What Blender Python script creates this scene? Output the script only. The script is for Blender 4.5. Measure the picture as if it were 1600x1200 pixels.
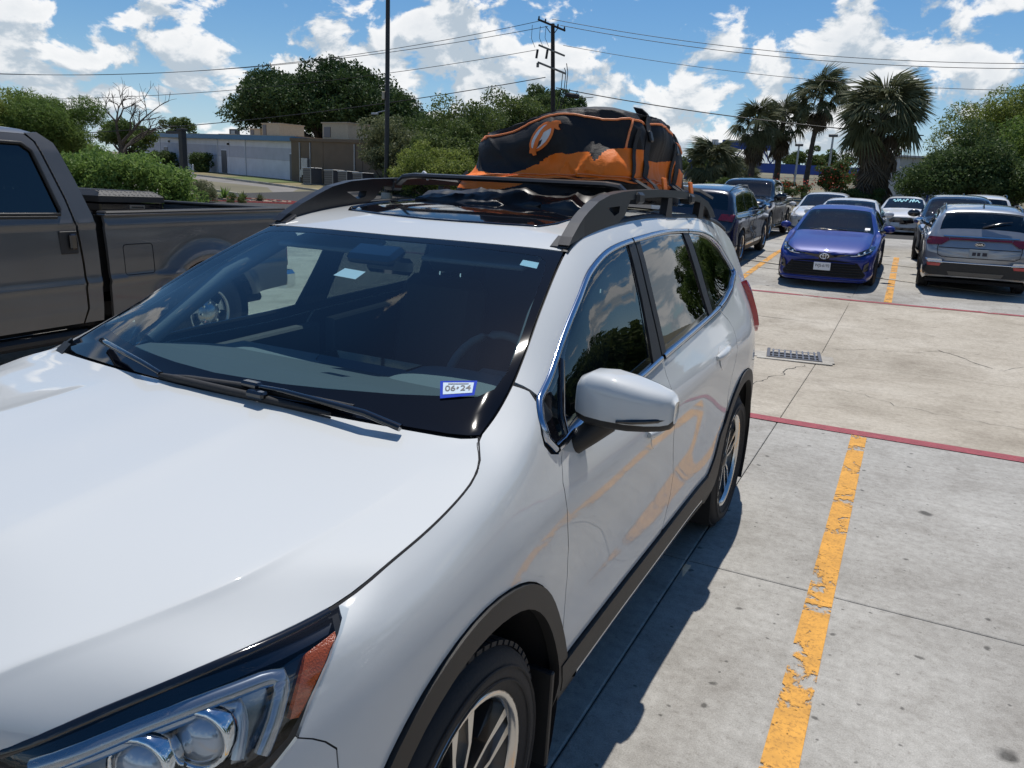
import bpy, bmesh, math, random
import numpy as np
from mathutils import Vector, Matrix, noise as mnoise
from mathutils.geometry import delaunay_2d_cdt
random.seed(7); RNG=np.random.default_rng(11)
SC=bpy.context.scene
for o in list(bpy.data.objects): bpy.data.objects.remove(o)
COL=SC.collection
# ---------------------------------------------------------------- camera
cam=bpy.data.cameras.new('camera'); cam.sensor_width=36; cam.lens=26.66; cam.clip_start=.05; cam.clip_end=3000
co=bpy.data.objects.new('camera',cam); COL.objects.link(co); SC.camera=co
co.matrix_world=Matrix(((.887779,-.148506,.435654,0),(.457971,.190516,-.868312,0),(.045951,.970386,.237147,1.745),(0,0,0,1)))
# ---------------------------------------------------------------- sun, sky, exposure
SUN_V=Vector((-.088,.34,1)).normalized()
sl=bpy.data.lights.new('sun','SUN'); sl.energy=3.9; sl.angle=math.radians(.53); sl.color=(1,.955,.89)
so=bpy.data.objects.new('sun',sl); COL.objects.link(so); so.rotation_euler=SUN_V.to_track_quat('Z','Y').to_euler()
W=bpy.data.worlds.new('World'); SC.world=W; W.use_nodes=True
SKY_STRENGTH=.093; CLOUD_LIT=.90; CLOUD_DARK=.60
CL=dict(s1=13.0,s2=3.6,seed=(5.5,9.7,3.05),seed2=(3,1,1),c0=.070,c1=-.125,a0=.54,a1=.588)
SC.view_settings.view_transform='Standard'; SC.view_settings.look='None'
SC.view_settings.exposure=.12; SC.view_settings.gamma=1; SC.view_settings.use_curve_mapping=False
SC.cycles.max_bounces=10; SC.cycles.transparent_max_bounces=16; SC.cycles.use_denoising=True
SC.cycles.caustics_reflective=False; SC.cycles.caustics_refractive=False
def build_world():
    nt=W.node_tree; N=nt.nodes; L=nt.links; N.clear()
    def nd(t,**k):
        n=N.new(t)
        for a,b in k.items(): setattr(n,a,b)
        return n
    def mth(op,a,b=None,c=None,clamp=False):
        n=nd('ShaderNodeMath',operation=op,use_clamp=clamp)
        for i,x in enumerate((a,b,c)):
            if x is None: continue
            if isinstance(x,(int,float)): n.inputs[i].default_value=x
            else: L.new(x,n.inputs[i])
        return n.outputs[0]
    out=nd('ShaderNodeOutputWorld'); sky=nd('ShaderNodeTexSky',sky_type='NISHITA')
    sky.sun_disc=False; sky.sun_elevation=math.radians(70.5); sky.sun_rotation=math.radians(-16.4)
    sky.air_density=1.0; sky.dust_density=.25; sky.ozone_density=2.5; sky.altitude=0
    hs=nd('ShaderNodeHueSaturation'); hs.inputs['Saturation'].default_value=1.3; L.new(sky.outputs[0],hs.inputs['Color'])
    b1=nd('ShaderNodeBackground'); b1.inputs[1].default_value=SKY_STRENGTH; L.new(hs.outputs[0],b1.inputs[0])
    tc=nd('ShaderNodeTexCoord'); nrm=nd('ShaderNodeVectorMath',operation='NORMALIZE'); L.new(tc.outputs['Generated'],nrm.inputs[0])
    sep=nd('ShaderNodeSeparateXYZ'); L.new(nrm.outputs[0],sep.inputs[0])
    el=mth('MAXIMUM',sep.outputs[2],0.0)
    # cumulus: fractal density in direction space, flattened a little; brightness from the density gradient towards the sun
    def cloudnoise(dz,scale,detail,seed,rough,flat):
        add=nd('ShaderNodeVectorMath',operation='ADD'); L.new(nrm.outputs[0],add.inputs[0]); add.inputs[1].default_value=(-.25*dz,.5*dz,dz)
        mul=nd('ShaderNodeVectorMath',operation='MULTIPLY'); L.new(add.outputs[0],mul.inputs[0]); mul.inputs[1].default_value=(1,1,flat)
        of=nd('ShaderNodeVectorMath',operation='ADD'); L.new(mul.outputs[0],of.inputs[0]); of.inputs[1].default_value=seed
        n=nd('ShaderNodeTexNoise'); n.inputs['Scale'].default_value=scale; n.inputs['Detail'].default_value=detail
        n.inputs['Roughness'].default_value=rough; n.inputs['Distortion'].default_value=.25
        L.new(of.outputs[0],n.inputs['Vector']); return n.outputs[0]
    def dens(dz):
        a=cloudnoise(dz,CL['s1'],10,CL['seed'],.56,1.5); b=cloudnoise(dz,CL['s2'],2,CL['seed2'],.5,1.9)
        return mth('ADD',mth('MULTIPLY',a,.70),mth('MULTIPLY',b,.34))
    d0=dens(0.0); d1=dens(.020)
    cov=nd('ShaderNodeMapRange'); cov.inputs['From Min'].default_value=.02; cov.inputs['From Max'].default_value=.60
    cov.inputs['To Min'].default_value=CL['c0']; cov.inputs['To Max'].default_value=CL['c1']; L.new(el,cov.inputs['Value'])
    dd=mth('ADD',d0,cov.outputs[0])
    al=nd('ShaderNodeMapRange',interpolation_type='SMOOTHSTEP'); al.inputs['From Min'].default_value=CL['a0']; al.inputs['From Max'].default_value=CL['a1']; L.new(dd,al.inputs['Value'])
    lit=mth('SUBTRACT',d0,d1)
    lm=nd('ShaderNodeMapRange',interpolation_type='SMOOTHSTEP'); lm.inputs['From Min'].default_value=-.045; lm.inputs['From Max'].default_value=.050; L.new(lit,lm.inputs['Value'])
    thick=nd('ShaderNodeMapRange'); thick.inputs['From Min'].default_value=CL['a1']; thick.inputs['From Max'].default_value=CL['a1']+.20; thick.inputs['To Min'].default_value=1; thick.inputs['To Max'].default_value=.45; L.new(dd,thick.inputs['Value'])
    s=mth('MULTIPLY',lm.outputs[0],thick.outputs[0])
    mix=nd('ShaderNodeMix',data_type='RGBA'); L.new(s,mix.inputs[0])
    mix.inputs[6].default_value=(.76*CLOUD_DARK,.88*CLOUD_DARK,1.0*CLOUD_DARK,1); mix.inputs[7].default_value=(1.0*CLOUD_LIT,1.0*CLOUD_LIT,1.0*CLOUD_LIT,1)
    b2=nd('ShaderNodeBackground'); b2.inputs[1].default_value=1.0; L.new(mix.outputs[2],b2.inputs[0])
    # pale humid veil close to the horizon
    hz=nd('ShaderNodeMapRange',interpolation_type='SMOOTHSTEP'); hz.inputs['From Min'].default_value=.0; hz.inputs['From Max'].default_value=.16
    hz.inputs['To Min'].default_value=.5; hz.inputs['To Max'].default_value=0; L.new(el,hz.inputs['Value'])
    b3=nd('ShaderNodeBackground'); b3.inputs[0].default_value=(.50,.69,.96,1); b3.inputs[1].default_value=.78
    m0=nd('ShaderNodeMixShader'); L.new(hz.outputs[0],m0.inputs[0]); L.new(b1.outputs[0],m0.inputs[1]); L.new(b3.outputs[0],m0.inputs[2])
    ms=nd('ShaderNodeMixShader'); L.new(mth('MULTIPLY',al.outputs[0],.95),ms.inputs[0]); L.new(m0.outputs[0],ms.inputs[1]); L.new(b2.outputs[0],ms.inputs[2])
    L.new(ms.outputs[0],out.inputs[0])
build_world()
# ---------------------------------------------------------------- object helpers
def link(o,parent=None,loc=None):
    COL.objects.link(o)
    if parent is not None: o.parent=parent
    if loc is not None: o.location=loc
    return o
def tag(o,label=None,cat=None,group=None,kind=None):
    if label: o['label']=label
    if cat: o['category']=cat
    if group: o['group']=group
    if kind: o['kind']=kind
    return o
def empty(name,loc=(0,0,0),rz=0,rx=0,ry=0):
    o=bpy.data.objects.new(name,None); o.empty_display_size=.2; COL.objects.link(o); o.location=loc; o.rotation_euler=(rx,ry,rz); return o
def copy_tree(o,parent=None):
    c=o.copy(); COL.objects.link(c)
    for k in ('label','group'):
        if parent is None and k in c: pass
    if parent is not None: c.parent=parent; c.matrix_parent_inverse=o.matrix_parent_inverse.copy()
    for ch in o.children: copy_tree(ch,c)
    return c
def mesh_from(name,V,F,mats=(),smooth=False,normals=None,midx=None,uv=None):
    me=bpy.data.meshes.new(name); V=np.asarray(V,float)
    if isinstance(F,np.ndarray):
        k=F.shape[1]; me.vertices.add(len(V)); me.vertices.foreach_set('co',V.ravel().astype(np.float32))
        me.loops.add(F.size); me.loops.foreach_set('vertex_index',F.ravel().astype(np.int32))
        me.polygons.add(len(F)); me.polygons.foreach_set('loop_start',np.arange(0,F.size,k,dtype=np.int32))
        me.update(calc_edges=True)
    else:
        me.from_pydata([tuple(v) for v in V],[],[tuple(f) for f in F]); me.update()
    for m in mats: me.materials.append(m)
    if midx is not None: me.polygons.foreach_set('material_index',np.asarray(midx,np.int32))
    if smooth: me.polygons.foreach_set('use_smooth',np.ones(len(me.polygons),bool))
    if normals is not None: me.normals_split_custom_set_from_vertices([tuple(n) for n in normals])
    return me
def mob(name,me,parent=None,loc=None): return link(bpy.data.objects.new(name,me),parent,loc)
class MB:
    """collects primitive shapes and links them as ONE mesh object"""
    def __init__(s): s.v=[]; s.f=[]; s.sm=[]
    def add(s,V,F,smooth=False):
        b=len(s.v); s.v+= [tuple(map(float,p)) for p in V]; s.f+=[tuple(i+b for i in f) for f in F]; s.sm+=[smooth]*len(F); return s
    def box(s,c,d,bev=0,M=None):
        x,y,z=[q/2 for q in d]; b=min(bev,x*.95,y*.95,z*.95)
        if b<=0:
            V=[(i*x,j*y,k*z) for i in(-1,1) for j in(-1,1) for k in(-1,1)]
            F=[(0,1,3,2),(4,6,7,5),(0,4,5,1),(2,3,7,6),(0,2,6,4),(1,5,7,3)]
        else:
            V=[];idx={}
            for i in(-1,1):
                for j in(-1,1):
                    for k in(-1,1):
                        for ax,p in enumerate(((i*x,j*(y-b),k*(z-b)),(i*(x-b),j*y,k*(z-b)),(i*(x-b),j*(y-b),k*z))):
                            idx[i,j,k,ax]=len(V);V.append(p)
            F=[]
            g=lambda i,j,k,a: idx[i,j,k,a]
            for i in(-1,1):
                q=[g(i,-1,-1,0),g(i,1,-1,0),g(i,1,1,0),g(i,-1,1,0)];F.append(q if i>0 else q[::-1])
                q=[g(-1,i,-1,1),g(1,i,-1,1),g(1,i,1,1),g(-1,i,1,1)];F.append(q[::-1] if i>0 else q)
                q=[g(-1,-1,i,2),g(1,-1,i,2),g(1,1,i,2),g(-1,1,i,2)];F.append(q if i>0 else q[::-1])
            for i in(-1,1):
                for j in(-1,1):
                    q=[g(i,j,-1,0),g(i,j,1,0),g(i,j,1,1),g(i,j,-1,1)];F.append(q if i*j<0 else q[::-1])
                    q=[g(i,-1,j,0),g(i,1,j,0),g(i,1,j,2),g(i,-1,j,2)];F.append(q if i*j>0 else q[::-1])
                    q=[g(-1,i,j,1),g(1,i,j,1),g(1,i,j,2),g(-1,i,j,2)];F.append(q if i*j<0 else q[::-1])
                    for k in(-1,1):
                        q=[g(i,j,k,0),g(i,j,k,1),g(i,j,k,2)];F.append(q if i*j*k>0 else q[::-1])
        V=[Vector(p) for p in V]
        if M is not None: V=[M@p for p in V]
        c=Vector(c); return s.add([p+c for p in V],F)
    def cyl(s,p0,p1,r0,r1=None,n=12,cap=True,smooth=True):
        r1=r0 if r1 is None else r1
        return s.tube([p0,p1],[r0,r1],n,cap,smooth)
    def tube(s,pts,r,n=8,cap=True,smooth=True,flat=None,closed=False):
        P=[Vector(p) for p in pts]; R=r if hasattr(r,'__len__') else [r]*len(P)
        V=[];F=[];up=None
        for i,p in enumerate(P):
            a=P[i-1] if (i>0 or closed) else P[i]; b=P[(i+1)%len(P)] if (i<len(P)-1 or closed) else P[i]
            t=(b-a).normalized()
            if up is None: up=Vector((0,0,1)) if abs(t.z)<.9 else Vector((1,0,0))
            x=t.cross(up)
            if x.length<1e-4: x=t.orthogonal()
            x.normalize(); y=x.cross(t).normalized(); up=y if abs(t.z)>.9 else up
            for k in range(n):
                an=2*math.pi*k/n; f=flat or 1
                V.append(p+x*math.cos(an)*R[i]+y*math.sin(an)*R[i]*f)
        m=len(P)
        for i in range(m if closed else m-1):
            for k in range(n):
                i2=(i+1)%m
                F.append((i*n+k,i*n+(k+1)%n,i2*n+(k+1)%n,i2*n+k))
        s.add(V,F,smooth)
        if cap and not closed:
            s.add([V[k] for k in range(n)],[tuple(range(n))[::-1]]); s.add([V[(m-1)*n+k] for k in range(n)],[tuple(range(n))])
        return s
    def lathe(s,prof,n=32,c=(0,0,0),axis='x',smooth=True):
        V=[];F=[];c=Vector(c)
        for (r,h) in prof:
            for k in range(n):
                a=2*math.pi*k/n; q=(r*math.cos(a),r*math.sin(a))
                V.append(c+(Vector((h,q[0],q[1])) if axis=='x' else Vector((q[0],q[1],h)) if axis=='z' else Vector((q[1],h,q[0]))))
        for i in range(len(prof)-1):
            for k in range(n): F.append((i*n+k,i*n+(k+1)%n,(i+1)*n+(k+1)%n,(i+1)*n+k))
        return s.add(V,F,smooth)
    def prism(s,poly,x0,x1,axis='x',bev=0):
        """extrude a 2D polygon; axis x: poly in (y,z); axis y: (x,z); axis z: (x,y)"""
        P=np.array(poly,float); n=len(P)
        A=sum(P[i][0]*P[(i+1)%n][1]-P[(i+1)%n][0]*P[i][1] for i in range(n))
        if A<0: P=P[::-1]
        def m3(p,h): return (h,p[0],p[1]) if axis=='x' else (p[0],h,p[1]) if axis=='y' else (p[0],p[1],h)
        rings=[]
        if bev>0:
            Pi=np.array(inset(P,bev)); rings=[(Pi,x0),(P,x0+bev),(P,x1-bev),(Pi,x1)]
        else: rings=[(P,x0),(P,x1)]
        V=[m3(p,h) for R_,h in rings for p in R_]; F=[]
        for r in range(len(rings)-1):
            for i in range(n):
                j=(i+1)%n; q=(r*n+i,r*n+j,(r+1)*n+j,(r+1)*n+i); F.append(q if axis!='y' else q[::-1])
        a=tuple(range(n)); b=tuple(range((len(rings)-1)*n,len(rings)*n))
        F+= [a[::-1],b] if axis!='y' else [a,b[::-1]]
        return s.add(V,F)
    def sphere(s,c,r,n=12,m=8,sc=(1,1,1)):
        V=[];F=[]
        for i in range(m+1):
            th=math.pi*i/m
            for k in range(n):
                ph=2*math.pi*k/n; V.append((c[0]+r*sc[0]*math.sin(th)*math.cos(ph),c[1]+r*sc[1]*math.sin(th)*math.sin(ph),c[2]+r*sc[2]*math.cos(th)))
        for i in range(m):
            for k in range(n): F.append((i*n+k,(i+1)*n+k,(i+1)*n+(k+1)%n,i*n+(k+1)%n))
        return s.add(V,F,True)
    def mesh(s,name,mat):
        me=bpy.data.meshes.new(name); me.from_pydata(s.v,[],s.f); me.update(); me.materials.append(mat)
        me.polygons.foreach_set('use_smooth',np.array(s.sm,bool)); return me
    def build(s,name,mat,parent=None,loc=None): return mob(name,s.mesh(name,mat),parent,loc)
def inset(P,d):
    P=np.asarray(P,float); n=len(P)
    A=np.sum(P[:,0]*np.roll(P[:,1],-1)-np.roll(P[:,0],-1)*P[:,1]); sg=1 if A>0 else -1
    out=[]
    for i in range(n):
        a=P[i]-P[i-1]; b=P[(i+1)%n]-P[i]; la=np.hypot(*a) or 1e-9; lb=np.hypot(*b) or 1e-9
        na=np.array([-a[1],a[0]])/la*sg; nb=np.array([-b[1],b[0]])/lb*sg; m=na+nb; l=np.hypot(*m)
        m=m/l if l>1e-6 else na; k=1/max(.45,float(m@na)); out.append(P[i]+m*d*k)
    return [tuple(p) for p in out]
def inpoly(Q,P):
    P=np.asarray(P,float); x,y=Q[:,0],Q[:,1]; c=np.zeros(len(Q),bool)
    for i in range(len(P)):
        x1,y1=P[i-1]; x2,y2=P[i]
        if y1==y2: continue
        t=((y1>y)!=(y2>y))&(x<(x2-x1)*(y-y1)/(y2-y1)+x1); c^=t
    return c
def densify(P,st):
    out=[]
    for i in range(len(P)):
        a=np.array(P[i],float); b=np.array(P[(i+1)%len(P)],float); k=max(1,int(math.ceil(np.hypot(*(b-a))/st)))
        out+=[tuple(a+(b-a)*j/k) for j in range(k)]
    return out
def smooth_poly(P,it=2):
    P=[np.array(p,float) for p in P]
    for _ in range(it): P=[q for i in range(len(P)) for q in (P[i]*.75+P[(i+1)%len(P)]*.25,P[i]*.25+P[(i+1)%len(P)]*.75)]
    return [tuple(p) for p in P]
def cdt(poly,holes=(),st=.05,lines=()):
    """triangulate a polygon with holes and interior points -> (pts, tris)"""
    vs=[];ed=[]
    for P in [poly]+list(holes):
        Q=densify(P,st); b=len(vs); vs+=Q; ed+=[(b+i,b+(i+1)%len(Q)) for i in range(len(Q))]
    for Ln in lines:
        D=[]
        for a,c in zip(Ln[:-1],Ln[1:]):
            a=np.array(a,float);c=np.array(c,float);k=max(1,int(math.ceil(np.hypot(*(c-a))/st))); D+=[tuple(a+(c-a)*j/k) for j in range(k)]
        D.append(tuple(Ln[-1])); b=len(vs); vs+=D; ed+=[(b+i,b+i+1) for i in range(len(D)-1)]
    A=np.array(poly); lo=A.min(0); hi=A.max(0)
    gx=np.arange(lo[0]+st*.5,hi[0],st); gy=np.arange(lo[1]+st*.5,hi[1],st)
    if len(gx) and len(gy):
        X,Y=np.meshgrid(gx,gy); X=X+(np.arange(len(gy))%2)[:,None]*st*.5
        G=np.stack([X.ravel(),Y.ravel()],1); k=inpoly(G,poly)
        for h_ in holes: k&=~inpoly(G,h_)
        G=G[k]
        if len(G):
            B=np.array(vs)
            keep=np.array([np.min((B[:,0]-g[0])**2+(B[:,1]-g[1])**2)>(.35*st)**2 for g in G]); vs=vs+[tuple(g) for g in G[keep]]
    r=delaunay_2d_cdt([Vector(v) for v in vs],ed,[],0,1e-6)
    Vv=np.array([tuple(v) for v in r[0]]); T=np.array(r[2],int)
    c=Vv[T].mean(1); k=inpoly(c,poly)
    for h_ in holes: k&=~inpoly(c,h_)
    T=T[k]
    a=Vv[T[:,1]]-Vv[T[:,0]]; b=Vv[T[:,2]]-Vv[T[:,0]]; ar=a[:,0]*b[:,1]-a[:,1]*b[:,0]
    T[ar<0]=T[ar<0][:,::-1]; T=T[np.abs(ar)>1e-9]
    return Vv,T
# ---------------------------------------------------------------- materials
def newmat(name):
    m=bpy.data.materials.new(name); m.use_nodes=True; nt=m.node_tree; nt.nodes.clear()
    o=nt.nodes.new('ShaderNodeOutputMaterial'); return m,nt,nt.nodes,nt.links,o
def pmat(name,col,rough=.5,metal=0,coat=0,bump=0,bscale=60,var=0,vscale=8,spec=.5,coat_rough=.03,flake=0):
    m,nt,N,L,o=newmat(name); p=N.new('ShaderNodeBsdfPrincipled'); L.new(p.outputs[0],o.inputs[0])
    p.inputs['Base Color'].default_value=(*col,1); p.inputs['Roughness'].default_value=rough; p.inputs['Metallic'].default_value=metal
    p.inputs['Coat Weight'].default_value=coat; p.inputs['Coat Roughness'].default_value=coat_rough; p.inputs['Specular IOR Level'].default_value=spec
    tc=N.new('ShaderNodeTexCoord')
    if var:
        n=N.new('ShaderNodeTexNoise'); n.inputs['Scale'].default_value=vscale; n.inputs['Detail'].default_value=6; L.new(tc.outputs['Object'],n.inputs['Vector'])
        r=N.new('ShaderNodeValToRGB'); L.new(n.outputs[0],r.inputs[0]); r.color_ramp.elements[0].position=.3; r.color_ramp.elements[1].position=.7
        r.color_ramp.elements[0].color=(*[c*(1-var) for c in col],1); r.color_ramp.elements[1].color=(*[min(1,c*(1+var)) for c in col],1); L.new(r.outputs[0],p.inputs['Base Color'])
        q=N.new('ShaderNodeMapRange'); L.new(n.outputs[0],q.inputs[0]); q.inputs[3].default_value=max(.02,rough-.08); q.inputs[4].default_value=min(1,rough+.1); L.new(q.outputs[0],p.inputs['Roughness'])
    if flake:
        v=N.new('ShaderNodeTexVoronoi'); v.inputs['Scale'].default_value=900; L.new(tc.outputs['Object'],v.inputs['Vector'])
        b=N.new('ShaderNodeBump'); b.inputs['Strength'].default_value=flake; b.inputs['Distance'].default_value=.002; L.new(v.outputs['Color'],b.inputs['Height']); L.new(b.outputs[0],p.inputs['Normal'])
    if bump:
        n=N.new('ShaderNodeTexNoise'); n.inputs['Scale'].default_value=bscale; n.inputs['Detail'].default_value=5; L.new(tc.outputs['Object'],n.inputs['Vector'])
        b=N.new('ShaderNodeBump'); b.inputs['Strength'].default_value=bump; b.inputs['Distance'].default_value=.01; L.new(n.outputs[0],b.inputs['Height']); L.new(b.outputs[0],p.inputs['Normal'])
    return m
def glassmat(name,tint,refl=1.0,ior=1.5,rough=0.0):
    m,nt,N,L,o=newmat(name); t=N.new('ShaderNodeBsdfTransparent'); t.inputs[0].default_value=(*tint,1)
    g=N.new('ShaderNodeBsdfGlossy'); g.inputs['Roughness'].default_value=rough; g.inputs[0].default_value=(refl,refl,refl,1)
    # thin pane: the same Schlick reflectance from either side
    ge=N.new('ShaderNodeNewGeometry'); dt=N.new('ShaderNodeVectorMath'); dt.operation='DOT_PRODUCT'; L.new(ge.outputs['Normal'],dt.inputs[0]); L.new(ge.outputs['Incoming'],dt.inputs[1])
    ab=N.new('ShaderNodeMath'); ab.operation='ABSOLUTE'; L.new(dt.outputs['Value'],ab.inputs[0]); iv=N.new('ShaderNodeMath'); iv.operation='SUBTRACT'; iv.inputs[0].default_value=1; L.new(ab.outputs[0],iv.inputs[1]); iv.use_clamp=True
    pw=N.new('ShaderNodeMath'); pw.operation='POWER'; L.new(iv.outputs[0],pw.inputs[0]); pw.inputs[1].default_value=5; f0=((ior-1)/(ior+1))**2*1.7
    f=N.new('ShaderNodeMath'); f.operation='MULTIPLY_ADD'; L.new(pw.outputs[0],f.inputs[0]); f.inputs[1].default_value=1-f0; f.inputs[2].default_value=f0
    mx=N.new('ShaderNodeMixShader'); L.new(f.outputs[0],mx.inputs[0]); L.new(t.outputs[0],mx.inputs[1]); L.new(g.outputs[0],mx.inputs[2]); L.new(mx.outputs[0],o.inputs[0]); return m
def leafmat(name,c0,c1,trans=.3,rough=.6):
    m,nt,N,L,o=newmat(name); at=N.new('ShaderNodeAttribute'); at.attribute_name='tone'
    r=N.new('ShaderNodeValToRGB'); L.new(at.outputs['Fac'],r.inputs[0]); r.color_ramp.elements[0].color=(*c0,1); r.color_ramp.elements[1].color=(*c1,1)
    p=N.new('ShaderNodeBsdfPrincipled'); p.inputs['Roughness'].default_value=rough; p.inputs['Specular IOR Level'].default_value=.2; L.new(r.outputs[0],p.inputs['Base Color'])
    t=N.new('ShaderNodeBsdfTranslucent'); hs=N.new('ShaderNodeHueSaturation'); hs.inputs['Value'].default_value=1.2; L.new(r.outputs[0],hs.inputs['Color']); L.new(hs.outputs[0],t.inputs[0])
    mx=N.new('ShaderNodeMixShader'); mx.inputs[0].default_value=trans; L.new(p.outputs[0],mx.inputs[1]); L.new(t.outputs[0],mx.inputs[2]); L.new(mx.outputs[0],o.inputs[0]); return m
def concrete(name,c_dark,c_mid,c_light,spots=1.0,tint=(1,1,1)):
    m,nt,N,L,o=newmat(name); p=N.new('ShaderNodeBsdfPrincipled'); L.new(p.outputs[0],o.inputs[0]); p.inputs['Specular IOR Level'].default_value=.25
    geo=N.new('ShaderNodeNewGeometry')
    def noise(scale,detail=6,rough=.6,stretch=None,dist=0):
        n=N.new('ShaderNodeTexNoise'); n.inputs['Scale'].default_value=scale; n.inputs['Detail'].default_value=detail; n.inputs['Roughness'].default_value=rough; n.inputs['Distortion'].default_value=dist
        if stretch:
            mp=N.new('ShaderNodeMapping'); mp.inputs['Scale'].default_value=stretch; L.new(geo.outputs['Position'],mp.inputs['Vector']); L.new(mp.outputs[0],n.inputs['Vector'])
        else: L.new(geo.outputs['Position'],n.inputs['Vector'])
        return n.outputs[0]
    def ramp(v,st):
        r=N.new('ShaderNodeValToRGB'); L.new(v,r.inputs[0]); e=r.color_ramp.elements
        e[0].position,e[0].color=st[0][0],(*st[0][1],1); e[1].position,e[1].color=st[-1][0],(*st[-1][1],1)
        for q in st[1:-1]: x=e.new(q[0]); x.color=(*q[1],1)
        return r.outputs[0]
    def mul(a,b,f=1.0):
        x=N.new('ShaderNodeMix'); x.data_type='RGBA'; x.blend_type='MULTIPLY'
        if isinstance(f,float): x.inputs[0].default_value=f
        else: L.new(f,x.inputs[0])
        L.new(a,x.inputs[6])
        if isinstance(b,tuple): x.inputs[7].default_value=(*b,1)
        else: L.new(b,x.inputs[7])
        return x.outputs[2]
    big=ramp(noise(.55,8,.62),[(.32,c_dark),(.5,c_mid),(.68,c_light)])
    g=ramp(noise(190,3,.7),[(.3,(.66,.66,.66)),(.7,(1.2,1.2,1.2))]); col=mul(big,g,.75)
    col=mul(col,ramp(noise(22,6,.65),[(.3,(.76,.75,.74)),(.62,(1.06,1.06,1.06))]),.8)
    st=ramp(noise(2.2,5,.6,(.45,7,1)),[(.3,(.88,.87,.86)),(.6,(1.04,1.04,1.04))]); col=mul(col,st,.45)
    mot=ramp(noise(2.6,7,.7,None,.6),[(.33,(.70,.68,.66)),(.52,(1,1,1))]); col=mul(col,mot,.55); col=mul(col,ramp(noise(.8,5,.6,None,.8),[(.54,(1,1,1)),(.72,(.70,.68,.66))]),.8); col=mul(col,ramp(noise(45,2,.5),[(.60,(1,1,1)),(.74,(.62,.60,.58))]),.6)
    # chewing-gum and oil spots: sparse dark blots of uneven outline
    for sc,rad,gate,dark in ((1.5,.060,.55,.20),(3.1,.055,.72,.28),(8.0,.07,.80,.35)):
        n2=N.new('ShaderNodeTexNoise'); n2.inputs['Scale'].default_value=sc*5; n2.inputs['Detail'].default_value=3; L.new(geo.outputs['Position'],n2.inputs['Vector'])
        ad=N.new('ShaderNodeVectorMath'); ad.operation='SCALE'; ad.inputs['Scale'].default_value=.16/sc; L.new(n2.outputs['Color'],ad.inputs[0])
        a2=N.new('ShaderNodeVectorMath'); a2.operation='ADD'; L.new(ad.outputs[0],a2.inputs[0]); L.new(geo.outputs['Position'],a2.inputs[1])
        fl=N.new('ShaderNodeVectorMath'); fl.operation='MULTIPLY'; fl.inputs[1].default_value=(1,1,0); L.new(a2.outputs[0],fl.inputs[0])
        v=N.new('ShaderNodeTexVoronoi'); v.voronoi_dimensions='2D'; v.inputs['Scale'].default_value=sc; L.new(fl.outputs[0],v.inputs['Vector'])
        s=N.new('ShaderNodeSeparateColor'); L.new(v.outputs['Color'],s.inputs[0])
        g2=N.new('ShaderNodeMath'); g2.operation='GREATER_THAN'; L.new(s.outputs[0],g2.inputs[0]); g2.inputs[1].default_value=gate
        mr=N.new('ShaderNodeMapRange'); L.new(v.outputs['Distance'],mr.inputs[0]); mr.inputs[1].default_value=rad; mr.inputs[2].default_value=rad*.45; mr.inputs[3].default_value=0; mr.inputs[4].default_value=1
        mm=N.new('ShaderNodeMath'); mm.operation='MULTIPLY'; L.new(g2.outputs[0],mm.inputs[0]); L.new(mr.outputs[0],mm.inputs[1])
        m3=N.new('ShaderNodeMath'); m3.operation='MULTIPLY'; L.new(mm.outputs[0],m3.inputs[0]); m3.inputs[1].default_value=.85*spots
        col=mul(col,(dark,dark,dark),m3.outputs[0])
    L.new(col,p.inputs['Base Color']); p.inputs['Roughness'].default_value=.85
    b=N.new('ShaderNodeBump'); b.inputs['Strength'].default_value=.35; b.inputs['Distance'].default_value=.004; L.new(noise(120,5,.7,(1,2.2,1)),b.inputs['Height']); L.new(b.outputs[0],p.inputs['Normal'])
    return m
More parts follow.
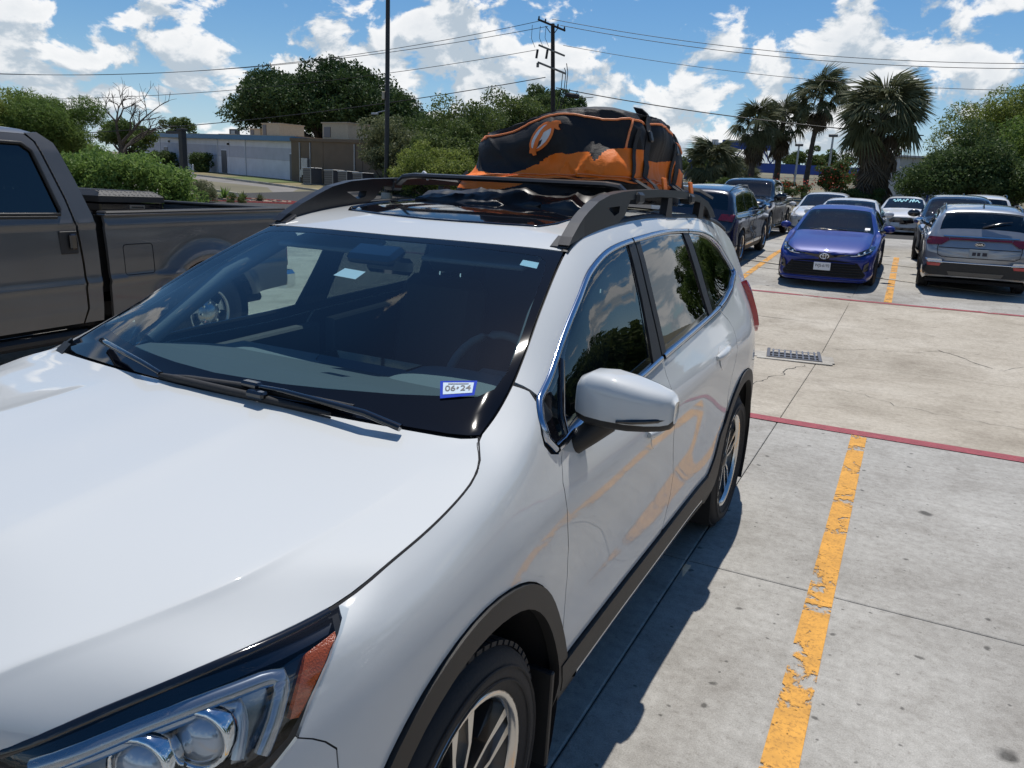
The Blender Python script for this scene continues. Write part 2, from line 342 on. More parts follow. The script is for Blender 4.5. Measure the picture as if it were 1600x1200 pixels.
def paintmat(name,col,wear=.5,scale=2.3,edge=.0,fade=.2):
    """worn road paint: missing flakes show what lies underneath"""
    m,nt,N,L,o=newmat(name); geo=N.new('ShaderNodeNewGeometry'); p=N.new('ShaderNodeBsdfPrincipled'); p.inputs['Roughness'].default_value=.6
    def noise(s,d,r,dist=0):
        n=N.new('ShaderNodeTexNoise'); n.inputs['Scale'].default_value=s; n.inputs['Detail'].default_value=d; n.inputs['Roughness'].default_value=r; n.inputs['Distortion'].default_value=dist; L.new(geo.outputs['Position'],n.inputs['Vector']); return n.outputs[0]
    r=N.new('ShaderNodeValToRGB'); L.new(noise(9,6,.65),r.inputs[0]); e=r.color_ramp.elements; e[0].position=.3; e[1].position=.65
    e[0].color=(*[c*(1-fade) for c in col],1); e[1].color=(*col,1)
    gr=N.new('ShaderNodeValToRGB'); L.new(noise(75,5,.7),gr.inputs[0]); q=gr.color_ramp.elements; q[0].position=.34; q[1].position=.50; q[0].color=(.45,.42,.40,1); q[1].color=(1,1,1,1)
    ml=N.new('ShaderNodeMix'); ml.data_type='RGBA'; ml.blend_type='MULTIPLY'; ml.inputs[0].default_value=.75; L.new(r.outputs[0],ml.inputs[6]); L.new(gr.outputs[0],ml.inputs[7]); L.new(ml.outputs[2],p.inputs['Base Color'])
    n1=noise(scale,9,.72,.8); n2=noise(38,4,.6)
    ad=N.new('ShaderNodeMath'); ad.operation='MULTIPLY_ADD'; L.new(n2,ad.inputs[0]); ad.inputs[1].default_value=.22; L.new(n1,ad.inputs[2])
    th=N.new('ShaderNodeMapRange'); L.new(ad.outputs[0],th.inputs[0]); th.inputs[1].default_value=wear+.005; th.inputs[2].default_value=wear+.050
    t=N.new('ShaderNodeBsdfTransparent'); mx=N.new('ShaderNodeMixShader'); L.new(th.outputs[0],mx.inputs[0]); L.new(t.outputs[0],mx.inputs[1]); L.new(p.outputs[0],mx.inputs[2]); L.new(mx.outputs[0],o.inputs[0]); return m
M={}
M['white_paint']=pmat('white_pearl_paint',(.545,.56,.55),.55,0,.9,flake=.03,spec=.3)
M['white_plain']=pmat('white_car_paint',(.62,.625,.62),.5,0,1.0,spec=.3)
M['black_plastic']=pmat('black_grained_plastic',(.013,.0128,.0125),.55,bump=.12,bscale=400)
M['rail_plastic']=pmat('satin_black_rail',(.011,.012,.014),.40,bump=.04,bscale=300)
M['gloss_black']=pmat('gloss_black',(.006,.006,.008),.06,0,.6)
M['frit']=pmat('black_glass_border',(.004,.005,.008),.05,spec=.22)
M['liner']=pmat('dark_liner',(.008,.008,.009),.9)
M['rubber']=pmat('tyre_rubber',(.018,.018,.019),.75,bump=.15,bscale=120)
M['lamp_silver']=pmat('satin_lamp_silver',(.42,.43,.45),.22,.85)
M['chrome']=pmat('chrome',(.82,.83,.85),.07,1)
M['satin_chrome']=pmat('satin_trim',(.40,.45,.54),.13,1)
M['machined']=pmat('machined_alloy',(.62,.60,.57),.24,1,.5)
M['dark_alloy']=pmat('dark_grey_alloy',(.07,.068,.066),.38,.6,.5)
M['silver_alloy']=pmat('silver_alloy',(.55,.55,.56),.3,.9)
M['steel']=pmat('brake_steel',(.22,.22,.23),.4,1)
M['windshield']=glassmat('windshield_glass',(.62,.80,.84),.85,1.48)
M['clear_side']=glassmat('side_glass',(.62,.70,.66),.95,1.52)
M['privacy']=glassmat('privacy_glass',(.09,.11,.11),1.0,1.55)
M['car_glass']=glassmat('tinted_car_glass',(.30,.42,.42),.95,1.55)
M['lens']=glassmat('clear_lens',(.86,.90,.93),.65,1.42)
M['dash']=pmat('dashboard_soft_plastic',(.075,.077,.08),.7,bump=.2,bscale=200)
M['dash_pad']=pmat('dashboard_pad_grey',(.16,.165,.165),.75,bump=.2,bscale=200)
M['seat']=pmat('black_seat_upholstery',(.035,.036,.040),.7,bump=.15,bscale=90)
M['amber']=pmat('amber_reflector',(.42,.075,.010),.25,0,.4,bump=.35,bscale=260)
M['red_lens']=pmat('red_lamp_lens',(.42,.012,.022),.10,0,1.0)
M['dark_red_lens']=pmat('dark_red_lamp_lens',(.11,.004,.007),.12,0,1.0)
M['white_lens']=pmat('white_lamp_glass',(.60,.62,.65),.12,.3,1.0)
M['plate']=pmat('licence_plate',(.72,.74,.76),.4)
M['plate_shaded']=pmat('shaded_licence_plate',(.26,.30,.33),.5)  # plate colour darkened to stand in for shade on the backlit tail
M['ink']=pmat('black_ink',(.012,.014,.03),.5)
M['blue_ink']=pmat('sticker_blue',(.010,.045,.42),.6,spec=.08)
M['sticker']=pmat('sticker_white',(.60,.70,.76),.6,spec=.1)
M['bag_black']=pmat('black_bag_fabric',(.011,.011,.012),.62,bump=.25,bscale=220,spec=.35)
M['bag_orange']=pmat('orange_bag_fabric',(.92,.20,.015),.55,bump=.2,bscale=160,spec=.35)
M['piping']=pmat('orange_piping',(.85,.26,.09),.5)
M['strap']=pmat('black_webbing',(.013,.013,.014),.7,bump=.2,bscale=300)
M['mat_black']=pmat('black_rubber_mat',(.012,.012,.013),.42)
M['logo_white']=pmat('logo_white',(.72,.74,.76),.6)
M['logo_orange']=pmat('logo_orange',(.85,.20,.03),.55)
M['truck_grey']=pmat('dark_grey_truck_paint',(.085,.083,.080),.45,.2,.8,var=.14,vscale=1.6,coat_rough=.08)
M['blue_paint']=pmat('blue_metallic_paint',(.004,.020,.20),.45,.1,.7,spec=.3)
M['grey_blue_paint']=pmat('steel_grey_paint',(.27,.29,.32),.35,.5,1.0)
M['navy_paint']=pmat('navy_black_paint',(.012,.015,.028),.25,.3,1.0)
M['black_paint']=pmat('black_car_paint',(.008,.008,.009),.2,.1,1.0)
M['silver_paint']=pmat('silver_paint',(.42,.43,.44),.3,.7,1.0)
M['cyan_writing']=pmat('pale_blue_windshield_paint',(.35,.72,.80),.6)
M['tan_concrete']=concrete('tan_aisle_concrete',(.365,.322,.255),(.465,.415,.335),(.54,.49,.405),.35)
M['grey_concrete']=concrete('grey_stall_concrete',(.30,.285,.255),(.405,.39,.355),(.485,.47,.43),1.0)
M['pale_concrete']=concrete('pale_sidewalk_concrete',(.36,.33,.28),(.47,.44,.38),(.56,.53,.47),.3)
M['joint']=pmat('joint_filler',(.035,.033,.030),.9,bump=.3,bscale=80,var=.3)
M['yellow']=paintmat('yellow_road_paint',(.74,.355,.04),.52,2.9,fade=.3)
M['red_line']=paintmat('red_road_paint',(.36,.060,.070),.47,1.7,fade=.35)
M['red_kerb']=pmat('red_kerb_paint',(.38,.06,.045),.6,var=.3)
M['asphalt']=pmat('street_asphalt',(.20,.185,.165),.9,bump=.3,bscale=90,var=.2,vscale=.6)
M['earth']=pmat('open_ground',(.145,.13,.08),.95,bump=.4,bscale=12,var=.4,vscale=.08)
M['lawn']=pmat('dry_lawn',(.21,.175,.085),.95,bump=.6,bscale=30,var=.35,vscale=.35)
M['lawn_green']=pmat('green_lawn',(.10,.125,.035),.95,bump=.6,bscale=30,var=.3,vscale=.4)
M['bark']=pmat('grey_brown_bark',(.075,.060,.048),.9,bump=.8,bscale=18,var=.35)
M['palm_bark']=pmat('palm_trunk',(.085,.066,.050),.9,bump=.9,bscale=14,var=.35)
M['black_steel']=pmat('black_painted_steel',(.012,.012,.013),.45,var=.3)
M['pole_wood']=pmat('creosoted_pole',(.035,.027,.022),.85,bump=.5,bscale=30,var=.3)
M['pole_wood_pale']=pmat('weathered_crossarm',(.20,.19,.17),.85,bump=.4,bscale=30,var=.25)
M['wire']=pmat('black_cable',(.012,.012,.013),.6)
M['galv']=pmat('galvanised_steel',(.35,.36,.37),.45,.7,var=.15)
M['bld_white']=pmat('pale_lavender_block',(.66,.66,.71),.85,bump=.25,bscale=14,var=.07,vscale=1.2)
M['bld_band']=pmat('grey_painted_band',(.48,.48,.54),.85,bump=.25,bscale=14,var=.07,vscale=1.2)
M['bld_blue']=pmat('blue_metal_fascia',(.055,.17,.30),.5,var=.12)
M['bld_brown']=pmat('brown_block',(.165,.118,.078),.9,bump=.3,bscale=14,var=.12,vscale=1.0)
M['bld_tan']=pmat('tan_roof_edge',(.40,.29,.20),.8,var=.15)
M['roof_unit']=pmat('beige_roof_unit',(.42,.37,.27),.7,var=.1)
M['door_grey']=pmat('grey_door',(.10,.10,.11),.5)
M['metal_blue']=pmat('royal_blue_steel',(.018,.06,.30),.5,var=.1)
M['shed_white']=pmat('white_metal_siding',(.56,.58,.62),.6,var=.06)
M['rock']=pmat('reddish_landscape_rock',(.28,.19,.14),.9,bump=.5,bscale=20,var=.3)
def pchip(x,y,xi):
    x=np.asarray(x,float);y=np.asarray(y,float);xi=np.asarray(xi,float)
    n=len(x)
    if n==2: return y[0]+(xi-x[0])/(x[1]-x[0])*(y[1]-y[0])
    hh=np.diff(x);d=np.diff(y)/hh
    m=np.zeros(n)
    for i in range(1,n-1):
        if d[i-1]*d[i]>0:
            w1=2*hh[i]+hh[i-1];w2=hh[i]+2*hh[i-1]
            m[i]=(w1+w2)/(w1/d[i-1]+w2/d[i])
    m[0]=d[0]+(d[0]-m[1])*.5 if d[0]*(d[0]+(d[0]-m[1])*.5)>0 else 0
    m[-1]=d[-1]+(d[-1]-m[-2])*.5 if d[-1]*(d[-1]+(d[-1]-m[-2])*.5)>0 else 0
    k=np.clip(np.searchsorted(x,xi)-1,0,n-2)
    t=(xi-x[k])/hh[k];t=np.clip(t,0,1)
    return ((1+2*t)*(1-t)**2*y[k]+t*(1-t)**2*hh[k]*m[k]+t*t*(3-2*t)*y[k+1]+t*t*(t-1)*hh[k]*m[k+1])
class Surf:
    NS=14
    def __init__(s,lines,u0,u1,creases=(),nu=320,endres=0,sig=.02):
        s.u0,s.u1,s.nu=u0,u1,nu;s.NS=Surf.NS
        us=np.linspace(u0,u1,nu)
        if endres: us=np.unique(np.concatenate([us,np.linspace(u0,u0+.22,endres),np.linspace(u1-.22,u1,endres)]));nu=len(us);s.nu=nu
        K=len(lines);s.K=K
        P=np.zeros((K,nu,3))
        for k,L in enumerate(lines):
            L=np.array(L,float)
            for c in range(3): P[k,:,c]=pchip(L[:,0],L[:,1+c],us)
        # light smoothing along u (not across kinks)
        du=(u1-u0)/(nu-1);r=0 if endres else int(3*sig/du)
        if r>0:
            w=np.exp(-.5*((np.arange(-r,r+1)*du)/sig)**2);w/=w.sum()
            for k in range(K):
                for c in range(3):
                    q=np.pad(P[k,:,c],r,mode='reflect',reflect_type='odd')
                    sm=np.convolve(q,w,'valid')
                    P[k,:,c]=sm
        nv=(K-1)*s.NS+1;vs=np.linspace(0,K-1,nv);s.nv=nv
        G=np.zeros((nu,nv,3));br=[0]+sorted(creases)+[K-1]
        for a,b in zip(br[:-1],br[1:]):
            if a==b: continue
            j0,j1=a*s.NS,b*s.NS
            Y=P[a:b+1];d=np.diff(Y,axis=0);m=np.zeros_like(Y)   # pchip with unit spacing, all stations at once
            if b-a==1: m[:]=d[0]
            else:
                pr=d[:-1]*d[1:];sm=np.where(np.abs(d[:-1]+d[1:])<1e-12,1e-12,d[:-1]+d[1:])
                m[1:-1]=np.where(pr>0,2*pr/sm,0)
                e0=1.5*d[0]-.5*m[1];m[0]=np.where(d[0]*e0>0,e0,0);e1=1.5*d[-1]-.5*m[-2];m[-1]=np.where(d[-1]*e1>0,e1,0)
            for q in range(b-a):
                t=(np.arange(s.NS+1)/s.NS)[:,None,None]
                h=(1+2*t)*(1-t)**2*Y[q]+t*(1-t)**2*m[q]+t*t*(3-2*t)*Y[q+1]+t*t*(t-1)*m[q+1]
                G[:,j0+q*s.NS:j0+(q+1)*s.NS+1]=h.transpose(1,0,2)
        s.G=G;s.us=us;s.vs=vs;s.cr=sorted(creases);s.normals()
    def blend(s,o,wt):
        s.G=s.G*(1-wt[:,None,None])+o.G*wt[:,None,None];s.normals();return s
    def normals(s):
        G,us=s.G,s.us
        gu=np.gradient(G,us,axis=0);gv=np.gradient(G,axis=1)
        gv[:,0,1:]*=0
        n=np.cross(gv,gu);l=np.linalg.norm(n,axis=2,keepdims=True);s.N=n/np.maximum(l,1e-9)
        # at creases keep one normal per side
        s.NB=s.N.copy();s.NA=s.N.copy()
        for c in s.cr:
            j=c*s.NS
            for A,d in((s.NB,G[:,j]-G[:,j-1]),(s.NA,G[:,j+1]-G[:,j])):
                m=np.cross(d,gu[:,j]);A[:,j]=m/np.maximum(np.linalg.norm(m,axis=1,keepdims=True),1e-9)
    def ev(s,u,v,off=0.):
        u=np.asarray(u,float);v=np.asarray(v,float);sg=np.where(v<0,-1.,1.);v=np.abs(v)
        a=np.clip(np.interp(u,s.us,np.arange(s.nu)),0,s.nu-1.001);b=np.clip(v*s.NS,0,s.nv-1.001)
        i=a.astype(int);j=b.astype(int);fu=(a-i)[...,None];fv=(b-j)[...,None]
        f=lambda A:(A[i,j]*(1-fu)*(1-fv)+A[i+1,j]*fu*(1-fv)+A[i,j+1]*(1-fu)*fv+A[i+1,j+1]*fu*fv)
        p=f(s.G);A,B=s.NA,s.NB;n=A[i,j]*(1-fu)*(1-fv)+A[i+1,j]*fu*(1-fv)+B[i,j+1]*(1-fu)*fv+B[i+1,j+1]*fu*fv;n=n/np.maximum(np.linalg.norm(n,axis=-1,keepdims=True),1e-9)
        p=p+n*off
        p=p.copy();n=n.copy();p[...,0]*=sg;n[...,0]*=sg
        return p,n
    def inv(s,Y,Z,vmin=3,vmax=None,ulo=None,uhi=None):
        # side-view point (Y,Z) -> (u,v)
        j0=int(vmin*s.NS);j1=s.nv if vmax is None else int(vmax*s.NS)+1
        D=(s.G[:,j0:j1,1]-Y)**2+(s.G[:,j0:j1,2]-Z)**2
        if ulo is not None: D[s.us<ulo]=9
        if uhi is not None: D[s.us>uhi]=9
        i,j=np.unravel_index(D.argmin(),D.shape);u=s.us[i];v=s.vs[j+j0]
        for _ in range(4):
            e=1e-3;p,_n=s.ev(u,v);pu,_n=s.ev(u+e,v);pv,_n=s.ev(u,v+e)
            J=np.array([[pu[1]-p[1],pv[1]-p[1]],[pu[2]-p[2],pv[2]-p[2]]])/e
            try: d=np.linalg.solve(J,[Y-p[1],Z-p[2]])
            except Exception: break
            d=np.clip(d,-.08,.08);u=min(max(u+d[0],s.u0),s.u1);v=min(max(v+d[1],vmin),s.K-1)
        return float(u),float(v)
def suv_lines():
    L0=[(-.97,0,-.96,.55),(-.93,0,-.955,.95),(-.9,0,-.94,.99),(-.75,0,-.80,1.06),(-.6,0,-.62,1.126),(-.4,0,-.42,1.150),(-.15,0,-.17,1.174),(.05,0,-.0,1.197),(.2,0,.067,1.207),(.5,0,.37,1.345),(1.0,0,.95,1.589),(1.05,0,1.0,1.604),(1.2,0,1.16,1.645),(1.6,0,1.6,1.70),(2.1,0,2.1,1.722),(2.7,0,2.7,1.722),(3.3,0,3.3,1.70),(3.65,0,3.68,1.65),(3.72,0,3.74,1.62),(3.88,0,3.92,1.25),(3.96,0,4.02,1.0),(4.0,0,4.03,.8),(4.04,0,4.03,.5)]
    def sc(x,f,dz=0,dy=0): return [(u,x*f,0,0) for u in x]
    L1=[(-.97,.0,-.96,.55),(-.93,.28,-.945,.95),(-.9,.30,-.93,.985),(-.75,.30,-.77,1.075),(-.6,.31,-.607,1.130),(-.4,.30,-.418,1.147),(-.15,.29,-.178,1.166),(.05,.285,.015,1.188),(.2,.30,.085,1.205),(.5,.30,.385,1.345),(1.0,.25,.955,1.590),(1.05,.25,1.005,1.605),(1.2,.26,1.17,1.645),(1.6,.28,1.6,1.698),(2.1,.28,2.1,1.72),(2.7,.28,2.7,1.72),(3.3,.27,3.3,1.698),(3.65,.27,3.66,1.648),(3.72,.30,3.72,1.615),(3.88,.32,3.90,1.25),(3.96,.36,4.0,1.0),(4.0,.3,4.01,.8),(4.04,.0,4.03,.5)]
    L2=[(-.97,.0,-.96,.52),(-.93,.45,-.90,.93),(-.9,.50,-.885,.985),(-.75,.585,-.765,1.058),(-.6,.66,-.622,1.083),(-.4,.728,-.43,1.108),(-.15,.742,-.17,1.122),(.05,.752,.03,1.150),(.2,.76,.19,1.183),(.3,.72,.29,1.235),(.5,.66,.47,1.33),(1.0,.53,1.0,1.586),(1.05,.53,1.05,1.602),(1.2,.50,1.2,1.64),(1.6,.51,1.6,1.688),(2.1,.52,2.1,1.71),(2.7,.52,2.7,1.71),(3.3,.50,3.3,1.686),(3.65,.49,3.63,1.64),(3.72,.54,3.68,1.60),(3.88,.58,3.85,1.26),(3.96,.62,3.94,1.0),(4.0,.5,3.95,.8),(4.04,.0,4.02,.5)]
    L3=[(-.97,.0,-.96,.5),(-.93,.55,-.84,.93),(-.9,.60,-.815,.95),(-.75,.71,-.705,1.002),(-.6,.79,-.59,1.034),(-.4,.855,-.36,1.05),(-.3,.873,-.25,1.078),(-.15,.878,-.12,1.10),(.05,.868,.06,1.135),(.13,.845,.145,1.163),(.2,.79,.22,1.186),(.3,.787,.30,1.215),(.4,.778,.395,1.26),(.5,.758,.50,1.315),(.7,.71,.71,1.435),(1.0,.64,1.02,1.58),(1.05,.632,1.07,1.60),(1.2,.622,1.2,1.632),(1.6,.615,1.6,1.678),(2.1,.615,2.1,1.698),(2.7,.615,2.7,1.698),(3.3,.60,3.3,1.67),(3.55,.62,3.53,1.62),(3.68,.67,3.62,1.52),(3.75,.70,3.70,1.40),(3.88,.72,3.79,1.2),(3.96,.72,3.86,1.0),(4.0,.6,3.9,.8),(4.04,.0,4.02,.5)]
    L4=[(-.97,.0,-.955,.48),(-.93,.60,-.83,.90),(-.9,.66,-.80,.925),(-.75,.77,-.68,.975),(-.6,.845,-.55,1.005),(-.4,.90,-.37,1.03),(-.15,.918,-.13,1.06),(.05,.912,.07,1.105),(.2,.893,.22,1.145),(.3,.878,.33,1.185),(.45,.84,.45,1.24),(.55,.822,.55,1.275),(.7,.788,.70,1.355),(.9,.748,.90,1.455),(1.06,.716,1.06,1.525),(1.33,.69,1.33,1.587),(1.6,.685,1.6,1.612),(2.1,.68,2.1,1.635),(2.6,.675,2.6,1.628),(3.0,.68,3.0,1.582),(3.3,.70,3.28,1.48),(3.45,.745,3.42,1.39),(3.7,.775,3.64,1.27),(3.88,.76,3.75,1.1),(3.96,.745,3.84,.95),(4.0,.62,3.9,.75),(4.04,.0,4.02,.48)]
    L5=[(-.97,.0,-.955,.46),(-.93,.63,-.82,.86),(-.9,.70,-.79,.88),(-.75,.82,-.66,.92),(-.6,.885,-.53,.95),(-.4,.93,-.36,.985),(-.15,.944,-.13,1.01),(.05,.942,.07,1.035),(.2,.93,.22,1.06),(.35,.912,.40,1.085),(.45,.897,.51,1.108),(.55,.888,.58,1.12),(.7,.881,.70,1.135),(1.2,.873,1.2,1.152),(1.5,.866,1.5,1.175),(2.1,.852,2.1,1.215),(2.6,.835,2.6,1.25),(3.0,.812,3.0,1.29),(3.2,.800,3.2,1.32),(3.35,.812,3.33,1.30),(3.6,.825,3.54,1.18),(3.75,.815,3.66,1.1),(3.88,.79,3.74,1.0),(3.96,.76,3.84,.87),(4.0,.64,3.9,.7),(4.04,.0,4.02,.46)]
    L6=[(-.97,.0,-.95,.44),(-.93,.66,-.82,.80),(-.9,.735,-.77,.82),(-.75,.85,-.65,.85),(-.6,.912,-.52,.875),(-.4,.948,-.36,.90),(-.15,.958,-.13,.92),(.05,.957,.07,.93),(.3,.945,.33,.945),(.5,.938,.52,.955),(.8,.936,.8,.96),(1.5,.938,1.5,.985),(2.1,.945,2.1,1.015),(2.6,.95,2.6,1.03),(3.0,.945,3.0,1.03),(3.35,.915,3.33,1.02),(3.6,.87,3.53,.98),(3.75,.845,3.65,.92),(3.88,.80,3.76,.84),(3.96,.76,3.85,.76),(4.0,.65,3.9,.62),(4.04,.0,4.02,.44)]
    L7=[(-.97,.0,-.95,.40),(-.93,.67,-.84,.66),(-.9,.75,-.79,.68),(-.75,.87,-.66,.69),(-.6,.925,-.53,.69),(-.4,.955,-.37,.70),(0,.96,.0,.72),(.3,.945,.3,.72),(.6,.925,.6,.70),(1.2,.92,1.2,.70),(1.9,.925,1.9,.72),(2.4,.95,2.4,.76),(2.89,.958,2.89,.78),(3.3,.935,3.3,.76),(3.6,.89,3.55,.72),(3.75,.86,3.68,.68),(3.88,.81,3.8,.62),(3.96,.77,3.88,.57),(4.0,.66,3.92,.52),(4.04,.0,4.02,.40)]
    L8=[(-.97,.0,-.93,.34),(-.93,.66,-.82,.42),(-.9,.75,-.78,.43),(-.75,.87,-.66,.44),(-.6,.92,-.53,.45),(-.4,.95,-.37,.46),(0,.955,0,.46),(.5,.945,.5,.46),(1.2,.94,1.2,.46),(2.0,.942,2.0,.47),(2.5,.955,2.5,.48),(2.89,.957,2.89,.48),(3.3,.93,3.3,.48),(3.6,.885,3.55,.47),(3.75,.85,3.68,.45),(3.88,.80,3.8,.44),(3.96,.75,3.87,.42),(4.0,.64,3.9,.4),(4.04,.0,4.0,.36)]
    L9=[(-.97,.0,-.86,.25),(-.93,.60,-.76,.25),(-.9,.70,-.72,.25),(-.75,.82,-.63,.26),(-.6,.88,-.52,.27),(-.4,.91,-.37,.28),(0,.91,0,.28),(.5,.905,.5,.28),(1.2,.90,1.2,.28),(2.0,.90,2.0,.28),(2.5,.915,2.5,.29),(2.89,.92,2.89,.3),(3.3,.89,3.3,.32),(3.6,.85,3.55,.33),(3.75,.81,3.67,.33),(3.88,.76,3.76,.33),(3.96,.7,3.83,.33),(4.0,.58,3.86,.33),(4.04,.0,3.9,.33)]
    return [L0,L1,L2,L3,L4,L5,L6,L7,L8,L9]
# ================================================================ ground
def terr(x,y):
    return float(np.interp(y,[-100,9.69,15,21,36,600],[0,0,.24,.678,1.14,1.14+.058*564])+np.interp(x,[-84,-45,-28,-9,-5.9,-2.7,-.7],[1.1,.6,.16,.16,.10,.021,0]))
YS=[-8.61,-5.56,-2.51,.54,3.59,6.64,9.69,12.35,15.0,18.0,21.0,24.05,27.1,30.15,33.2,36.25,39.3,42.35,45.4]
XS=[-.76+3.66*k for k in range(-9,8)]
def build_ground():
    xs=[-600,-200,-120,-80,-50,-30,-20,-9,-5.9,-2.7,-.7,6,15,40,120,400]; ys=[-400,-60,-20,0,9.69,15,21,30,45,70,100,160,300,620]
    V=[(x,y,terr(x,y)-.14) for y in ys for x in xs]; n=len(xs)
    F=[(j*n+i,j*n+i+1,(j+1)*n+i+1,(j+1)*n+i) for j in range(len(ys)-1) for i in range(n-1)]
    g=mob('ground',mesh_from('ground',V,F,[M['earth']])); tag(g,'open ground rising gently towards the trees',None,None,'structure')
    root=empty('parking_lot'); tag(root,'concrete parking lot of jointed slabs',None,None,'structure')
    xa=[XS[0]]+[-20,-14,-9,-5.9,-2.7,-.7,4,10,16]+[XS[-1]]; yb=[YS[0],0,9.69,15,21,30,YS[-1]]
    V=[(x,y,terr(x,y)-.012) for y in yb for x in xa]; n=len(xa)
    F=[(j*n+i,j*n+i+1,(j+1)*n+i+1,(j+1)*n+i) for j in range(len(yb)-1) for i in range(n-1)]
    tag(mob('joint_filler',mesh_from('joint_filler',V,F,[M['joint']]),root),None)
    for j in range(len(YS)-1):
        for i in range(len(XS)-1):
            x0,x1,y0,y1=XS[i]+.0032,XS[i+1]-.0032,YS[j]+.0032,YS[j+1]-.0032
            if x0<-24 and y1>26: continue
            tan=6.5<YS[j]<14.9; b=.006
            # a drain basin is let into two of the aisle slabs
            xm=[x0,x0+b]+[q for q in(-9,-5.9,-2.7,-.7) if x0+.1<q<x1-.1]+[x1-b,x1]; ym=[y0,y0+b,y1-b,y1]
            rz=random.uniform(-.0007,.0007)
            V=[];F=[]
            for jj,y in enumerate(ym):
                for ii,x in enumerate(xm):
                    ed=ii in(0,len(xm)-1) or jj in(0,3); V.append((x,y,terr(x,y)+rz-(.0035 if ed else 0)))
            n=len(xm); F=[(q*n+p,q*n+p+1,(q+1)*n+p+1,(q+1)*n+p) for q in range(3) for p in range(n-1)]
            k=len(V); ring=[0,n-1,4*n-1,3*n]; V+=[(V[r][0],V[r][1],V[r][2]-.1) for r in ring]
            F+=[(ring[a],k+a,k+(a+1)%4,ring[(a+1)%4]) for a in range(4)]
            mob('concrete_slab',mesh_from('concrete_slab',V,F,[M['tan_concrete'] if tan else M['grey_concrete']]),root)
def strip(name,pts,w,mat,z=.004,label=None):
    """painted band following the ground; pts = centre line"""
    V=[];F=[];P=[]
    for a,b in zip(pts[:-1],pts[1:]):
        k=max(1,int(math.hypot(b[0]-a[0],b[1]-a[1])/.5)); P+=[(a[0]+(b[0]-a[0])*i/k,a[1]+(b[1]-a[1])*i/k) for i in range(k)]
    P.append(pts[-1]); d=Vector((pts[-1][0]-pts[0][0],pts[-1][1]-pts[0][1])).normalized(); nx,ny=-d.y*w/2,d.x*w/2
    for (x,y) in P:
        V+=[(x+nx,y+ny,terr(x+nx,y+ny)+z),(x-nx,y-ny,terr(x-nx,y-ny)+z)]
    F=[(2*i+1,2*i+3,2*i+2,2*i) for i in range(len(P)-1)]
    o=mob(name,mesh_from(name,V,F,[mat])); tag(o,label,None,None,'structure'); return o
def markings():
    strip('yellow_stall_line',[(-.118,-3.6),(-.118,6.56)],.115,M['yellow'],.005)
    for i,x in enumerate((2.66,5.44,8.22,-2.86,-5.60,-8.34,-11.1)): strip('yellow_stall_line',[(x,-3.6),(x,6.56)],.115,M['yellow'],.005)
    for x,x2 in ((-.16,-.20),(-2.95,-2.99),(2.62,2.6),(5.4,5.38),(-5.7,-5.75),(-8.5,-8.5)): strip('yellow_stall_line',[(x,15.13),(x2,22.3)],.13,M['yellow'],.005)
    strip('red_fire_lane_line',[(-24,6.635),(20,6.655)],.155,M['red_line'],.0065)
    strip('red_fire_lane_line',[(-24,14.98),(20,15.03)],.13,M['red_line'],.0065)
def cracks():
    rng=random.Random(3)
    for x0,y0,x1,y1,w in((.55,11.3,1.15,10.5,.012),(1.15,10.5,3.4,11.6,.006),(-.7,10.6,.9,11.25,.006),(-.9,9.4,-1.35,7.3,.010),(-.5,8.3,2.6,7.2,.005),(-1.5,10.3,-2.6,9.4,.008)):
        n=int(math.hypot(x1-x0,y1-y0)/.07); P=[]; o=0
        for i in range(n+1):
            o=o*.8+rng.gauss(0,.022); t=i/n; P.append((x0+(x1-x0)*t-(y1-y0)*o*.6,y0+(y1-y0)*t+(x1-x0)*o*.6+rng.gauss(0,.008)))
        V=[];F=[]
        for i,(x,y) in enumerate(P):
            ww=w*(.35+.9*rng.random())*(1 if 0<i<n else .1)
            a=P[max(0,i-1)];b=P[min(n,i+1)]; d=math.hypot(b[0]-a[0],b[1]-a[1]) or 1; nx,ny=-(b[1]-a[1])/d*ww/2,(b[0]-a[0])/d*ww/2
            V+=[(x+nx,y+ny,terr(x,y)+.003),(x-nx,y-ny,terr(x,y)+.003)]
        F=[(2*i+1,2*i+3,2*i+2,2*i) for i in range(n)]
        tag(mob('pavement_crack',mesh_from('pavement_crack',V,F,[M['joint']])),'thin dark crack in the tan aisle concrete',None,None,'structure')
def drain():
    t=empty('storm_drain',(-1.06,9.93,terr(0,9.93)+.004),rz=math.radians(8)); tag(t,'black iron storm drain grate set in the tan aisle','drain grate')
    W_,D=.64,.72
    MB().box((0,0,-.008),(W_,D,.02)).build('pit',M['liner'],t)
    f=MB()
    for s in(-1,1): f.box((s*(W_/2-.02),0,.002),(.04,D,.022),.003); f.box((0,s*(D/2-.02),.002),(W_-.084,.04,.022),.003)
    f.build('frame',M['door_grey'],t)
    bm=MB().box((0,0,.002),(.022,D-.09,.018),.003).mesh('bar',M['steel']); cm=MB().box((0,0,.003),(W_-.09,.026,.019),.003).mesh('cross_bar',M['steel'])
    for k in range(8): mob('bar',bm,t,((k-3.5)*.07,0,0))
    for k in range(3): mob('cross_bar',cm,t,(0,(k-1)*.17,0))
    a=MB()
    for (dx,dy,w,d) in ((0,.41,.86,.10),(0,-.41,.86,.10),(.39,0,.14,.72),(-.39,0,.14,.72)): a.box((dx,dy,-.004),(w,d,.012),.002)
    a.build('concrete_apron',M['pale_concrete'],t)
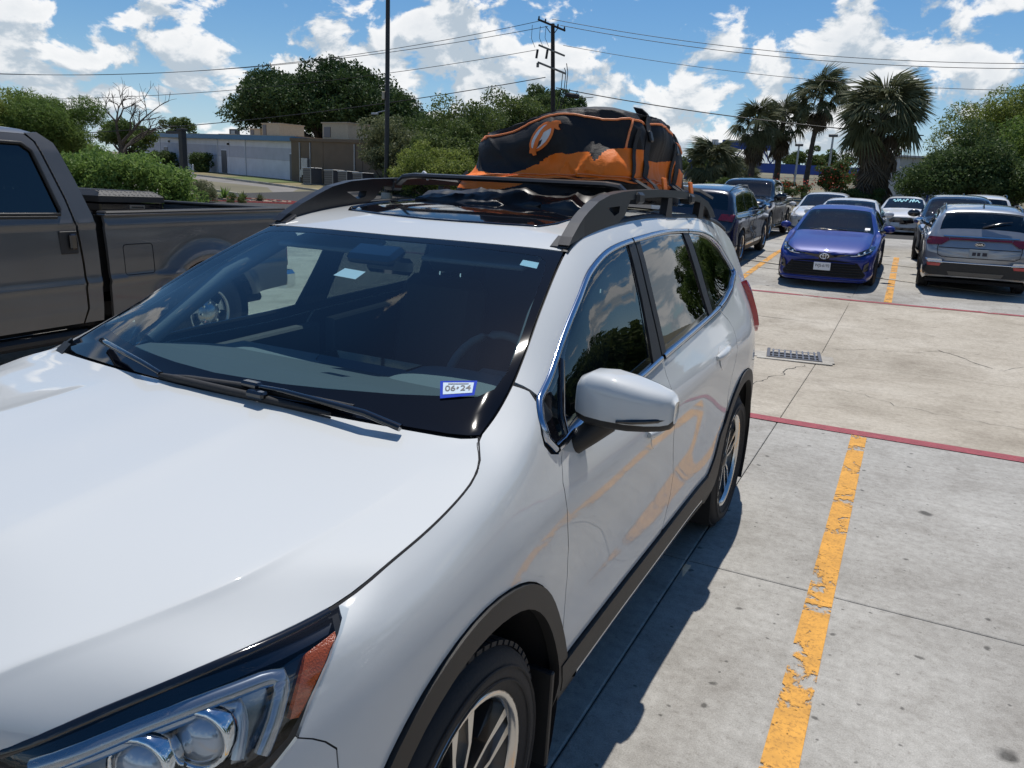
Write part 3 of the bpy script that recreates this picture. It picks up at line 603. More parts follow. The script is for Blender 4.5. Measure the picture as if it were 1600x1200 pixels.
# ---------------------------------------------------------------- ground beyond the lot (left)
DIR=Vector((.941,-.335)); A0=Vector((-83.8,63.1))     # front line of the pale building
NRM=Vector((.335,.941))*-1
def LP(s,off): p=A0+DIR*s+NRM*off; return p.x,p.y
def band(name,s0,s1,o0,o1,mat,z,label,n=14):
    V=[];F=[]
    for i in range(n+1):
        s=s0+(s1-s0)*i/n
        for o_ in (o0,o1):
            x,y=LP(s,o_); V.append((x,y,terr(x,y)-.14+z))
    F=[(2*i,2*i+1,2*i+3,2*i+2) for i in range(n)]
    o=mob(name,mesh_from(name,V,F,[mat])); tag(o,label,None,None,'structure'); return o
def left_side():
    band('lawn',-60,90,-.2,5.2,M['lawn'],.010,'strip of dry lawn before the pale building')
    band('street',-60,110,5.2,12.2,M['asphalt'],.015,'faded street in front of the pale building')
    band('grass_verge',-60,110,12.2,14.6,M['lawn'],.012,'grass verge along the street')
    band('sidewalk',-60,110,14.6,19.5,M['pale_concrete'],.05,'pale concrete sidewalk beyond the planter')
    band('green_lawn',34,44,.9,4.6,M['lawn_green'],.022,'patch of green lawn by the brown wall',6)
    band('weedy_island',20,36,12.3,14.5,M['lawn_green'],.03,'weedy green verge',6)
    for o_ in (5.15,12.25,14.5): 
        m=MB()
        for k in range(34):
            a=Vector((*LP(-60+k*5,o_),0)); b=Vector((*LP(-55+k*5-.03,o_),0)); za=terr(a.x,a.y)-.14; zb=terr(b.x,b.y)-.14
            V=[]
            for p,z in((a,za),(b,zb)):
                for dn,dz in((-.09,0),(-.09,.14),(.09,.14),(.09,0)): V.append((p.x+NRM.x*dn,p.y+NRM.y*dn,z+dz))
            m.add(V,[(0,1,5,4),(1,2,6,5),(2,3,7,6),(0,3,2,1),(4,5,6,7)])
        tag(m.build('street_kerb',M['pale_concrete']),'pale street kerb',None,None,'structure')
    # planter bed with rocks and red kerb nose
    pl=empty('planter_bed',(-27.4,26.6,0)); tag(pl,'planter bed of reddish rocks with red kerb','planter')
    P=[(-36,23.6),(-33,21.3),(-27.6,25.1),(-24.9,26.6),(-25.0,27.6),(-27.4,28.3),(-31,27.5)]
    V=[(x+27.4,y-26.6,terr(x,y)+.03) for x,y in P]; mob('soil',mesh_from('soil',V,[tuple(range(len(P)))],[M['rock']]),pl)
    k=MB(); k.tube([(x+27.4,y-26.6,terr(x,y)+.03) for x,y in P],.10,6,closed=True,smooth=False); k.build('red_kerb',M['red_kerb'],pl)
    rm=MB().sphere((0,0,0),.1,7,4,(1.2,.9,.6)).mesh('rock',M['rock'])
    Pn=np.array(P); n=0
    while n<150:
        x=random.uniform(-36,-25); y=random.uniform(21.5,28.3)
        if not inpoly(np.array([[x,y]]),Pn)[0]: continue
        o=mob('rock',rm,pl,(x+27.4,y-26.6,terr(x,y)+.06)); s=random.uniform(.5,1.5); o.scale=(s,s*random.uniform(.7,1.2),s*random.uniform(.7,1.1)); o.rotation_euler=(random.uniform(-.4,.4),random.uniform(-.4,.4),random.uniform(0,6)); n+=1
# ================================================================ buildings and street furniture
def wall_box(m,s0,s1,o0,o1,z0,z1):
    """box along the building line, base follows the datum zb"""
    V=[(*LP(s,o_),z+(40.4-s)*.035) for s in(s0,s1) for o_ in(o0,o1) for z in(z0,z1)]
    m.add(V,[(0,1,3,2),(4,6,7,5),(0,4,5,1),(2,3,7,6),(0,2,6,4),(1,5,7,3)]); return m
def pale_building():
    x,y=LP(0,0); t=empty('pale_building'); tag(t,'long low pale block building with a blue roof edge','building')
    zb=1.9; zt=5.46; LEN=40.4
    segs=[(0,3.0),(3.05,9.6),(9.65,12.2),(12.25,17.2),(17.25,25.0),(25.05,27.6),(27.65,31.1),(31.15,40.4)]
    for a,b in segs:
        wall_box(MB(),a,b,-14,0,zb,zt).build('wall_panel',M['bld_white'],t)
        wall_box(MB(),a,b,0,.03,3.9,4.9).build('grey_band',M['bld_band'],t)
    wall_box(MB(),-1.2,LEN+.1,-14.5,.45,zt,zt+.38).build('blue_fascia',M['bld_blue'],t)
    wall_box(MB(),-1.2,LEN+.1,-14.45,.0,zt+.38,zt+.46).build('roof',M['bld_tan'],t)
    for s in (3.02,9.62,17.22,25.02,31.12): wall_box(MB(),s-.06,s+.06,0,.09,zb,zt).build('downpipe',M['shed_white'],t)
    for s,w in((11.3,1.1),(26.4,1.1),(39.9,.7)):
        wall_box(MB(),s-w/2,s+w/2,.03,.07,2.4,4.45).build('door',M['door_grey'],t)
        wall_box(MB(),s-w/2-.08,s+w/2+.08,.0,.05,4.46,4.56).build('door_lintel',M['bld_white'],t)
    for s in(12.4,27.5): wall_box(MB(),s-.1,s+.1,.03,.16,4.95,5.15).build('wall_lamp',M['black_steel'],t)
    # roof units
    for s,w,hh,lab in((29.0,3.6,1.25,'beige rooftop air unit left of the oak on the pale roof'),(25.6,2.2,.75,'low beige roof vent box beside the larger unit')):
        u=empty('roof_unit'); tag(u,lab,'roof unit')
        wall_box(MB(),s-w/2,s+w/2,-6,-3.5,zt+.47,zt+.47+hh).build('casing',M['roof_unit'],u)
        wall_box(MB(),s-w/2-.08,s+w/2+.08,-6.08,-3.42,zt+.47+hh,zt+.55+hh).build('lid',M['roof_unit'],u)
        wall_box(MB(),s-w/2+.2,s-w/2+.9,-3.5,-3.46,zt+.7,zt+.4+hh).build('louvre',M['door_grey'],u)
def brown_building():
    t=empty('brown_building'); tag(t,'brown block building end beside the pale building','building')
    zb=1.4;zt=5.5
    for a,b in((40.5,45.6),(45.66,51.2),(51.26,64)):
        wall_box(MB(),a,b,-13,.4,zb,zt).build('wall_panel',M['bld_brown'],t)
    wall_box(MB(),40.45,64,-13.1,.5,zt,zt+.22).build('parapet',M['bld_brown'],t)
    for s in(42.0,43.7,50.2): wall_box(MB(),s-.05,s+.05,.4,.48,zb,zt-.1).build('conduit',M['galv'],t)
    wall_box(MB(),42.5,43.5,.4,.62,2.9,4.2).build('meter_box',M['galv'],t)
    wall_box(MB(),42.1,42.45,.4,.55,2.7,3.3).build('meter_box',M['galv'],t)
    for s in(48.6,48.95,49.3): wall_box(MB(),s-.12,s+.12,.4,.47,3.05,3.3).build('vent_plate',M['shed_white'],t)
    u=empty('roof_unit'); tag(u,'beige rooftop air unit on the brown building','roof unit')
    wall_box(MB(),41,45,-5,-2.2,zt+.22,zt+1.6).build('casing',M['roof_unit'],u); wall_box(MB(),41.3,42.3,-2.2,-2.15,zt+.5,zt+1.3).build('louvre',M['door_grey'],u); wall_box(MB(),40.9,45.1,-5.1,-2.1,zt+1.6,zt+1.68).build('lid',M['roof_unit'],u)
    for i,s in enumerate((46.1,49.3,51.2,53.2)):
        x,y=LP(s,1.6); b=empty('condenser_unit',(x,y,terr(x,y)-.14),rz=math.atan2(DIR.y,DIR.x)); tag(b,('leftmost dark condenser unit standing apart by the brown wall','second dark condenser unit from the left by the brown wall','third dark condenser unit from the left by the brown wall','rightmost dark condenser unit partly behind the pale green bush')[i],'condenser','condenser units by the brown wall')
        MB().box((0,0,.6),(1.25,.95,1.12),.04).build('casing',M['door_grey'],b); MB().box((0,0,.02),(1.4,1.1,.08)).build('pad',M['pale_concrete'],b)
        MB().box((0,0,1.2),(1.32,1.0,.08),.02).build('top_cap',M['galv'],b); MB().box((.60,-.46,.6),(.06,.06,1.1)).build('corner_post',M['galv'],b)
        for k in range(6): MB().box((0,-.485,.2+k*.16),(1.1,.02,.05)).build('louvre',M['black_steel'],b)
    t=empty('brown_roof_building'); tag(t,'low brown building with a tan roof edge behind the bare tree','building')
    wall_box(MB(),-14,0,-20,-9,2.0,5.5).build('wall',M['bld_brown'],t); wall_box(MB(),-15,6.5,-21,-8.2,5.5,5.85).build('roof',M['bld_tan'],t)
    wall_box(MB(),2.5,7.8,-12,-9.5,5.86,6.6).build('roof_box',M['roof_unit'],t)
    for s in(-10,-6,-2): wall_box(MB(),s-.8,s+.8,-9,-8.95,3.2,4.7).build('window',M['gloss_black'],t)
def small_posts():
    t=empty('sign_post',(-28.79,24.2,terr(-28.79,24.2))); tag(t,'dark square post standing between hedge and planter','post')
    MB().box((0,0,1.5),(.24,.24,3.0),.01).build('shaft',M['black_steel'],t); MB().box((0,0,3.04),(.34,.34,.10),.01).build('cap',M['black_steel'],t); MB().box((-.5,0,2.93),(1.0,.1,.12),.01).build('bracket',M['black_steel'],t)
    x,y=-26.25,35.6; z=terr(x,y)-.14
    t=empty('light_pole',(x,y,z)); tag(t,'tall black steel parking light pole rising out of frame','light pole')
    MB().cyl((0,0,.6),(0,0,13.2),.135,.11,16).build('shaft',M['black_steel'],t); MB().cyl((0,0,0),(0,0,.6),.32,.30,16).build('base',M['pale_concrete'],t)
    a=MB(); a.tube([(-.05,0,4.95),(-.5,-.1,4.85),(-.62,-.12,4.8)],.03,6); a.build('arm',M['galv'],t)
    MB().box((-.72,-.15,4.76),(.36,.22,.12),.03).build('floodlight',M['galv'],t); MB().box((-.17,-.1,5.7),(.16,.16,.42),.03).build('junction_box',M['roof_unit'],t)
    h=MB(); h.box((.5,0,13.2),(.7,.34,.16),.03); h.cyl((0,0,13.15),(.3,0,13.2),.04,n=8); h.build('lamp_head',M['black_steel'],t)
    # short white bollards on the lawn
    for i,s in enumerate((17.5,20.6,22.6,30.5)):
        x,y=LP(s,4.6); b=MB(); b.cyl((0,0,0),(0,0,.85),.07,.07,10); b.sphere((0,0,.85),.07,10,6)
        tag(b.build('bollard',M['shed_white'],None,(x,y,terr(x,y)-.14)),('leftmost slim white bollard on the lawn edge','second slim white bollard from the left on the lawn edge','third slim white bollard from the left on the lawn edge','rightmost slim white bollard on the lawn edge')[i],'bollard','white bollards on the lawn')
def utility_pole():
    x,y=-24.0,53.2; z=terr(x,y)-.3
    t=empty('utility_pole',(x,y,z)); tag(t,'tall dark wooden utility pole with three crossarms','utility pole')
    H=14.15-z; lx=-1.15   # the pole leans a little
    P=lambda q:(lx*q/H,.75*q/H,q)
    MB().tube([P(0),P(H*.5),P(H)],[.19,.165,.14],12).build('shaft',M['pole_wood'],t)
    ad=Vector((.885,.46,0))   # crossarm direction
    specs=[(H-.12,1.02,M['pole_wood'],.13),(H-1.85,.98,M['pole_wood_pale'],.12),(H-3.05,1.05,M['pole_wood_pale'],.13)]
    for i,(zz,hl,mt,th) in enumerate(specs):
        c=Vector(P(zz)); m=MB(); tilt=-.33
        a=c-ad*hl+Vector((0,-.2,hl*.33)); b=c+ad*hl+Vector((0,-.2,-hl*.33)); d=(b-a).normalized(); up=Vector((0,0,1)); sd=d.cross(up).normalized(); up=sd.cross(d)
        Mx=Matrix((d,sd,up)).transposed(); m.box((a+b)/2,((b-a).length,.1,th),.008,Mx); m.build('crossarm',mt,t)
        if i==0:
            for q in(-.92,-.45,.45,.92):
                p=c+ad*hl*q+Vector((0,-.2,-hl*.33*q+.07)); k=MB(); k.lathe([(.0,.0),(.05,.0),(.07,.06),(.045,.1),(.06,.15),(.0,.2)],10,p,'z'); k.build('insulator',M['black_steel'],t)
            k=MB(); 
            for s in(-1,1): k.box(c+ad*.28*s+Vector((0,-.12,-.34-.05*s)),(.05,.04,.62),0,Matrix.Rotation(s*.7,3,'Y'))
            k.build('brace',M['pole_wood'],t)
        if i==1:
            for q in(-.98,-.25):
                p=c+ad*hl*q+Vector((-.12,-.25,-.28)); k=MB(); k.cyl(p+Vector((0,0,-.3)),p+Vector((.08,0,.3)),.09,.09,8); k.build('fuse_cutout',M['black_steel'],t)
        if i==2: k=MB(); k.box(c-ad*hl*.98+Vector((0,-.2,hl*.33-.2)),(.16,.12,.3)); k.build('bracket',M['pole_wood_pale'],t)
    for j,dx in enumerate((.55,.8,.95)):
        k=MB(); c=Vector(P(H-3.1)); pts=[c+Vector((dx,.25,-.2+.3*j)),c+Vector((dx+.12,.3,-.2)),c+Vector((dx+.05,.3,-1.6)),c+Vector((dx-.2,.2,-2.7)),c+Vector((.1,.1,-3.6))]
        k.tube(pts,.028,6); k.build('drop_cable',M['wire'],t)
    for j,q in enumerate((-1.4,-.75,-.3)):
        k=MB(); c=Vector(P(H-.1)); k.tube([c+Vector((q,-.5,-.1*j)),c+Vector((q-.05,-.45,-.9)),c+Vector((q+.25,-.4,-1.5))],.018,5); k.build('drop_cable',M['wire'],t)
    k=MB(); c=Vector(P(H-1.2)); k.cyl(Vector(P(.3))+Vector((.0,-.2,0)),Vector(P(H-6.5))+Vector((0,-.18,0)),.05,.05,8); k.build('conduit',M['galv'],t)
    def wire(a,b,sag,r,lab):
        a=Vector(a);b=Vector(b); n=24; k=MB(); k.tube([a.lerp(b,i/n)-Vector((0,0,sag*4*(i/n)*(1-i/n))) for i in range(n+1)],r,5); tag(k.build('power_line',M['wire']),lab,'cable','cables strung from the utility pole')
    wire((-25.9,53.8,14.4),(-77.3,34.9,10.0),2.0,.021,'upper cable running left from the pole top')
    wire((-25.5,53.9,14.0),(-77.3,34.8,9.8),1.7,.021,'second cable running left just below the upper one')
    wire((-26.0,53.2,12.3),(-77,34.4,7.5),1.4,.020,'cable running left from the middle crossarm over the oak')
    wire((-25.1,53.1,10.4),(-76.4,33.7,4.2),1.2,.030,'low thick cable running left into the oak')
    wire((-25.3,54.1,14.5),(10.7,65.8,12.3),1.0,.021,'upper cable running right from the pole top')
    wire((-24.7,54.3,14.1),(10.7,65.8,12.0),1.0,.022,'second cable running right just below the upper one')
    wire((-24.3,54.1,12.7),(10.9,65.5,10.5),.9,.018,'thin cable running right above the palms')
    wire((-24.3,53.3,9.7),(-.1,54.2,6.6),.35,.034,'thick cable running right and down to the palms')
    b=empty('cable_splice_box',(-23.0,53.35,9.15),rz=.05,ry=.14); tag(b,'black cable splice box hanging under the thick cable','splice box')
    MB().box((0,0,0),(1.0,.3,.32),.08).build('case',M['wire'],b); MB().cyl((-.3,0,.15),(-.3,0,.42),.03).build('hanger',M['wire'],b); MB().cyl((.3,0,.15),(.3,0,.36),.03).build('hanger',M['wire'],b); k=MB(); k.tube([(.45,0,-.08),(.9,0,-.05),(1.6,0,.1)],.025,5); k.build('tail_cable',M['wire'],b)
    # small far pole with sign frame, left
    x,y=-96,95; z=terr(x,y); t=empty('far_utility_pole',(x,y,z)); tag(t,'small distant utility pole beside the oak','utility pole')
    MB().cyl((0,0,-.5),(0,0,8.4),.16,.13,8).build('shaft',M['pole_wood'],t); MB().box((0,0,8.0),(3.4,.14,.14)).build('crossarm',M['pole_wood'],t)
    t=empty('sign_tower',(-97.5,92,terr(-97.5,92))); tag(t,'distant square sign frame on legs behind the roofs','sign')
    s=MB(); s.box((0,0,4.2),(2.0,.3,1.5)); s.build('sign_panel',M['door_grey'],t); MB().box((-.1,-.21,4.3),(.9,.1,.8)).build('sign_face',M['galv'],t)
    for dx in(-1.2,1.2): MB().box((dx*.7,0,1.6),(.2,.2,3.6)).build('leg',M['door_grey'],t)
def right_back():
    # blue steel gantry of the gas station far behind the palms
    t=empty('blue_gantry',(-17.5,119.5,terr(-17.5,119.5)),rz=math.atan2(7.2,14)); tag(t,'distant royal blue steel canopy beams behind the palms','canopy')
    MB().box((0,0,1.6),(30,.8,1.3)).build('long_beam',M['metal_blue'],t); MB().box((-4.5,1,4.7),(9,.8,1.2)).build('upper_beam',M['metal_blue'],t)
    for dx in(-14,-8,-4.4,-1,3.5,8,13.5): MB().box((dx,.5,.4),(.55,.55,9 if -9<dx<0 else 3)).build('column',M['metal_blue'],t)
    for k in range(6): MB().box((-8.2+k*1.4,.6,3.3),(.16,.16,2.6),0,Matrix.Rotation(.6 if k%2 else -.6,3,'Y')).build('lattice_bar',M['metal_blue'],t)
    for (x,y,hh,lab) in((-8.6,89.5,5.4,'grey lamp post with a flat head between the palms'),(-13.1,98.7,4.6,'slim grey lamp post left of the tall palm')):
        p=empty('lamp_post',(x,y,terr(x,y)-.2)); tag(p,lab,'lamp post'); MB().cyl((0,0,0),(0,0,hh),.13,.10,8).build('shaft',M['galv'],p); MB().box((0,0,hh+.12),(.9,.45,.28),.05).build('lamp_head',M['door_grey'],p)
    t=empty('white_shed',(1.6,70.6,terr(1.6,70.6)-.2),rz=math.atan2(1.9,3.6)); tag(t,'white metal shed behind the fat palm','shed')
    for k in range(9): MB().box((-4+k*1.0,0,1.6),(.97,4,3.2),.03).build('siding_panel',M['shed_white'],t)
    MB().box((.4,0,3.28),(10,4.4,.16),.02).build('roof',M['shed_white'],t); MB().box((2.2,-2.05,1.1),(1.6,.1,1.5)).build('window',M['door_grey'],t)
    for dx in(-2,.8,1.6): MB().cyl((dx,-2.12,0),(dx,-2.12,3.1),.07,n=8).build('blue_pipe',M['metal_blue'],t)
    t=empty('grill_box',(3.15,66.6,terr(3.15,66.6)-.14)); tag(t,'small dark box with a pale lid in front of the white shed','utility box')
    MB().box((0,0,.75),(1.2,.7,.9),.04).build('case',M['door_grey'],t); MB().box((0,0,1.28),(1.4,.8,.14),.03).build('lid',M['shed_white'],t)
    for s in(-.5,.5): MB().box((s,0,.15),(.1,.5,.32)).build('leg',M['door_grey'],t)
    t=empty('far_office_block',(-27,118,terr(-27,118))); tag(t,'far grey flat block above the small palms','building')
    MB().box((0,0,2.4),(3,3,4.6)).build('wall',M['door_grey'],t); MB().box((0,0,4.85),(3.4,3.4,.3)).build('roof',M['shed_white'],t); MB().box((-.5,0,5.3),(.8,.8,.5)).build('roof_unit',M['galv'],t)
# ================================================================ vegetation
def leaf_mesh(name,C,size,mat,aspect=.5,jit=.4,up=0.0,tone=None,rng=RNG):
    """one two-triangle folded leaf at every point of C"""
    n=len(C); a=rng.normal(size=(n,3)); a[:,2]+=up; a/=np.linalg.norm(a,axis=1,keepdims=True)
    b=rng.normal(size=(n,3)); b-=a*(a*b).sum(1,keepdims=True); b/=np.linalg.norm(b,axis=1,keepdims=True); c=np.cross(a,b)
    s=size*(1+jit*(rng.random((n,1))*2-1))
    p0=C-b*s*.5; p1=C+c*s*aspect*.5+a*s*.06; p2=C+b*s*.5; p3=C-c*s*aspect*.5+a*s*.06
    V=np.stack([p0,p1,p2,p3],1).reshape(-1,3); F=np.arange(4*n).reshape(n,4)
    me=mesh_from(name,V,F,[mat]); t=rng.random(n) if tone is None else np.clip(tone,0,1)
    at=me.attributes.new('tone','FLOAT','FACE'); at.data.foreach_set('value',t.astype(np.float32)); return me
def crown_points(cl,n,shell=.55,rng=RNG):
    """points through a set of clumps (x,y,z,rx,ry,rz), denser near each clump's skin; tone varies per clump"""
    cl=np.array(cl,float); w=(cl[:,3]*cl[:,4]*cl[:,5])**.67; idx=rng.choice(len(cl),n,p=w/w.sum()); q=cl[idx]
    d=rng.normal(size=(n,3)); d/=np.linalg.norm(d,axis=1,keepdims=True)
    r=(shell+(1-shell)*rng.random((n,1))**.6)*(1+.10*rng.normal(size=(n,1)))
    bt=rng.random(len(cl)); return q[:,:3]+d*r*q[:,3:6],np.clip(.25+.5*bt[idx]+.3*(rng.random(n)-.5),0,1)
def make_clumps(rx,ry,rz,n,cr,flat=.7,rng=RNG,top=0.,jag=.25):
    out=[]
    for _ in range(n):
        d=rng.normal(size=3); d/=np.linalg.norm(d); d[2]=abs(d[2])*1.0-.25 if rng.random()<.75 else d[2]
        k=rng.random()**.45*(1+jag*rng.normal()*.5); p=d*np.array([rx,ry,rz])*min(k,1.12)
        s=cr*(.6+.8*rng.random()); out.append((p[0],p[1],p[2]+rz*.75,s,s,s*flat))
    return out
def tree(name,label,loc,h,crown,trunk_r,n,leaf,mat,cat='tree',group=None,cl=None,clear=.25,aspect=.5,ncl=60,cr=.28,flat=.7,bark=None,multi=1,shell=.5,up=0.,tag_it=True):
    """crown=(rx,ry,rz); clear = height fraction at which the crown starts"""
    x,y=loc; z=terr(x,y)-.2; t=empty(name,(x,y,z)); tag(t,label,cat,group)
    rx,ry,rz=crown; base=h*clear
    cls=cl or make_clumps(rx*.86,ry*.86,rz*.8,ncl,min(rx,ry,rz*1.3)*cr,flat)
    cls=[(c[0],c[1],c[2]+base,c[3],c[4],c[5]) for c in cls]
    top=max(c[2]+c[5] for c in cls); k=(h-base)/(top-base); cls=[(c[0],c[1],base+(c[2]-base)*k,c[3],c[4],c[5]) for c in cls]
    P,tn=crown_points(cls,n,shell); P[:,2]=np.maximum(P[:,2],base*.55+.1)
    mob('crown',leaf_mesh('crown',P,leaf,mat,aspect,tone=tn,up=up),t)
    b=MB()
    for i in range(multi):
        a=2*math.pi*i/multi+.4; off=Vector((math.cos(a),math.sin(a),0))*(trunk_r*1.4 if multi>1 else 0)
        e=Vector((off.x*3,off.y*3,base+rz*.4)); b.tube([off+Vector((0,0,-.3)),off*1.5+Vector((.05,0,base*.5)),off*2.2+Vector((0,.06,base)),e],[trunk_r*1.25,trunk_r,trunk_r*.8,trunk_r*.45],9)
    for c in random.sample(cls,min(len(cls),16)):
        s=Vector((0,0,base*.75)); e=Vector(c[:3]); m_=s.lerp(e,.5)+Vector((0,0,-.06*(e-s).length)); b.tube([s,m_,e],[trunk_r*.5,trunk_r*.28,trunk_r*.08],6)
    b.build('trunk',bark or M['bark'],t); return t
M['leaf_oak']=leafmat('oak_leaves',(0.022,0.048,0.015),(0.069,0.112,0.035),.2)
M['leaf_mid']=leafmat('mid_green_leaves',(0.050,0.088,0.020),(0.150,0.188,0.056),.3)
M['leaf_light']=leafmat('light_green_leaves',(0.069,0.131,0.025),(0.188,0.256,0.069),.38)
M['leaf_grey']=leafmat('grey_green_leaves',(0.081,0.100,0.043),(0.194,0.206,0.100),.3)
M['leaf_hedge']=leafmat('hedge_leaves',(0.088,0.156,0.030),(0.231,0.331,0.088),.38)
M['leaf_dark']=leafmat('dark_green_leaves',(0.037,0.073,0.022),(0.119,0.163,0.056),.3)
M['leaf_willow']=leafmat('willow_leaves',(0.100,0.144,0.025),(0.250,0.288,0.075),.42)
M['leaf_red']=leafmat('red_flowers',(0.312,0.044,0.025),(0.562,0.125,0.075),.3)
M['palm_green']=leafmat('palm_fronds',(.055,.072,.030),(.20,.21,.115),.22,.6)
M['palm_dead']=leafmat('dead_palm_fronds',(.075,.058,.040),(.19,.15,.10),.15,.7)
def vegetation():
    # the big oak behind the pale building
    cl=[]
    for _ in range(190):
        a=random.uniform(0,2*math.pi); r=random.random()**.5; q=(math.cos(a)*r,math.sin(a)*r); top=6.6*math.sqrt(max(0,1-r*r*.92))
        cl.append((q[0]*11.2,q[1]*7.6,(random.random()**.6)*.82*top+.8,random.uniform(1.3,2.3),random.uniform(1.3,2.3),random.uniform(1.0,1.5)))
    tree('oak_tree','large dark spreading oak rising behind the pale building',(-61.5,71.0),12.6,(12.0,8,8),.75,80000,.36,M['leaf_oak'],cl=cl,clear=.30,shell=.55)
    tree('oak_tree','lower dark tree under the right edge of the large oak',(-50.5,71.5),7.6,(6,5,4.5),.4,16000,.30,M['leaf_dark'],clear=.15)
    tree('olive_tree','grey green bushy tree just left of the light pole',(-29.2,40.6),5.2,(3.4,2.6,3.0),.16,30000,.15,M['leaf_grey'],clear=.05,ncl=70,multi=3)
    tree('olive_tree','pale green bush in front of the light pole base',(-23.6,37.0),3.6,(3.4,2.2,2.3),.12,26000,.13,M['leaf_willow'],clear=.03,ncl=60,multi=3)
    tree('broadleaf_tree','round mid green tree right of the light pole',(-27.3,45.6),6.6,(4.6,3.6,4.0),.22,40000,.18,M['leaf_mid'],clear=.08,ncl=90)
    tree('broadleaf_tree','dense mid green tree between the light pole and the roof bag',(-24.9,40.2),4.9,(3.6,2.6,2.9),.2,34000,.16,M['leaf_mid'],clear=.03,ncl=90,multi=3)
    tree('broadleaf_tree','mid green tree behind the roof bag left of the utility pole',(-29.4,57.8),8.2,(7.0,4,4.8),.26,42000,.22,M['leaf_mid'],clear=.1,ncl=90)
    tree('broadleaf_tree','mid green tree at the foot of the utility pole',(-20.6,50.5),5.4,(5.4,3,3.4),.2,30000,.18,M['leaf_mid'],clear=.08,ncl=60)
    tree('broadleaf_tree','darker tree crown standing behind the utility pole',(-33.4,72.6),9.6,(4.2,3,3.6),.28,20000,.26,M['leaf_dark'],clear=.45,ncl=46)
    tree('broadleaf_tree','low green tree right of the utility pole behind the bag',(-27.4,71.5),6.6,(3.5,3,2.8),.25,12000,.26,M['leaf_dark'],clear=.3,ncl=40)
    tree('willow_tree','leafy light olive tree at the left edge above the truck cab',(-44.2,24.0),5.7,(5.6,4.0,4.0),.24,60000,.21,M['leaf_willow'],clear=.1,aspect=.3,ncl=90,multi=2)
    tree('willow_tree','feathery bright green tree between the truck cab and bare tree',(-39.4,25.2),5.0,(2.9,2.6,3.0),.18,42000,.22,M['leaf_light'],clear=.08,aspect=.16,ncl=60,multi=2,shell=.3)
    tree('far_tree','small dark green crown behind the bare tree',(-69.5,51.5),5.0,(3.4,3,2.0),.25,9000,.28,M['leaf_mid'],clear=.35,ncl=30)
    # hedge
    cl=[(random.uniform(-2.9,1.7),random.uniform(-1.2,1.2),0,.55,.5,.42) for _ in range(120)]
    cl=[(c[0],c[1],random.uniform(.25,1.0)*(2.05-.32*abs(c[0]+.6)**1.25*.45),c[3],c[4],c[5]) for c in cl]
    t=tree('hedge_shrub','broad bright green hedge shrub behind the truck bed',(-24.6,18.6),2.42,(3,1.3,1.6),.06,34000,.135,M['leaf_hedge'],cat='shrub',cl=cl,clear=.02,aspect=.42,multi=5,shell=.35); t.rotation_euler.z=math.radians(35)
    tree('garden_shrub','grey green shrub beside the dark square post',(-27.5,23.9),1.35,(.95,.8,.6),.03,7000,.075,M['leaf_grey'],cat='shrub',clear=.02,aspect=.25,ncl=24,multi=4)
    tree('garden_shrub','small olive shrub right of the grey green one',(-26.6,25.0),.72,(.55,.5,.35),.02,2600,.07,M['leaf_mid'],cat='shrub',clear=.02,aspect=.2,ncl=12,multi=3)
    for s,lab in((13.3,'dark clipped bush by the left door of the pale building'),(23.9,'dark clipped bush by the middle door of the pale building')):
        tree('clipped_bush',lab,LP(s,1.3),2.0,(1.3,.9,.85),.06,9000,.17,M['leaf_dark'],cat='shrub',clear=.0,cl=[(random.uniform(-1,1)*(.75 if s>20 else 1.7),random.uniform(-.5,.5),random.uniform(.3,1.4),.45,.45,.4) for _ in range(46)],multi=3)
    # spiky planter plants
    for (x,y,hh,mt,lab) in((-29.0,26.6,.62,'leaf_hedge','largest green spiky plant in the rock planter'),(-28.25,27.0,.48,'leaf_mid','middle spiky plant in the rock planter'),(-27.45,27.3,.42,'leaf_grey','smallest brownish spiky plant near the red kerb')):
        t=empty('yucca_plant',(x,y,terr(x,y)+.03)); tag(t,lab,'plant'); V=[];F=[]
        for k in range(70):
            a=random.uniform(0,6.28); e=random.uniform(.25,1.45); l=hh*random.uniform(.8,1.25); d=Vector((math.cos(a)*math.cos(e),math.sin(a)*math.cos(e),math.sin(e))); sd=d.cross(Vector((0,0,1))).normalized()*.028; b=len(V)
            V+=[sd*.7,-sd*.7,d*l*.55+sd,d*l*.55-sd,d*l+Vector((0,0,-.05))]; F+=[(b,b+1,b+3,b+2),(b+2,b+3,b+4)]
        me=mesh_from('blades',V,F,[M[mt]]); at=me.attributes.new('tone','FLOAT','FACE'); at.data.foreach_set('value',RNG.random(len(F)).astype(np.float32)); mob('blades',me,t)
    # bare tree
    x,y=-57.2,42.0; t=empty('bare_tree',(x,y,terr(x,y)-.2)); tag(t,'leafless grey tree with fine twigs left of the pale building','tree'); b=MB(); tw=MB()
    def br(p,d,l,r,dep):
        m_=p+d*l*.55+Vector((random.uniform(-.1,.1),random.uniform(-.1,.1),.05))*l*.5; e=p+d*l; (b if dep<3 else tw).tube([p,m_,e],[r,r*.8,r*.6],6 if dep<3 else 4,cap=False)
        if dep>=5: return
        for _ in range(3 if dep<4 else 2):
            v=Vector((random.gauss(0,1),random.gauss(0,1),random.gauss(.25,.6))); nd=(d+v.normalized()*.85).normalized(); br(e if random.random()<.7 else m_,nd,l*random.uniform(.6,.85),r*.58,dep+1)
    br(Vector((0,0,0)),Vector((.05,0,1)),2.5,.24,0); b.build('trunk',M['bark'],t); tw.build('twigs',M['bark'],t)
    # trees on the right behind the parked cars
    tree('broadleaf_tree','round dark glossy tree behind the grey crossover',(2.4,48.6),5.2,(3.7,2.8,3.2),.16,46000,.16,M['leaf_dark'],clear=.10,ncl=80)
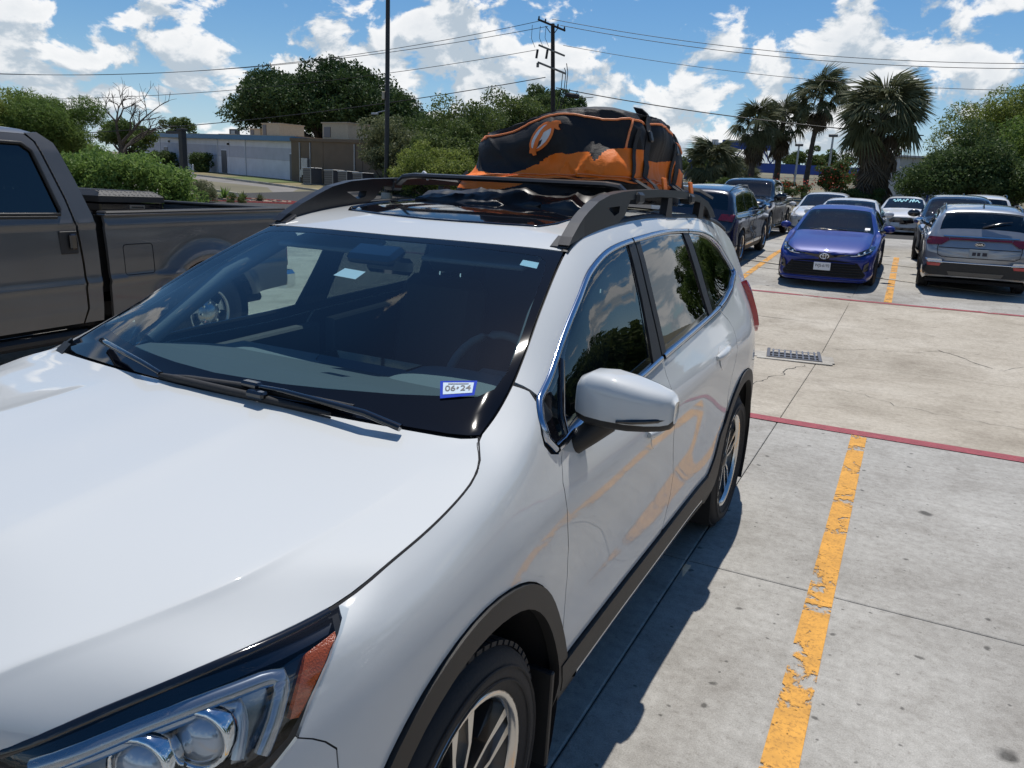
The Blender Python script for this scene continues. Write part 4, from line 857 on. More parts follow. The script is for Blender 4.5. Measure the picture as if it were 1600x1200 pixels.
    tree('broadleaf_tree','tall bright olive green tree at the right behind the round one',(6.0,62.5),8.4,(5.8,4.0,5.2),.25,60000,.21,M['leaf_willow'],clear=.15,aspect=.3,ncl=90)
    tree('broadleaf_tree','mid green tree at the right edge of the picture',(7.4,54.0),7.0,(4.2,3.4,4.4),.22,40000,.19,M['leaf_light'],clear=.1,ncl=80)
    for (x,y,hh,rx,mt,lab) in((-5.4,61.2,2.5,1.5,'leaf_mid','green shrub with red blooms left of the fat palm'),(-8.2,57.5,1.6,2.6,'leaf_dark','low shrub row with red flowers behind the black pickup')):
        t=tree('flowering_shrub',lab,(x,y),hh,(rx,1.2,hh*.6),.04,6000,.14,M[mt],cat='shrub',clear=.02,ncl=30,multi=3)
        C=RNG.normal(size=(260,3))*np.array([rx*.55,.6,hh*.2])+np.array([0,-.3,hh*.72]); o=mob('red_blooms',leaf_mesh('red_blooms',C,.11,M['leaf_red'],.8),t); o['kind']='stuff'
    tree('low_shrub','low dark shrub at the foot of the fat palm',(-3.4,52.6),1.5,(2.6,1,.9),.04,9000,.13,M['leaf_dark'],cat='shrub',clear=.02,ncl=30,multi=3)
    tree('low_shrub','low olive shrub between the tall palm and the close pair',(-10.6,56.5),1.7,(3.4,1.2,1),.04,11000,.13,M['leaf_mid'],cat='shrub',clear=.02,ncl=34,multi=3)
    tree('broadleaf_tree','low reddish green crown between tall palm and fat palm',(-6.2,74),3.2,(2.2,1.8,1.8),.12,6000,.2,M['leaf_mid'],clear=.1,ncl=24)
    for i,(x,y,hh) in enumerate(((-36,103,5.0),(-30.5,104,4.0),(-23.5,103,3.4),(-13,135,5),(-20,150,6),(-4,140,5),(10,95,8),(18,85,8),(-48,96,8),(-100,110,8),(-120,100,8),(26,70,8))):
        tree('far_tree','distant green tree low on the horizon',(x,y),hh,(4.2,3,hh*.5),.2,5000,.38,M['leaf_mid'],group='distant trees on the horizon',clear=.1,ncl=26)
    # a row of trees along the far side of the lot to the right (seen mirrored in the car's side windows)
    for i,(x,y,hh) in enumerate(((21,3,6.2),(24,10,7.2),(21,17,6.4),(24,24,7.5),(22,31,6.2),(20,-6,6),(16,38,5.2),(24,-14,7))):
        tree('lot_tree','bushy tree in the row along the right side of the lot',(x,y),hh,(4.4,4.0,3.8),.2,22000,.30,M['leaf_mid'],group='trees right of the lot',clear=.15,ncl=44)
# ---------------------------------------------------------------- fan palms
def frond_mesh(name,R,nseg,droop,mat,petiole,curl,spread=2.5,seed=0):
    rng=random.Random(seed); V=[];F=[]
    L0=petiole
    V+=[(-.025,0,0),(.025,0,0),(.02,L0,.02),(-.02,L0,.02)]; F.append((0,1,2,3))
    for k in range(nseg):
        a=(k/(nseg-1)-.5)*spread; l=R*(1-.22*abs(a/spread*2)**2)*rng.uniform(.88,1.08); dx,dy=math.sin(a),math.cos(a); w=R*.040
        px,py=dy*w,-dx*w; b=len(V)
        def pt(t,ww,zz): return (dx*l*t+px*ww,L0+dy*l*t+py*ww,zz)
        z1=-droop*.15*R; z2=-droop*.95*R*rng.uniform(.8,1.2); c=curl*abs(a)*R*.12
        V+=[(0,L0,0.02),pt(.5,1,z1-c-.02),pt(.5,0,z1-c+.05*R),pt(.5,-1,z1-c-.02),pt(1.0,0,z2-c*2)]
        F+=[(b,b+1,b+2),(b,b+2,b+3),(b+1,b+4,b+2),(b+2,b+4,b+3)]
    me=mesh_from(name,V,F,[mat]); at=me.attributes.new('tone','FLOAT','FACE'); base=rng.random(); at.data.foreach_set('value',np.clip(base*.7+RNG.random(len(F))*.4,0,1).astype(np.float32)); return me
def palm(label,loc,H,n_green,n_dead,R,tr,GM,DM,skirt=1.0,lean=(0,0)):
    x,y=loc; z=terr(x,y)-.3; t=empty('fan_palm',(x,y,z)); tag(t,label,'palm tree'); b=MB(); pts=[];rs=[]
    for i in range(26):
        f=i/25; pts.append((lean[0]*f*f,lean[1]*f,H*f)); rs.append(tr*(1.25-.45*f)*(1.06 if i%2 else .96))
    b.tube(pts,rs,12); b.build('trunk',M['palm_bark'],t); top=Vector(pts[-1])
    for k in range(n_green+n_dead):
        dead=k>=n_green; az=random.uniform(0,2*math.pi)
        if not dead:
            u=random.random(); el=math.radians(80-122*u**.95)
            zz=random.uniform(-.45,.15)
        else: el=math.radians(random.uniform(-78,-42)); zz=-random.uniform(.2,.55+skirt)
        o=mob('frond' if not dead else 'dead_frond',random.choice(DM if dead else GM),t,top+Vector((0,0,zz)))
        s=R*random.uniform(.85,1.15)*(1 if not dead else .92); o.scale=(s,s,s); o.rotation_mode='YXZ'
        o.rotation_euler=(el,random.uniform(-.5,.5),az)
    return t
def palms():
    GM=[frond_mesh('frond',.72,17,.45+.18*i,M['palm_green'],.80,.6,3.0,i) for i in range(4)]
    DM=[frond_mesh('dead_frond',.8,11,.5,M['palm_dead'],.55,1.0,1.7,20+i) for i in range(3)]
    palm('left palm of the close pair with a full drooping crown',(-11.7,63.3),5.7,52,46,1.42,.22,GM,DM,1.0)
    palm('right palm of the close pair standing just behind the left one',(-10.2,66.2),6.0,52,44,1.42,.22,GM,DM,1.0)
    palm('tall slender palm with a small crown between the pair and the fat palm',(-7.6,63.5),7.6,54,30,1.42,.17,GM,DM,.5,lean=(.35,0))
    palm('fat palm with a long hanging skirt of dead fronds',(-2.5,54.1),5.9,84,150,1.95,.34,GM,DM,3.4)
    palm('low bushy palm far behind the roof bag',(-20.9,89.2),2.4,70,10,2.3,.25,GM,DM,.4)
    palm('smaller low palm right of the low bushy one',(-18.4,93.5),1.3,50,6,1.8,.2,GM,DM,.2)
# ================================================================ body-panel tools
VS=.16   # one step of v counts as .16 m when triangulating
def panel(name,S,poly,mat,parent,holes=(),st=.05,off=0.,rim=.016,mirror=False,ins=.0022,ret=False,lines=()):
    """cut a panel out of a lofted body surface; poly and holes are (u,v); v<0 lies on the other side"""
    P=[(u,v*VS) for u,v in poly]
    if ins: P=inset(P,ins)
    H=[[(u,v*VS) for u,v in h] for h in holes]
    Q,T=cdt(P,H,st,[[(u,v*VS) for u,v in l] for l in lines]); p,n=S.ev(Q[:,0],Q[:,1]/VS,off)
    V=[p];Nn=[n];F=[T]; b=len(p)
    g=(np.cross(p[T[:,1]]-p[T[:,0]],p[T[:,2]]-p[T[:,0]])*n[T[:,0]]).sum()
    if rim>0:
        e=np.concatenate([T[:,[0,1]],T[:,[1,2]],T[:,[2,0]]]); key={}
        for a,c in e: key[(int(a),int(c))]=1
        B=[k for k in key if (k[1],k[0]) not in key]
        if B:
            ids=sorted({i for k in B for i in k}); mp={i:j for j,i in enumerate(ids)}; pp=p[ids]; nn=n[ids]
            tn=np.zeros_like(pp)
            for a,c in B:
                d=np.cross(p[c]-p[a],n[a]); tn[mp[a]]+=d; tn[mp[c]]+=d
            if g<0: tn=-tn
            tn/=np.maximum(np.linalg.norm(tn,axis=1,keepdims=True),1e-9); m=len(ids)
            V+=[pp,pp-nn*rim]; Nn+=[tn,tn]
            F.append(np.array([t for a,c in B for t in ((b+mp[a],b+m+mp[a],b+m+mp[c]),(b+mp[a],b+m+mp[c],b+mp[c]))]))
    V=np.concatenate(V);Nn=np.concatenate(Nn);F=np.concatenate(F)
    # orient outward
    if g<0: F=F[:,::-1]
    if mirror:
        V2=V.copy();V2[:,0]*=-1;N2=Nn.copy();N2[:,0]*=-1
        k=len(V);V=np.concatenate([V,V2]);Nn=np.concatenate([Nn,N2]);F=np.concatenate([F,F[:,::-1]+k])
    me=mesh_from(name,V,np.ascontiguousarray(F),[mat],True,Nn)
    return me if ret else mob(name,me,parent)
def both(name,S,poly,mat,parent,**k):
    me=panel(name,S,poly,mat,parent,ret=True,**k); a=mob(name,me,parent); b=mob(name,flip(me),parent); return a,b
def flip(me):
    """mirror image of a mesh across the car's centre plane, as its own mesh"""
    m2=me.copy(); n=len(m2.vertices); co=np.zeros(n*3,np.float32); m2.vertices.foreach_get('co',co); co[0::3]*=-1
    nl=len(me.loops); vi=np.zeros(nl,np.int32); me.loops.foreach_get('vertex_index',vi)
    cn=np.zeros(nl*3,np.float32); me.corner_normals.foreach_get('vector',cn)
    V=co.reshape(-1,3); Nv=np.zeros((n,3),np.float32); Nv[vi]=cn.reshape(-1,3); Nv[:,0]*=-1
    F=[tuple(reversed(p.vertices)) for p in me.polygons]; sm=[p.use_smooth for p in me.polygons]
    m3=bpy.data.meshes.new(me.name); m3.from_pydata([tuple(v) for v in V],[],F); m3.update()
    for m in me.materials: m3.materials.append(m)
    m3.polygons.foreach_set('use_smooth',np.array(sm,bool))
    if any(sm) and all(sm): m3.normals_split_custom_set_from_vertices([tuple(q) for q in Nv])
    bpy.data.meshes.remove(m2); return m3
def ribbon(name,S,path,w,mat,parent,off=.004,h=.004,closed=False,mirror=True,st=.03,ret=False,prof=None):
    """moulding of width w along a (u,v) path on the surface, raised by h with chamfered flanks"""
    P=[(u,v*VS) for u,v in path]
    if closed: D=densify(P,st)
    else:
        D=[]
        for a,b in zip(P[:-1],P[1:]):
            k=max(1,int(math.ceil(math.hypot(b[0]-a[0],b[1]-a[1])/st))); D+=[(a[0]+(b[0]-a[0])*i/k,a[1]+(b[1]-a[1])*i/k) for i in range(k)]
        D.append(P[-1])
    D=np.array(D); p,n=S.ev(D[:,0],D[:,1]/VS,off); m=len(p); V=[];F=[]
    for i in range(m):
        a=p[(i-1)%m] if (closed or i>0) else p[i]; b=p[(i+1)%m] if (closed or i<m-1) else p[i]
        t=b-a; t/=max(np.linalg.norm(t),1e-9); s=np.cross(n[i],t); s/=max(np.linalg.norm(s),1e-9)
        for q,hh in ((-.5,-.006),(-.5,.2),(-.3,1),(.3,1),(.5,.2),(.5,-.006)): V.append(p[i]+s*w*q+n[i]*(h*hh if hh>0 else hh-off*.5))
    K=6
    for i in range(m if closed else m-1):
        j=(i+1)%m
        for k in range(K-1): F.append((i*K+k,i*K+k+1,j*K+k+1,j*K+k))
    V=np.array(V); f=np.array(F)
    a=V[f[2,1]]-V[f[2,0]];c=V[f[2,2]]-V[f[2,0]]
    if np.dot(np.cross(a,c),n[0])<0: f=f[:,::-1]
    me=mesh_from(name,V,np.ascontiguousarray(f),[mat],True)
    if ret: return me
    o=mob(name,me,parent)
    if mirror: mob(name,flip(me),parent)
    return o
def map_quad(name,S,c,pts,faces,mat,parent,off):
    """flat print laid on the glass: pts in 0..1 x 0..1 between the (u,v) corners c = bl,br,tr,tl"""
    c=np.array(c,float); V=[]
    for x,y in pts:
        q=(c[0]*(1-x)+c[1]*x)*(1-y)+(c[3]*(1-x)+c[2]*x)*y; p,n=S.ev(q[0],q[1],off); V.append(p)
    return mob(name,mesh_from(name,V,faces,[mat]),parent)
def text_mesh(s,bold=0.0):
    cu=bpy.data.curves.new('lettering','FONT'); cu.body=s; cu.align_x='LEFT'; cu.offset=bold; o=bpy.data.objects.new('lettering',cu); COL.objects.link(o)
    bpy.context.view_layer.update(); dg=bpy.context.evaluated_depsgraph_get(); me=bpy.data.meshes.new_from_object(o.evaluated_get(dg))
    V=np.array([v.co[:] for v in me.vertices]); F=[tuple(p.vertices) for p in me.polygons]
    bpy.data.objects.remove(o); bpy.data.curves.remove(cu); bpy.data.meshes.remove(me)
    lo=V[:,:2].min(0); hi=V[:,:2].max(0); return (V[:,:2]-lo)/(hi-lo),F,(hi-lo)
def text_on(name,s,mat,parent,o,ex,ey,w,h,bold=.0):
    """flat lettering at point o, along ex, upright along ey"""
    P,F,_=text_mesh(s,bold); o=Vector(o);ex=Vector(ex).normalized();ey=Vector(ey).normalized()
    return mob(name,mesh_from(name,[o+ex*(x*w)+ey*(y*h) for x,y in P],F,[mat]),parent)
# ---------------------------------------------------------------- wheels
WC={}
def wheel(parent,name,x,y,z,r,w,rr,style,side):
    """side +1: outer face looks to +x"""
    key=(r,w,rr,style)
    if key not in WC:
        d={}
        hw=w/2; t=MB()
        [t.lathe([(rr+q,hw+.0035),(rr+q+.003,hw+.0085),(rr+q+.006,hw+.0045)],48) for q in(.03,.062)]; t.lathe([(rr-.012,hw-.035),(rr+.004,hw-.012),(rr+.02,hw-.004),(rr+(r-rr)*.45,hw+.006),(r-.035,hw-.002),(r-.012,hw-.018),(r,hw-.05),(r,-hw+.05),(r-.012,-hw+.018),(rr+(r-rr)*.45,-hw),(rr-.01,-hw+.02)],48)
        # tread blocks
        nb=64
        for k in range(nb):
            a=2*math.pi*(k+.5)/nb; c_,s_=math.cos(a),math.sin(a)
            for hx,wx in ((hw-.045,.035),(hw-.1,.035),(0,.04),(-hw+.1,.035),(-hw+.045,.035)):
                if r<.36 and abs(hx)<hw-.06: continue
                Mx=Matrix(((1,0,0),(0,-s_,c_),(0,c_,s_))); t.box((hx,(r+.001)*c_,(r+.001)*s_),(wx,2*math.pi*r/nb*.7,.012),0,Mx)
        d['tyre']=t.mesh('tyre',M['rubber'])
        b=MB(); b.lathe([(rr-.004,hw-.03),(rr-.012,hw-.055),(rr-.03,hw-.09),(rr-.035,-hw+.03)],40); d['barrel']=b.mesh('rim_barrel',M['dark_alloy'])
        l=MB(); l.lathe([(rr+.006,hw-.022),(rr+.004,hw-.010),(rr-.006,hw-.008),(rr-.016,hw-.016),(rr-.02,hw-.03)],48); d['lip']=l.mesh('rim_lip',M['machined'] if style!='truck' else M['silver_alloy'])
        bd=MB(); bd.lathe([(0,0),(rr*.72,0),(rr*.72,-.02),(0,-.02)],28,(hw-.13,0,0)); d['brake']=bd.mesh('brake_disc',M['steel'])
        xf=hw-.026
        if style in('twin','plain'):
            n=5; hub=MB(); hub.lathe([(0,xf+.0),(.035,xf+.0),(.04,xf-.006),(.075,xf-.018),(.085,xf-.05)],24); d['hub']=hub.mesh('hub_cap',M['dark_alloy'] if style=='twin' else M['silver_alloy'])
            sp=[];bk=[]
            for k in range(n):
                a0=2*math.pi*k/n+math.pi/2
                for s in (-1,1):
                    # machined bar, widening towards the rim
                    ai=a0+s*.30; ao=a0+s*.135 if style=='twin' else a0+s*.2; bi=.052; bo=rr-.012
                    def q(rad,an,hx): return (hx,rad*math.cos(an),rad*math.sin(an))
                    wi,wo=(.22,.135) if style=='twin' else (.2,.10)
                    m=MB(); V=[];
                    for rad,an,hwid,hx in((bi,ai,wi,xf-.008),(rr*.55,(ai+ao)/2+s*.03,(wi*.42),xf-.004),(bo,ao,wo,xf-.004)):
                        for da in(-1,1):
                            V.append(q(rad,an+da*hwid*.5*1.0,hx)); V.append(q(rad,an+da*hwid*.62,hx-.035))
                    F=[]
                    for i in range(2):
                        A=i*4;B=A+4; F+=[(A,A+2,B+2,B),(A+1,A,B,B+1),(A+2,A+3,B+3,B+2),(A+3,A+1,B+1,B+3)]
                    F+=[(8,10,11,9)]
                    m.add(V,F); sp.append(m.mesh('spoke',M['machined'] if style=='twin' else M['silver_alloy']))
                if style=='twin':
                    m=MB(); V=[]
                    for rad,hwid,hx in((.05,.62,xf-.03),(rr*.55,.60,xf-.03),(rr-.02,.62,xf-.035)):
                        for da in(-1,1): V.append((hx,rad*math.cos(a0+da*hwid*.5),rad*math.sin(a0+da*hwid*.5)));V.append((hx-.03,rad*math.cos(a0+da*hwid*.5),rad*math.sin(a0+da*hwid*.5)))
                    F=[]
                    for i in range(2):
                        A=i*4;B=A+4; F+=[(A,A+2,B+2,B),(A+1,A,B,B+1),(A+2,A+3,B+3,B+2)]
                    m.add(V,F); bk.append(m.mesh('spoke_back',M['dark_alloy']))
            d['spokes']=sp;d['backs']=bk
        else:   # five broad spokes and eight lug nuts
            hub=MB(); hub.lathe([(0,xf+.03),(.075,xf+.028),(.085,xf+.005),(.125,xf-.005),(.13,xf-.05)],30); d['hub']=hub.mesh('hub_cap',M['silver_alloy']); sp=[]
            for k in range(5):
                a0=2*math.pi*k/5+.3; m=MB(); V=[]
                for rad,hwid,hx in((.10,.72,xf-.006),(rr*.62,.42,xf-.012),(rr-.012,.62,xf-.02)):
                    for da in(-1,1): V.append((hx,rad*math.cos(a0+da*hwid*.5),rad*math.sin(a0+da*hwid*.5)));V.append((hx-.04,rad*math.cos(a0+da*hwid*.56),rad*math.sin(a0+da*hwid*.56)))
                F=[]
                for i in range(2):
                    A=i*4;B=A+4; F+=[(A,A+2,B+2,B),(A+1,A,B,B+1),(A+2,A+3,B+3,B+2)]
                m.add(V,F); sp.append(m.mesh('spoke',M['silver_alloy']))
            d['spokes']=sp; d['backs']=[]; ln=MB().cyl((xf-.01,0,0),(xf+.02,0,0),.013,.011,6).mesh('lug_nut',M['chrome']); d['lug']=ln
        WC[key]=d
    d=WC[key]; e=mob(name,d['tyre'],parent,(x,y,z)); e.name='wheel'
    if side<0: e.rotation_euler.z=math.pi
    for k in('barrel','lip','brake','hub'): mob(d[k].name,d[k],e)
    for m in d['spokes']+d['backs']: mob(m.name.split('.')[0],m,e)
    if 'lug' in d:
        for k in range(8): mob('lug_nut',d['lug'],e,(0,.105*math.cos(k*math.pi/4),.105*math.sin(k*math.pi/4)))
    return e
def arch_liner(parent,x0,x1,y,z,r,mat):
    m=MB(); V=[];F=[];n=20
    for i in range(n+1):
        a=-.5+(math.pi+1.0)*i/n
        for x in(x0,x1): V.append((x,y+r*math.cos(a),z+r*math.sin(a)))
    F=[(2*i,2*i+1,2*i+3,2*i+2) for i in range(n)]; m.add(V,F,True)
    m.add([(x0,y+r*math.cos(-.5+(math.pi+1)*i/n),z+r*math.sin(-.5+(math.pi+1)*i/n)) for i in range(n+1)],[tuple(range(n+1))]); return m.build('wheel_well',mat,parent)
def seat(parent,x,y,z,w=.50,mat=None):
    mat=mat or M['seat']; t=mob('seat',MB().box((0,0,0),(w,.52,.16),.05).mesh('seat',mat),parent,(x,y,z))
    MB().box((0,.33,.36),(w-.04,.15,.66),.06,Matrix.Rotation(-.22,3,'X')).build('backrest',mat,t); MB().box((0,.45,.80),(.27,.11,.20),.045,Matrix.Rotation(-.15,3,'X')).build('headrest',mat,t)
    MB().cyl((-.06,.43,.62),(-.06,.44,.74),.008,n=6).build('headrest_post',M['chrome'],t); MB().cyl((.06,.43,.62),(.06,.44,.74),.008,n=6).build('headrest_post',M['chrome'],t); return t
def steering_wheel(parent,x,y,z):
    m=MB(); R_=.185; pts=[(R_*math.cos(2*math.pi*k/28),0,R_*math.sin(2*math.pi*k/28)) for k in range(28)]; m.tube(pts,.016,8,closed=True)
    m.box((0,.02,0),(.15,.05,.11),.02); m.box((.10,.01,.0),(.16,.02,.04),.008); m.box((-.10,.01,.0),(.16,.02,.04),.008); m.box((0,.01,-.1),(.04,.02,.16),.008)
    o=m.build('steering_wheel',M['dash_pad'],parent,(x,y,z)); o.rotation_euler.x=-.42; return o
# ================================================================ the white crossover in front
def crossover():
    lines=suv_lines(); Surf.NS=24; S=Surf(lines,-.97,4.04,creases=(3,),nu=340,sig=.022); S2=Surf(lines,-.97,4.04,creases=(1,2,3),nu=340,sig=.022)
    S.blend(S2,1.0*np.clip((.10-S.us)/.25,0,1))
    # the two pressed ridges of the hood, fading out before the cowl
    fa=np.clip((.12-S.us)/.22,0,1)*np.clip((S.us+.93)/.12,0,1); fa=fa*fa*(3-2*fa)
    gb=lambda v0,sl,sr: np.where(S.vs<v0,np.exp(-((S.vs-v0)/sl)**2),np.exp(-((S.vs-v0)/sr)**2))
    S.G[...,2]+=fa[:,None]*(.004*gb(1,.35,.10)+.002*gb(2,.3,.10)); S.normals()
    Surf.NS=14
    root=empty('white_crossover'); tag(root,'large white crossover with a black and orange roof bag in the foreground','car')
    # stands in its stall, nose towards the viewer, leaning .6 degrees with the slab
    ROLL=math.radians(.6); root.location=(-1.646+.94-.94*math.cos(ROLL),1.291,.94*math.sin(ROLL)); root.rotation_euler.y=ROLL
    I=lambda Y,Z,**k: S.inv(Y,Z,**k)
    def yz(pts,ulo=None,uhi=None,vmin=3.2): return [S.inv(a,b,vmin,None,ulo,uhi) for a,b in pts]
    def circ(y0,r,a0,a1,n=18,zc=.372,ulo=None,uhi=None,clampz=.285):
        out=[]
        for i in range(n+1):
            a=math.radians(a0+(a1-a0)*i/n); Y,Z=y0+r*math.cos(a),zc+r*math.sin(a); out.append(S.inv(Y,max(Z,clampz),4.5,None,ulo,uhi))
        return out
    # wheel openings as (u,v) outlines, run out below the sill
    def opening(y0,r,ulo,uhi):
        c=circ(y0,r,-8,188,26,ulo=ulo,uhi=uhi); return [(c[0][0],9.3)]+c+[(c[-1][0],9.3)]
    opF=opening(0,.468,-.6,.62); opR=opening(2.89,.468,2.2,3.5)
    DLO=[(.372,4.3),(.405,4.1),(.45,4.0),(.60,3.97),(.9,4.0),(2.6,4.0),(2.9,4.05),(3.1,4.15),(3.24,4.35),(3.28,4.58),(3.22,4.78),(3.05,4.92),(2.8,4.98),(2.4,5.0),(.62,5.0),(.47,4.95),(.39,4.75),(.365,4.5)]
    WS=[(.212,-2.97),(.212,2.97),(.30,2.97),(.40,2.97),(.55,2.97),(.8,2.97),(1.0,2.95),(1.0,-2.95),(.8,-2.97),(.55,-2.97),(.40,-2.97),(.30,-2.97)]
    # ---- inner dark shell; set close so its black stands in for gap shade
    LAMP_HOLE=[(-.42,3.2),(-.44,3.9),(-.49,4.5),(-.56,5.15),(-.61,5.55),(-.66,5.75),(-.77,5.85),(-.86,5.4),(-.89,4.4),(-.89,3.12),(-.76,3.09),(-.6,3.09)]
    shell_poly=[(-.93,0),(-.93,9),(3.95,9),(3.95,0)]
    wsh=[(.215,-.05),(.215,2.9),(.30,2.93),(.8,2.93),(.985,2.9),(.985,-.05)]
    srh=[(1.27,-.05),(1.27,1.7),(2.7,1.7),(2.7,-.05)]
    gl=dict(front=[(.688,4.20),(.80,4.10),(.98,4.05),(1.20,4.06),(1.485,4.07),(1.44,4.5),(1.375,4.88),(.52,4.88),(.535,4.62)],
            rear=[(1.645,4.09),(2.28,4.11),(2.315,4.5),(2.345,4.90),(1.585,4.90),(1.61,4.5)],
            quarter=[(2.50,4.12),(2.80,4.14),(2.98,4.24),(3.14,4.48),(3.15,4.68),(3.02,4.84),(2.86,4.90),(2.54,4.91),(2.52,4.5)],
            vent=[(.505,4.30),(.535,4.23),(.64,4.22),(.505,4.64),(.485,4.86),(.445,4.82),(.452,4.55)])
    panel('body_shell',S,shell_poly,M['liner'],root,holes=[wsh,[(.40,4.2),(.46,4.04),(3.0,4.06),(3.24,4.45),(3.1,4.9),(.5,4.96),(.40,4.8)],opF,opR,LAMP_HOLE],st=.09,off=-.009,rim=0,mirror=True,ins=0)
    # ---- hood
    panel('hood',S,[(-.9,-2.985),(-.9,2.985),(.185,2.985),(.203,2.9),(.203,-2.9),(.185,-2.985)],M['white_paint'],root,st=.035,rim=.010,ins=.003,lines=[[(-.87,v*k),(.13,v*k)] for k in(1,-1) for v in(.85,.958,1.0,1.042,1.09,1.16,1.8,1.9,1.958,2.0,2.042,2.09,2.2)])
    for k in(1,-1): ribbon('gap_shade',S,[(-.42,3.005*k),(-.3,3.004*k),(-.15,3.004*k),(.05,3.004*k),(.13,3.004*k),(.19,3.0*k),(.207,2.9*k)],.0085,M['liner'],root,off=-.001,h=.0005,mirror=False)  # black strip painting the shade inside the hood gap
    for k in(1,-1): ribbon('hood_gap_shade',S,[(-.90,3.02*k),(-.75,3.02*k),(-.6,3.02*k),(-.42,3.03*k)],.014,M['gloss_black'],root,off=.0005,h=.002,mirror=False)  # black strip standing in for the dark gap between hood and headlamp
    # ---- windshield with black border, then cowl and wipers
    clear=[(.335,-2.0),(.318,-1.4),(.30,-.6),(.296,0),(.30,.8),(.315,1.5),(.34,2.15),(.385,2.5),(.46,2.66),(.6,2.70),(.86,2.68),(.925,2.58),(.950,2.35),(.962,1.4),(.965,0),(.962,-1.4),(.950,-2.35),(.925,-2.58),(.86,-2.68),(.6,-2.70),(.46,-2.66),(.37,-2.4)]
    panel('windshield_border',S,WS,M['frit'],root,holes=[clear],st=.06,off=0,rim=.004,ins=.002)
    panel('windshield',S,clear,M['windshield'],root,st=.06,off=-.0005,rim=0,ins=-.0005)
    cw=MB(); 
    for (a,b,v0,v1,h_) in((.195,.250,-2.85,-2.1,.012),(.192,.228,-2.1,-1.75,.016)):
        q=[S.ev(a,v0,.001)[0],S.ev(a,v1,.001)[0],S.ev(b,v1,h_)[0],S.ev(b,v0,h_)[0]]; q2=[p-np.array([0,0,.03]) for p in q]; cw.add(q+q2,[(0,1,2,3),(0,4,5,1),(1,5,6,2),(2,6,7,3),(3,7,4,0)])
    cw.build('cowl_cover',M['black_plastic'],root)
    def sp(u,v,o): return Vector(S.ev(u,v,o)[0])
    for nm,arm,blade in (('wiper',[(.178,1.62),(.19,1.45),(.225,1.0),(.250,.62)],[(.213,-.32),(.222,-.1),(.236,.3),(.246,.65),(.243,1.0),(.238,1.36)]),('wiper',[(.277,-1.475),(.262,-1.30),(.222,-.75),(.206,-.45)],[(.205,-.50),(.205,-.2),(.202,.3),(.196,.8),(.182,1.30)])):
        w=MB(); w.tube([sp(u,v,.020+.016*(i in(1,2))) for i,(u,v) in enumerate(arm)],[.013,.012,.009,.008],8,flat=.7); o=w.build('wiper_arm',M['gloss_black'],root)
        w=MB(); w.tube([sp(u,v,.016) for u,v in blade],[.005]+[.010]*(len(blade)-2)+[.005],6); w.build('wiper_blade',M['rubber'],o)
        w=MB(); w.tube([sp(u,v,.005) for u,v in blade],.003,4); w.build('blade_lip',M['rubber'],o)
        w=MB(); q=sp(*blade[3],.024); w.box(q,(.06,.028,.02),.006); w.build('blade_clip',M['gloss_black'],o)
    # ---- roof, ditch mouldings, sunroof, tail
    SR=[(1.345,-1.95),(1.27,-1.70),(1.225,-.9),(1.205,0),(1.205,.6),(1.21,1.2),(1.228,1.72),(1.30,1.86),(2.6,1.86),(2.72,1.7),(2.75,0),(2.72,-1.7),(2.6,-1.92)]
    SR=[(u,v) for u,v in SR]
    panel('roof_panel',S,[(1.003,-2.9),(1.003,2.9),(3.60,2.9),(3.66,2.5),(3.66,-2.5),(3.60,-2.9)],M['white_paint'],root,holes=[SR],st=.07,rim=.012)
    panel('sunroof',S,SR,M['frit'],root,st=.08,off=.001,rim=.01,ins=.003)
    ribbon('sunroof_seal',S,SR,.016,M['gloss_black'],root,off=.001,h=.004,closed=True,mirror=False)
    for k in(1,-1): ribbon('roof_ditch',S,[(1.0,2.98*k),(1.2,3.0*k),(2,3.0*k),(3.3,3.0*k),(3.55,3.0*k)],.026,M['black_plastic'],root,off=.0,h=.003,mirror=False)
    panel('tailgate',S,[(3.725,0),(3.725,9),(4.035,9),(4.035,0)],M['white_paint'],root,st=.07,rim=0,mirror=True,ins=.001)
    panel('rear_glass',S,[(3.735,-2.6),(3.735,2.6),(3.84,2.6),(3.84,-2.6)],M['privacy'],root,st=.06,off=.006,rim=.004)
    # ---- side panels
    DF=yz([(.505,1.118),(.47,1.085),(.443,1.03),(.447,.985),(.475,.90),(.507,.82),(.528,.722),(.522,.65),(.505,.58),(.49,.50)],.3,.62)
    DB=yz([(1.512,1.168),(1.497,1.12),(1.495,1.06),(1.503,.99),(1.56,.86),(1.63,.74),(1.655,.67),(1.62,.60),(1.55,.535),(1.50,.49)],1.3,1.8)
    DR=yz([(2.60,1.243),(2.68,1.19),(2.69,1.15),(2.64,1.09),(2.585,1.0),(2.53,.935),(2.49,.86)],2.3,2.85)
    SILLV=7.90
    for q in(DF,DB,DR): ribbon('gap_shade',S,q,.006,M['liner'],root,off=-.001,h=.0004)  # door shut lines: shade of the gaps laid in as black strips
    ribbon('gap_shade',S,[(.428,3.04),(.436,3.3),(.445,3.6),(.436,3.95)],.006,M['liner'],root,off=-.001,h=.0004); ribbon('gap_shade',S,[(-.597,5.61),(-.525,6.18),(-.458,6.4)],.006,M['liner'],root,off=-.001,h=.0004)
    # fender: from hood gap over the wheel to the front door
    arcF=circ(0,.528,8,150,22,ulo=-.7,uhi=.62); SEAM=[arcF[-1],(-.525,6.18),(-.597,5.61)]
    fend=[(-.405,3.05),(-.3,3.015),(-.15,3.015),(.05,3.015),(.13,3.015),(.19,3.02),(.25,3.03),(.30,3.03),(.426,3.03),(.432,3.25),(.442,3.6),(.43,3.93),(.38,4.12),(.345,4.35),(.338,4.55),(.36,4.80),(.40,4.97)]+DF+[(.475,SILLV)]
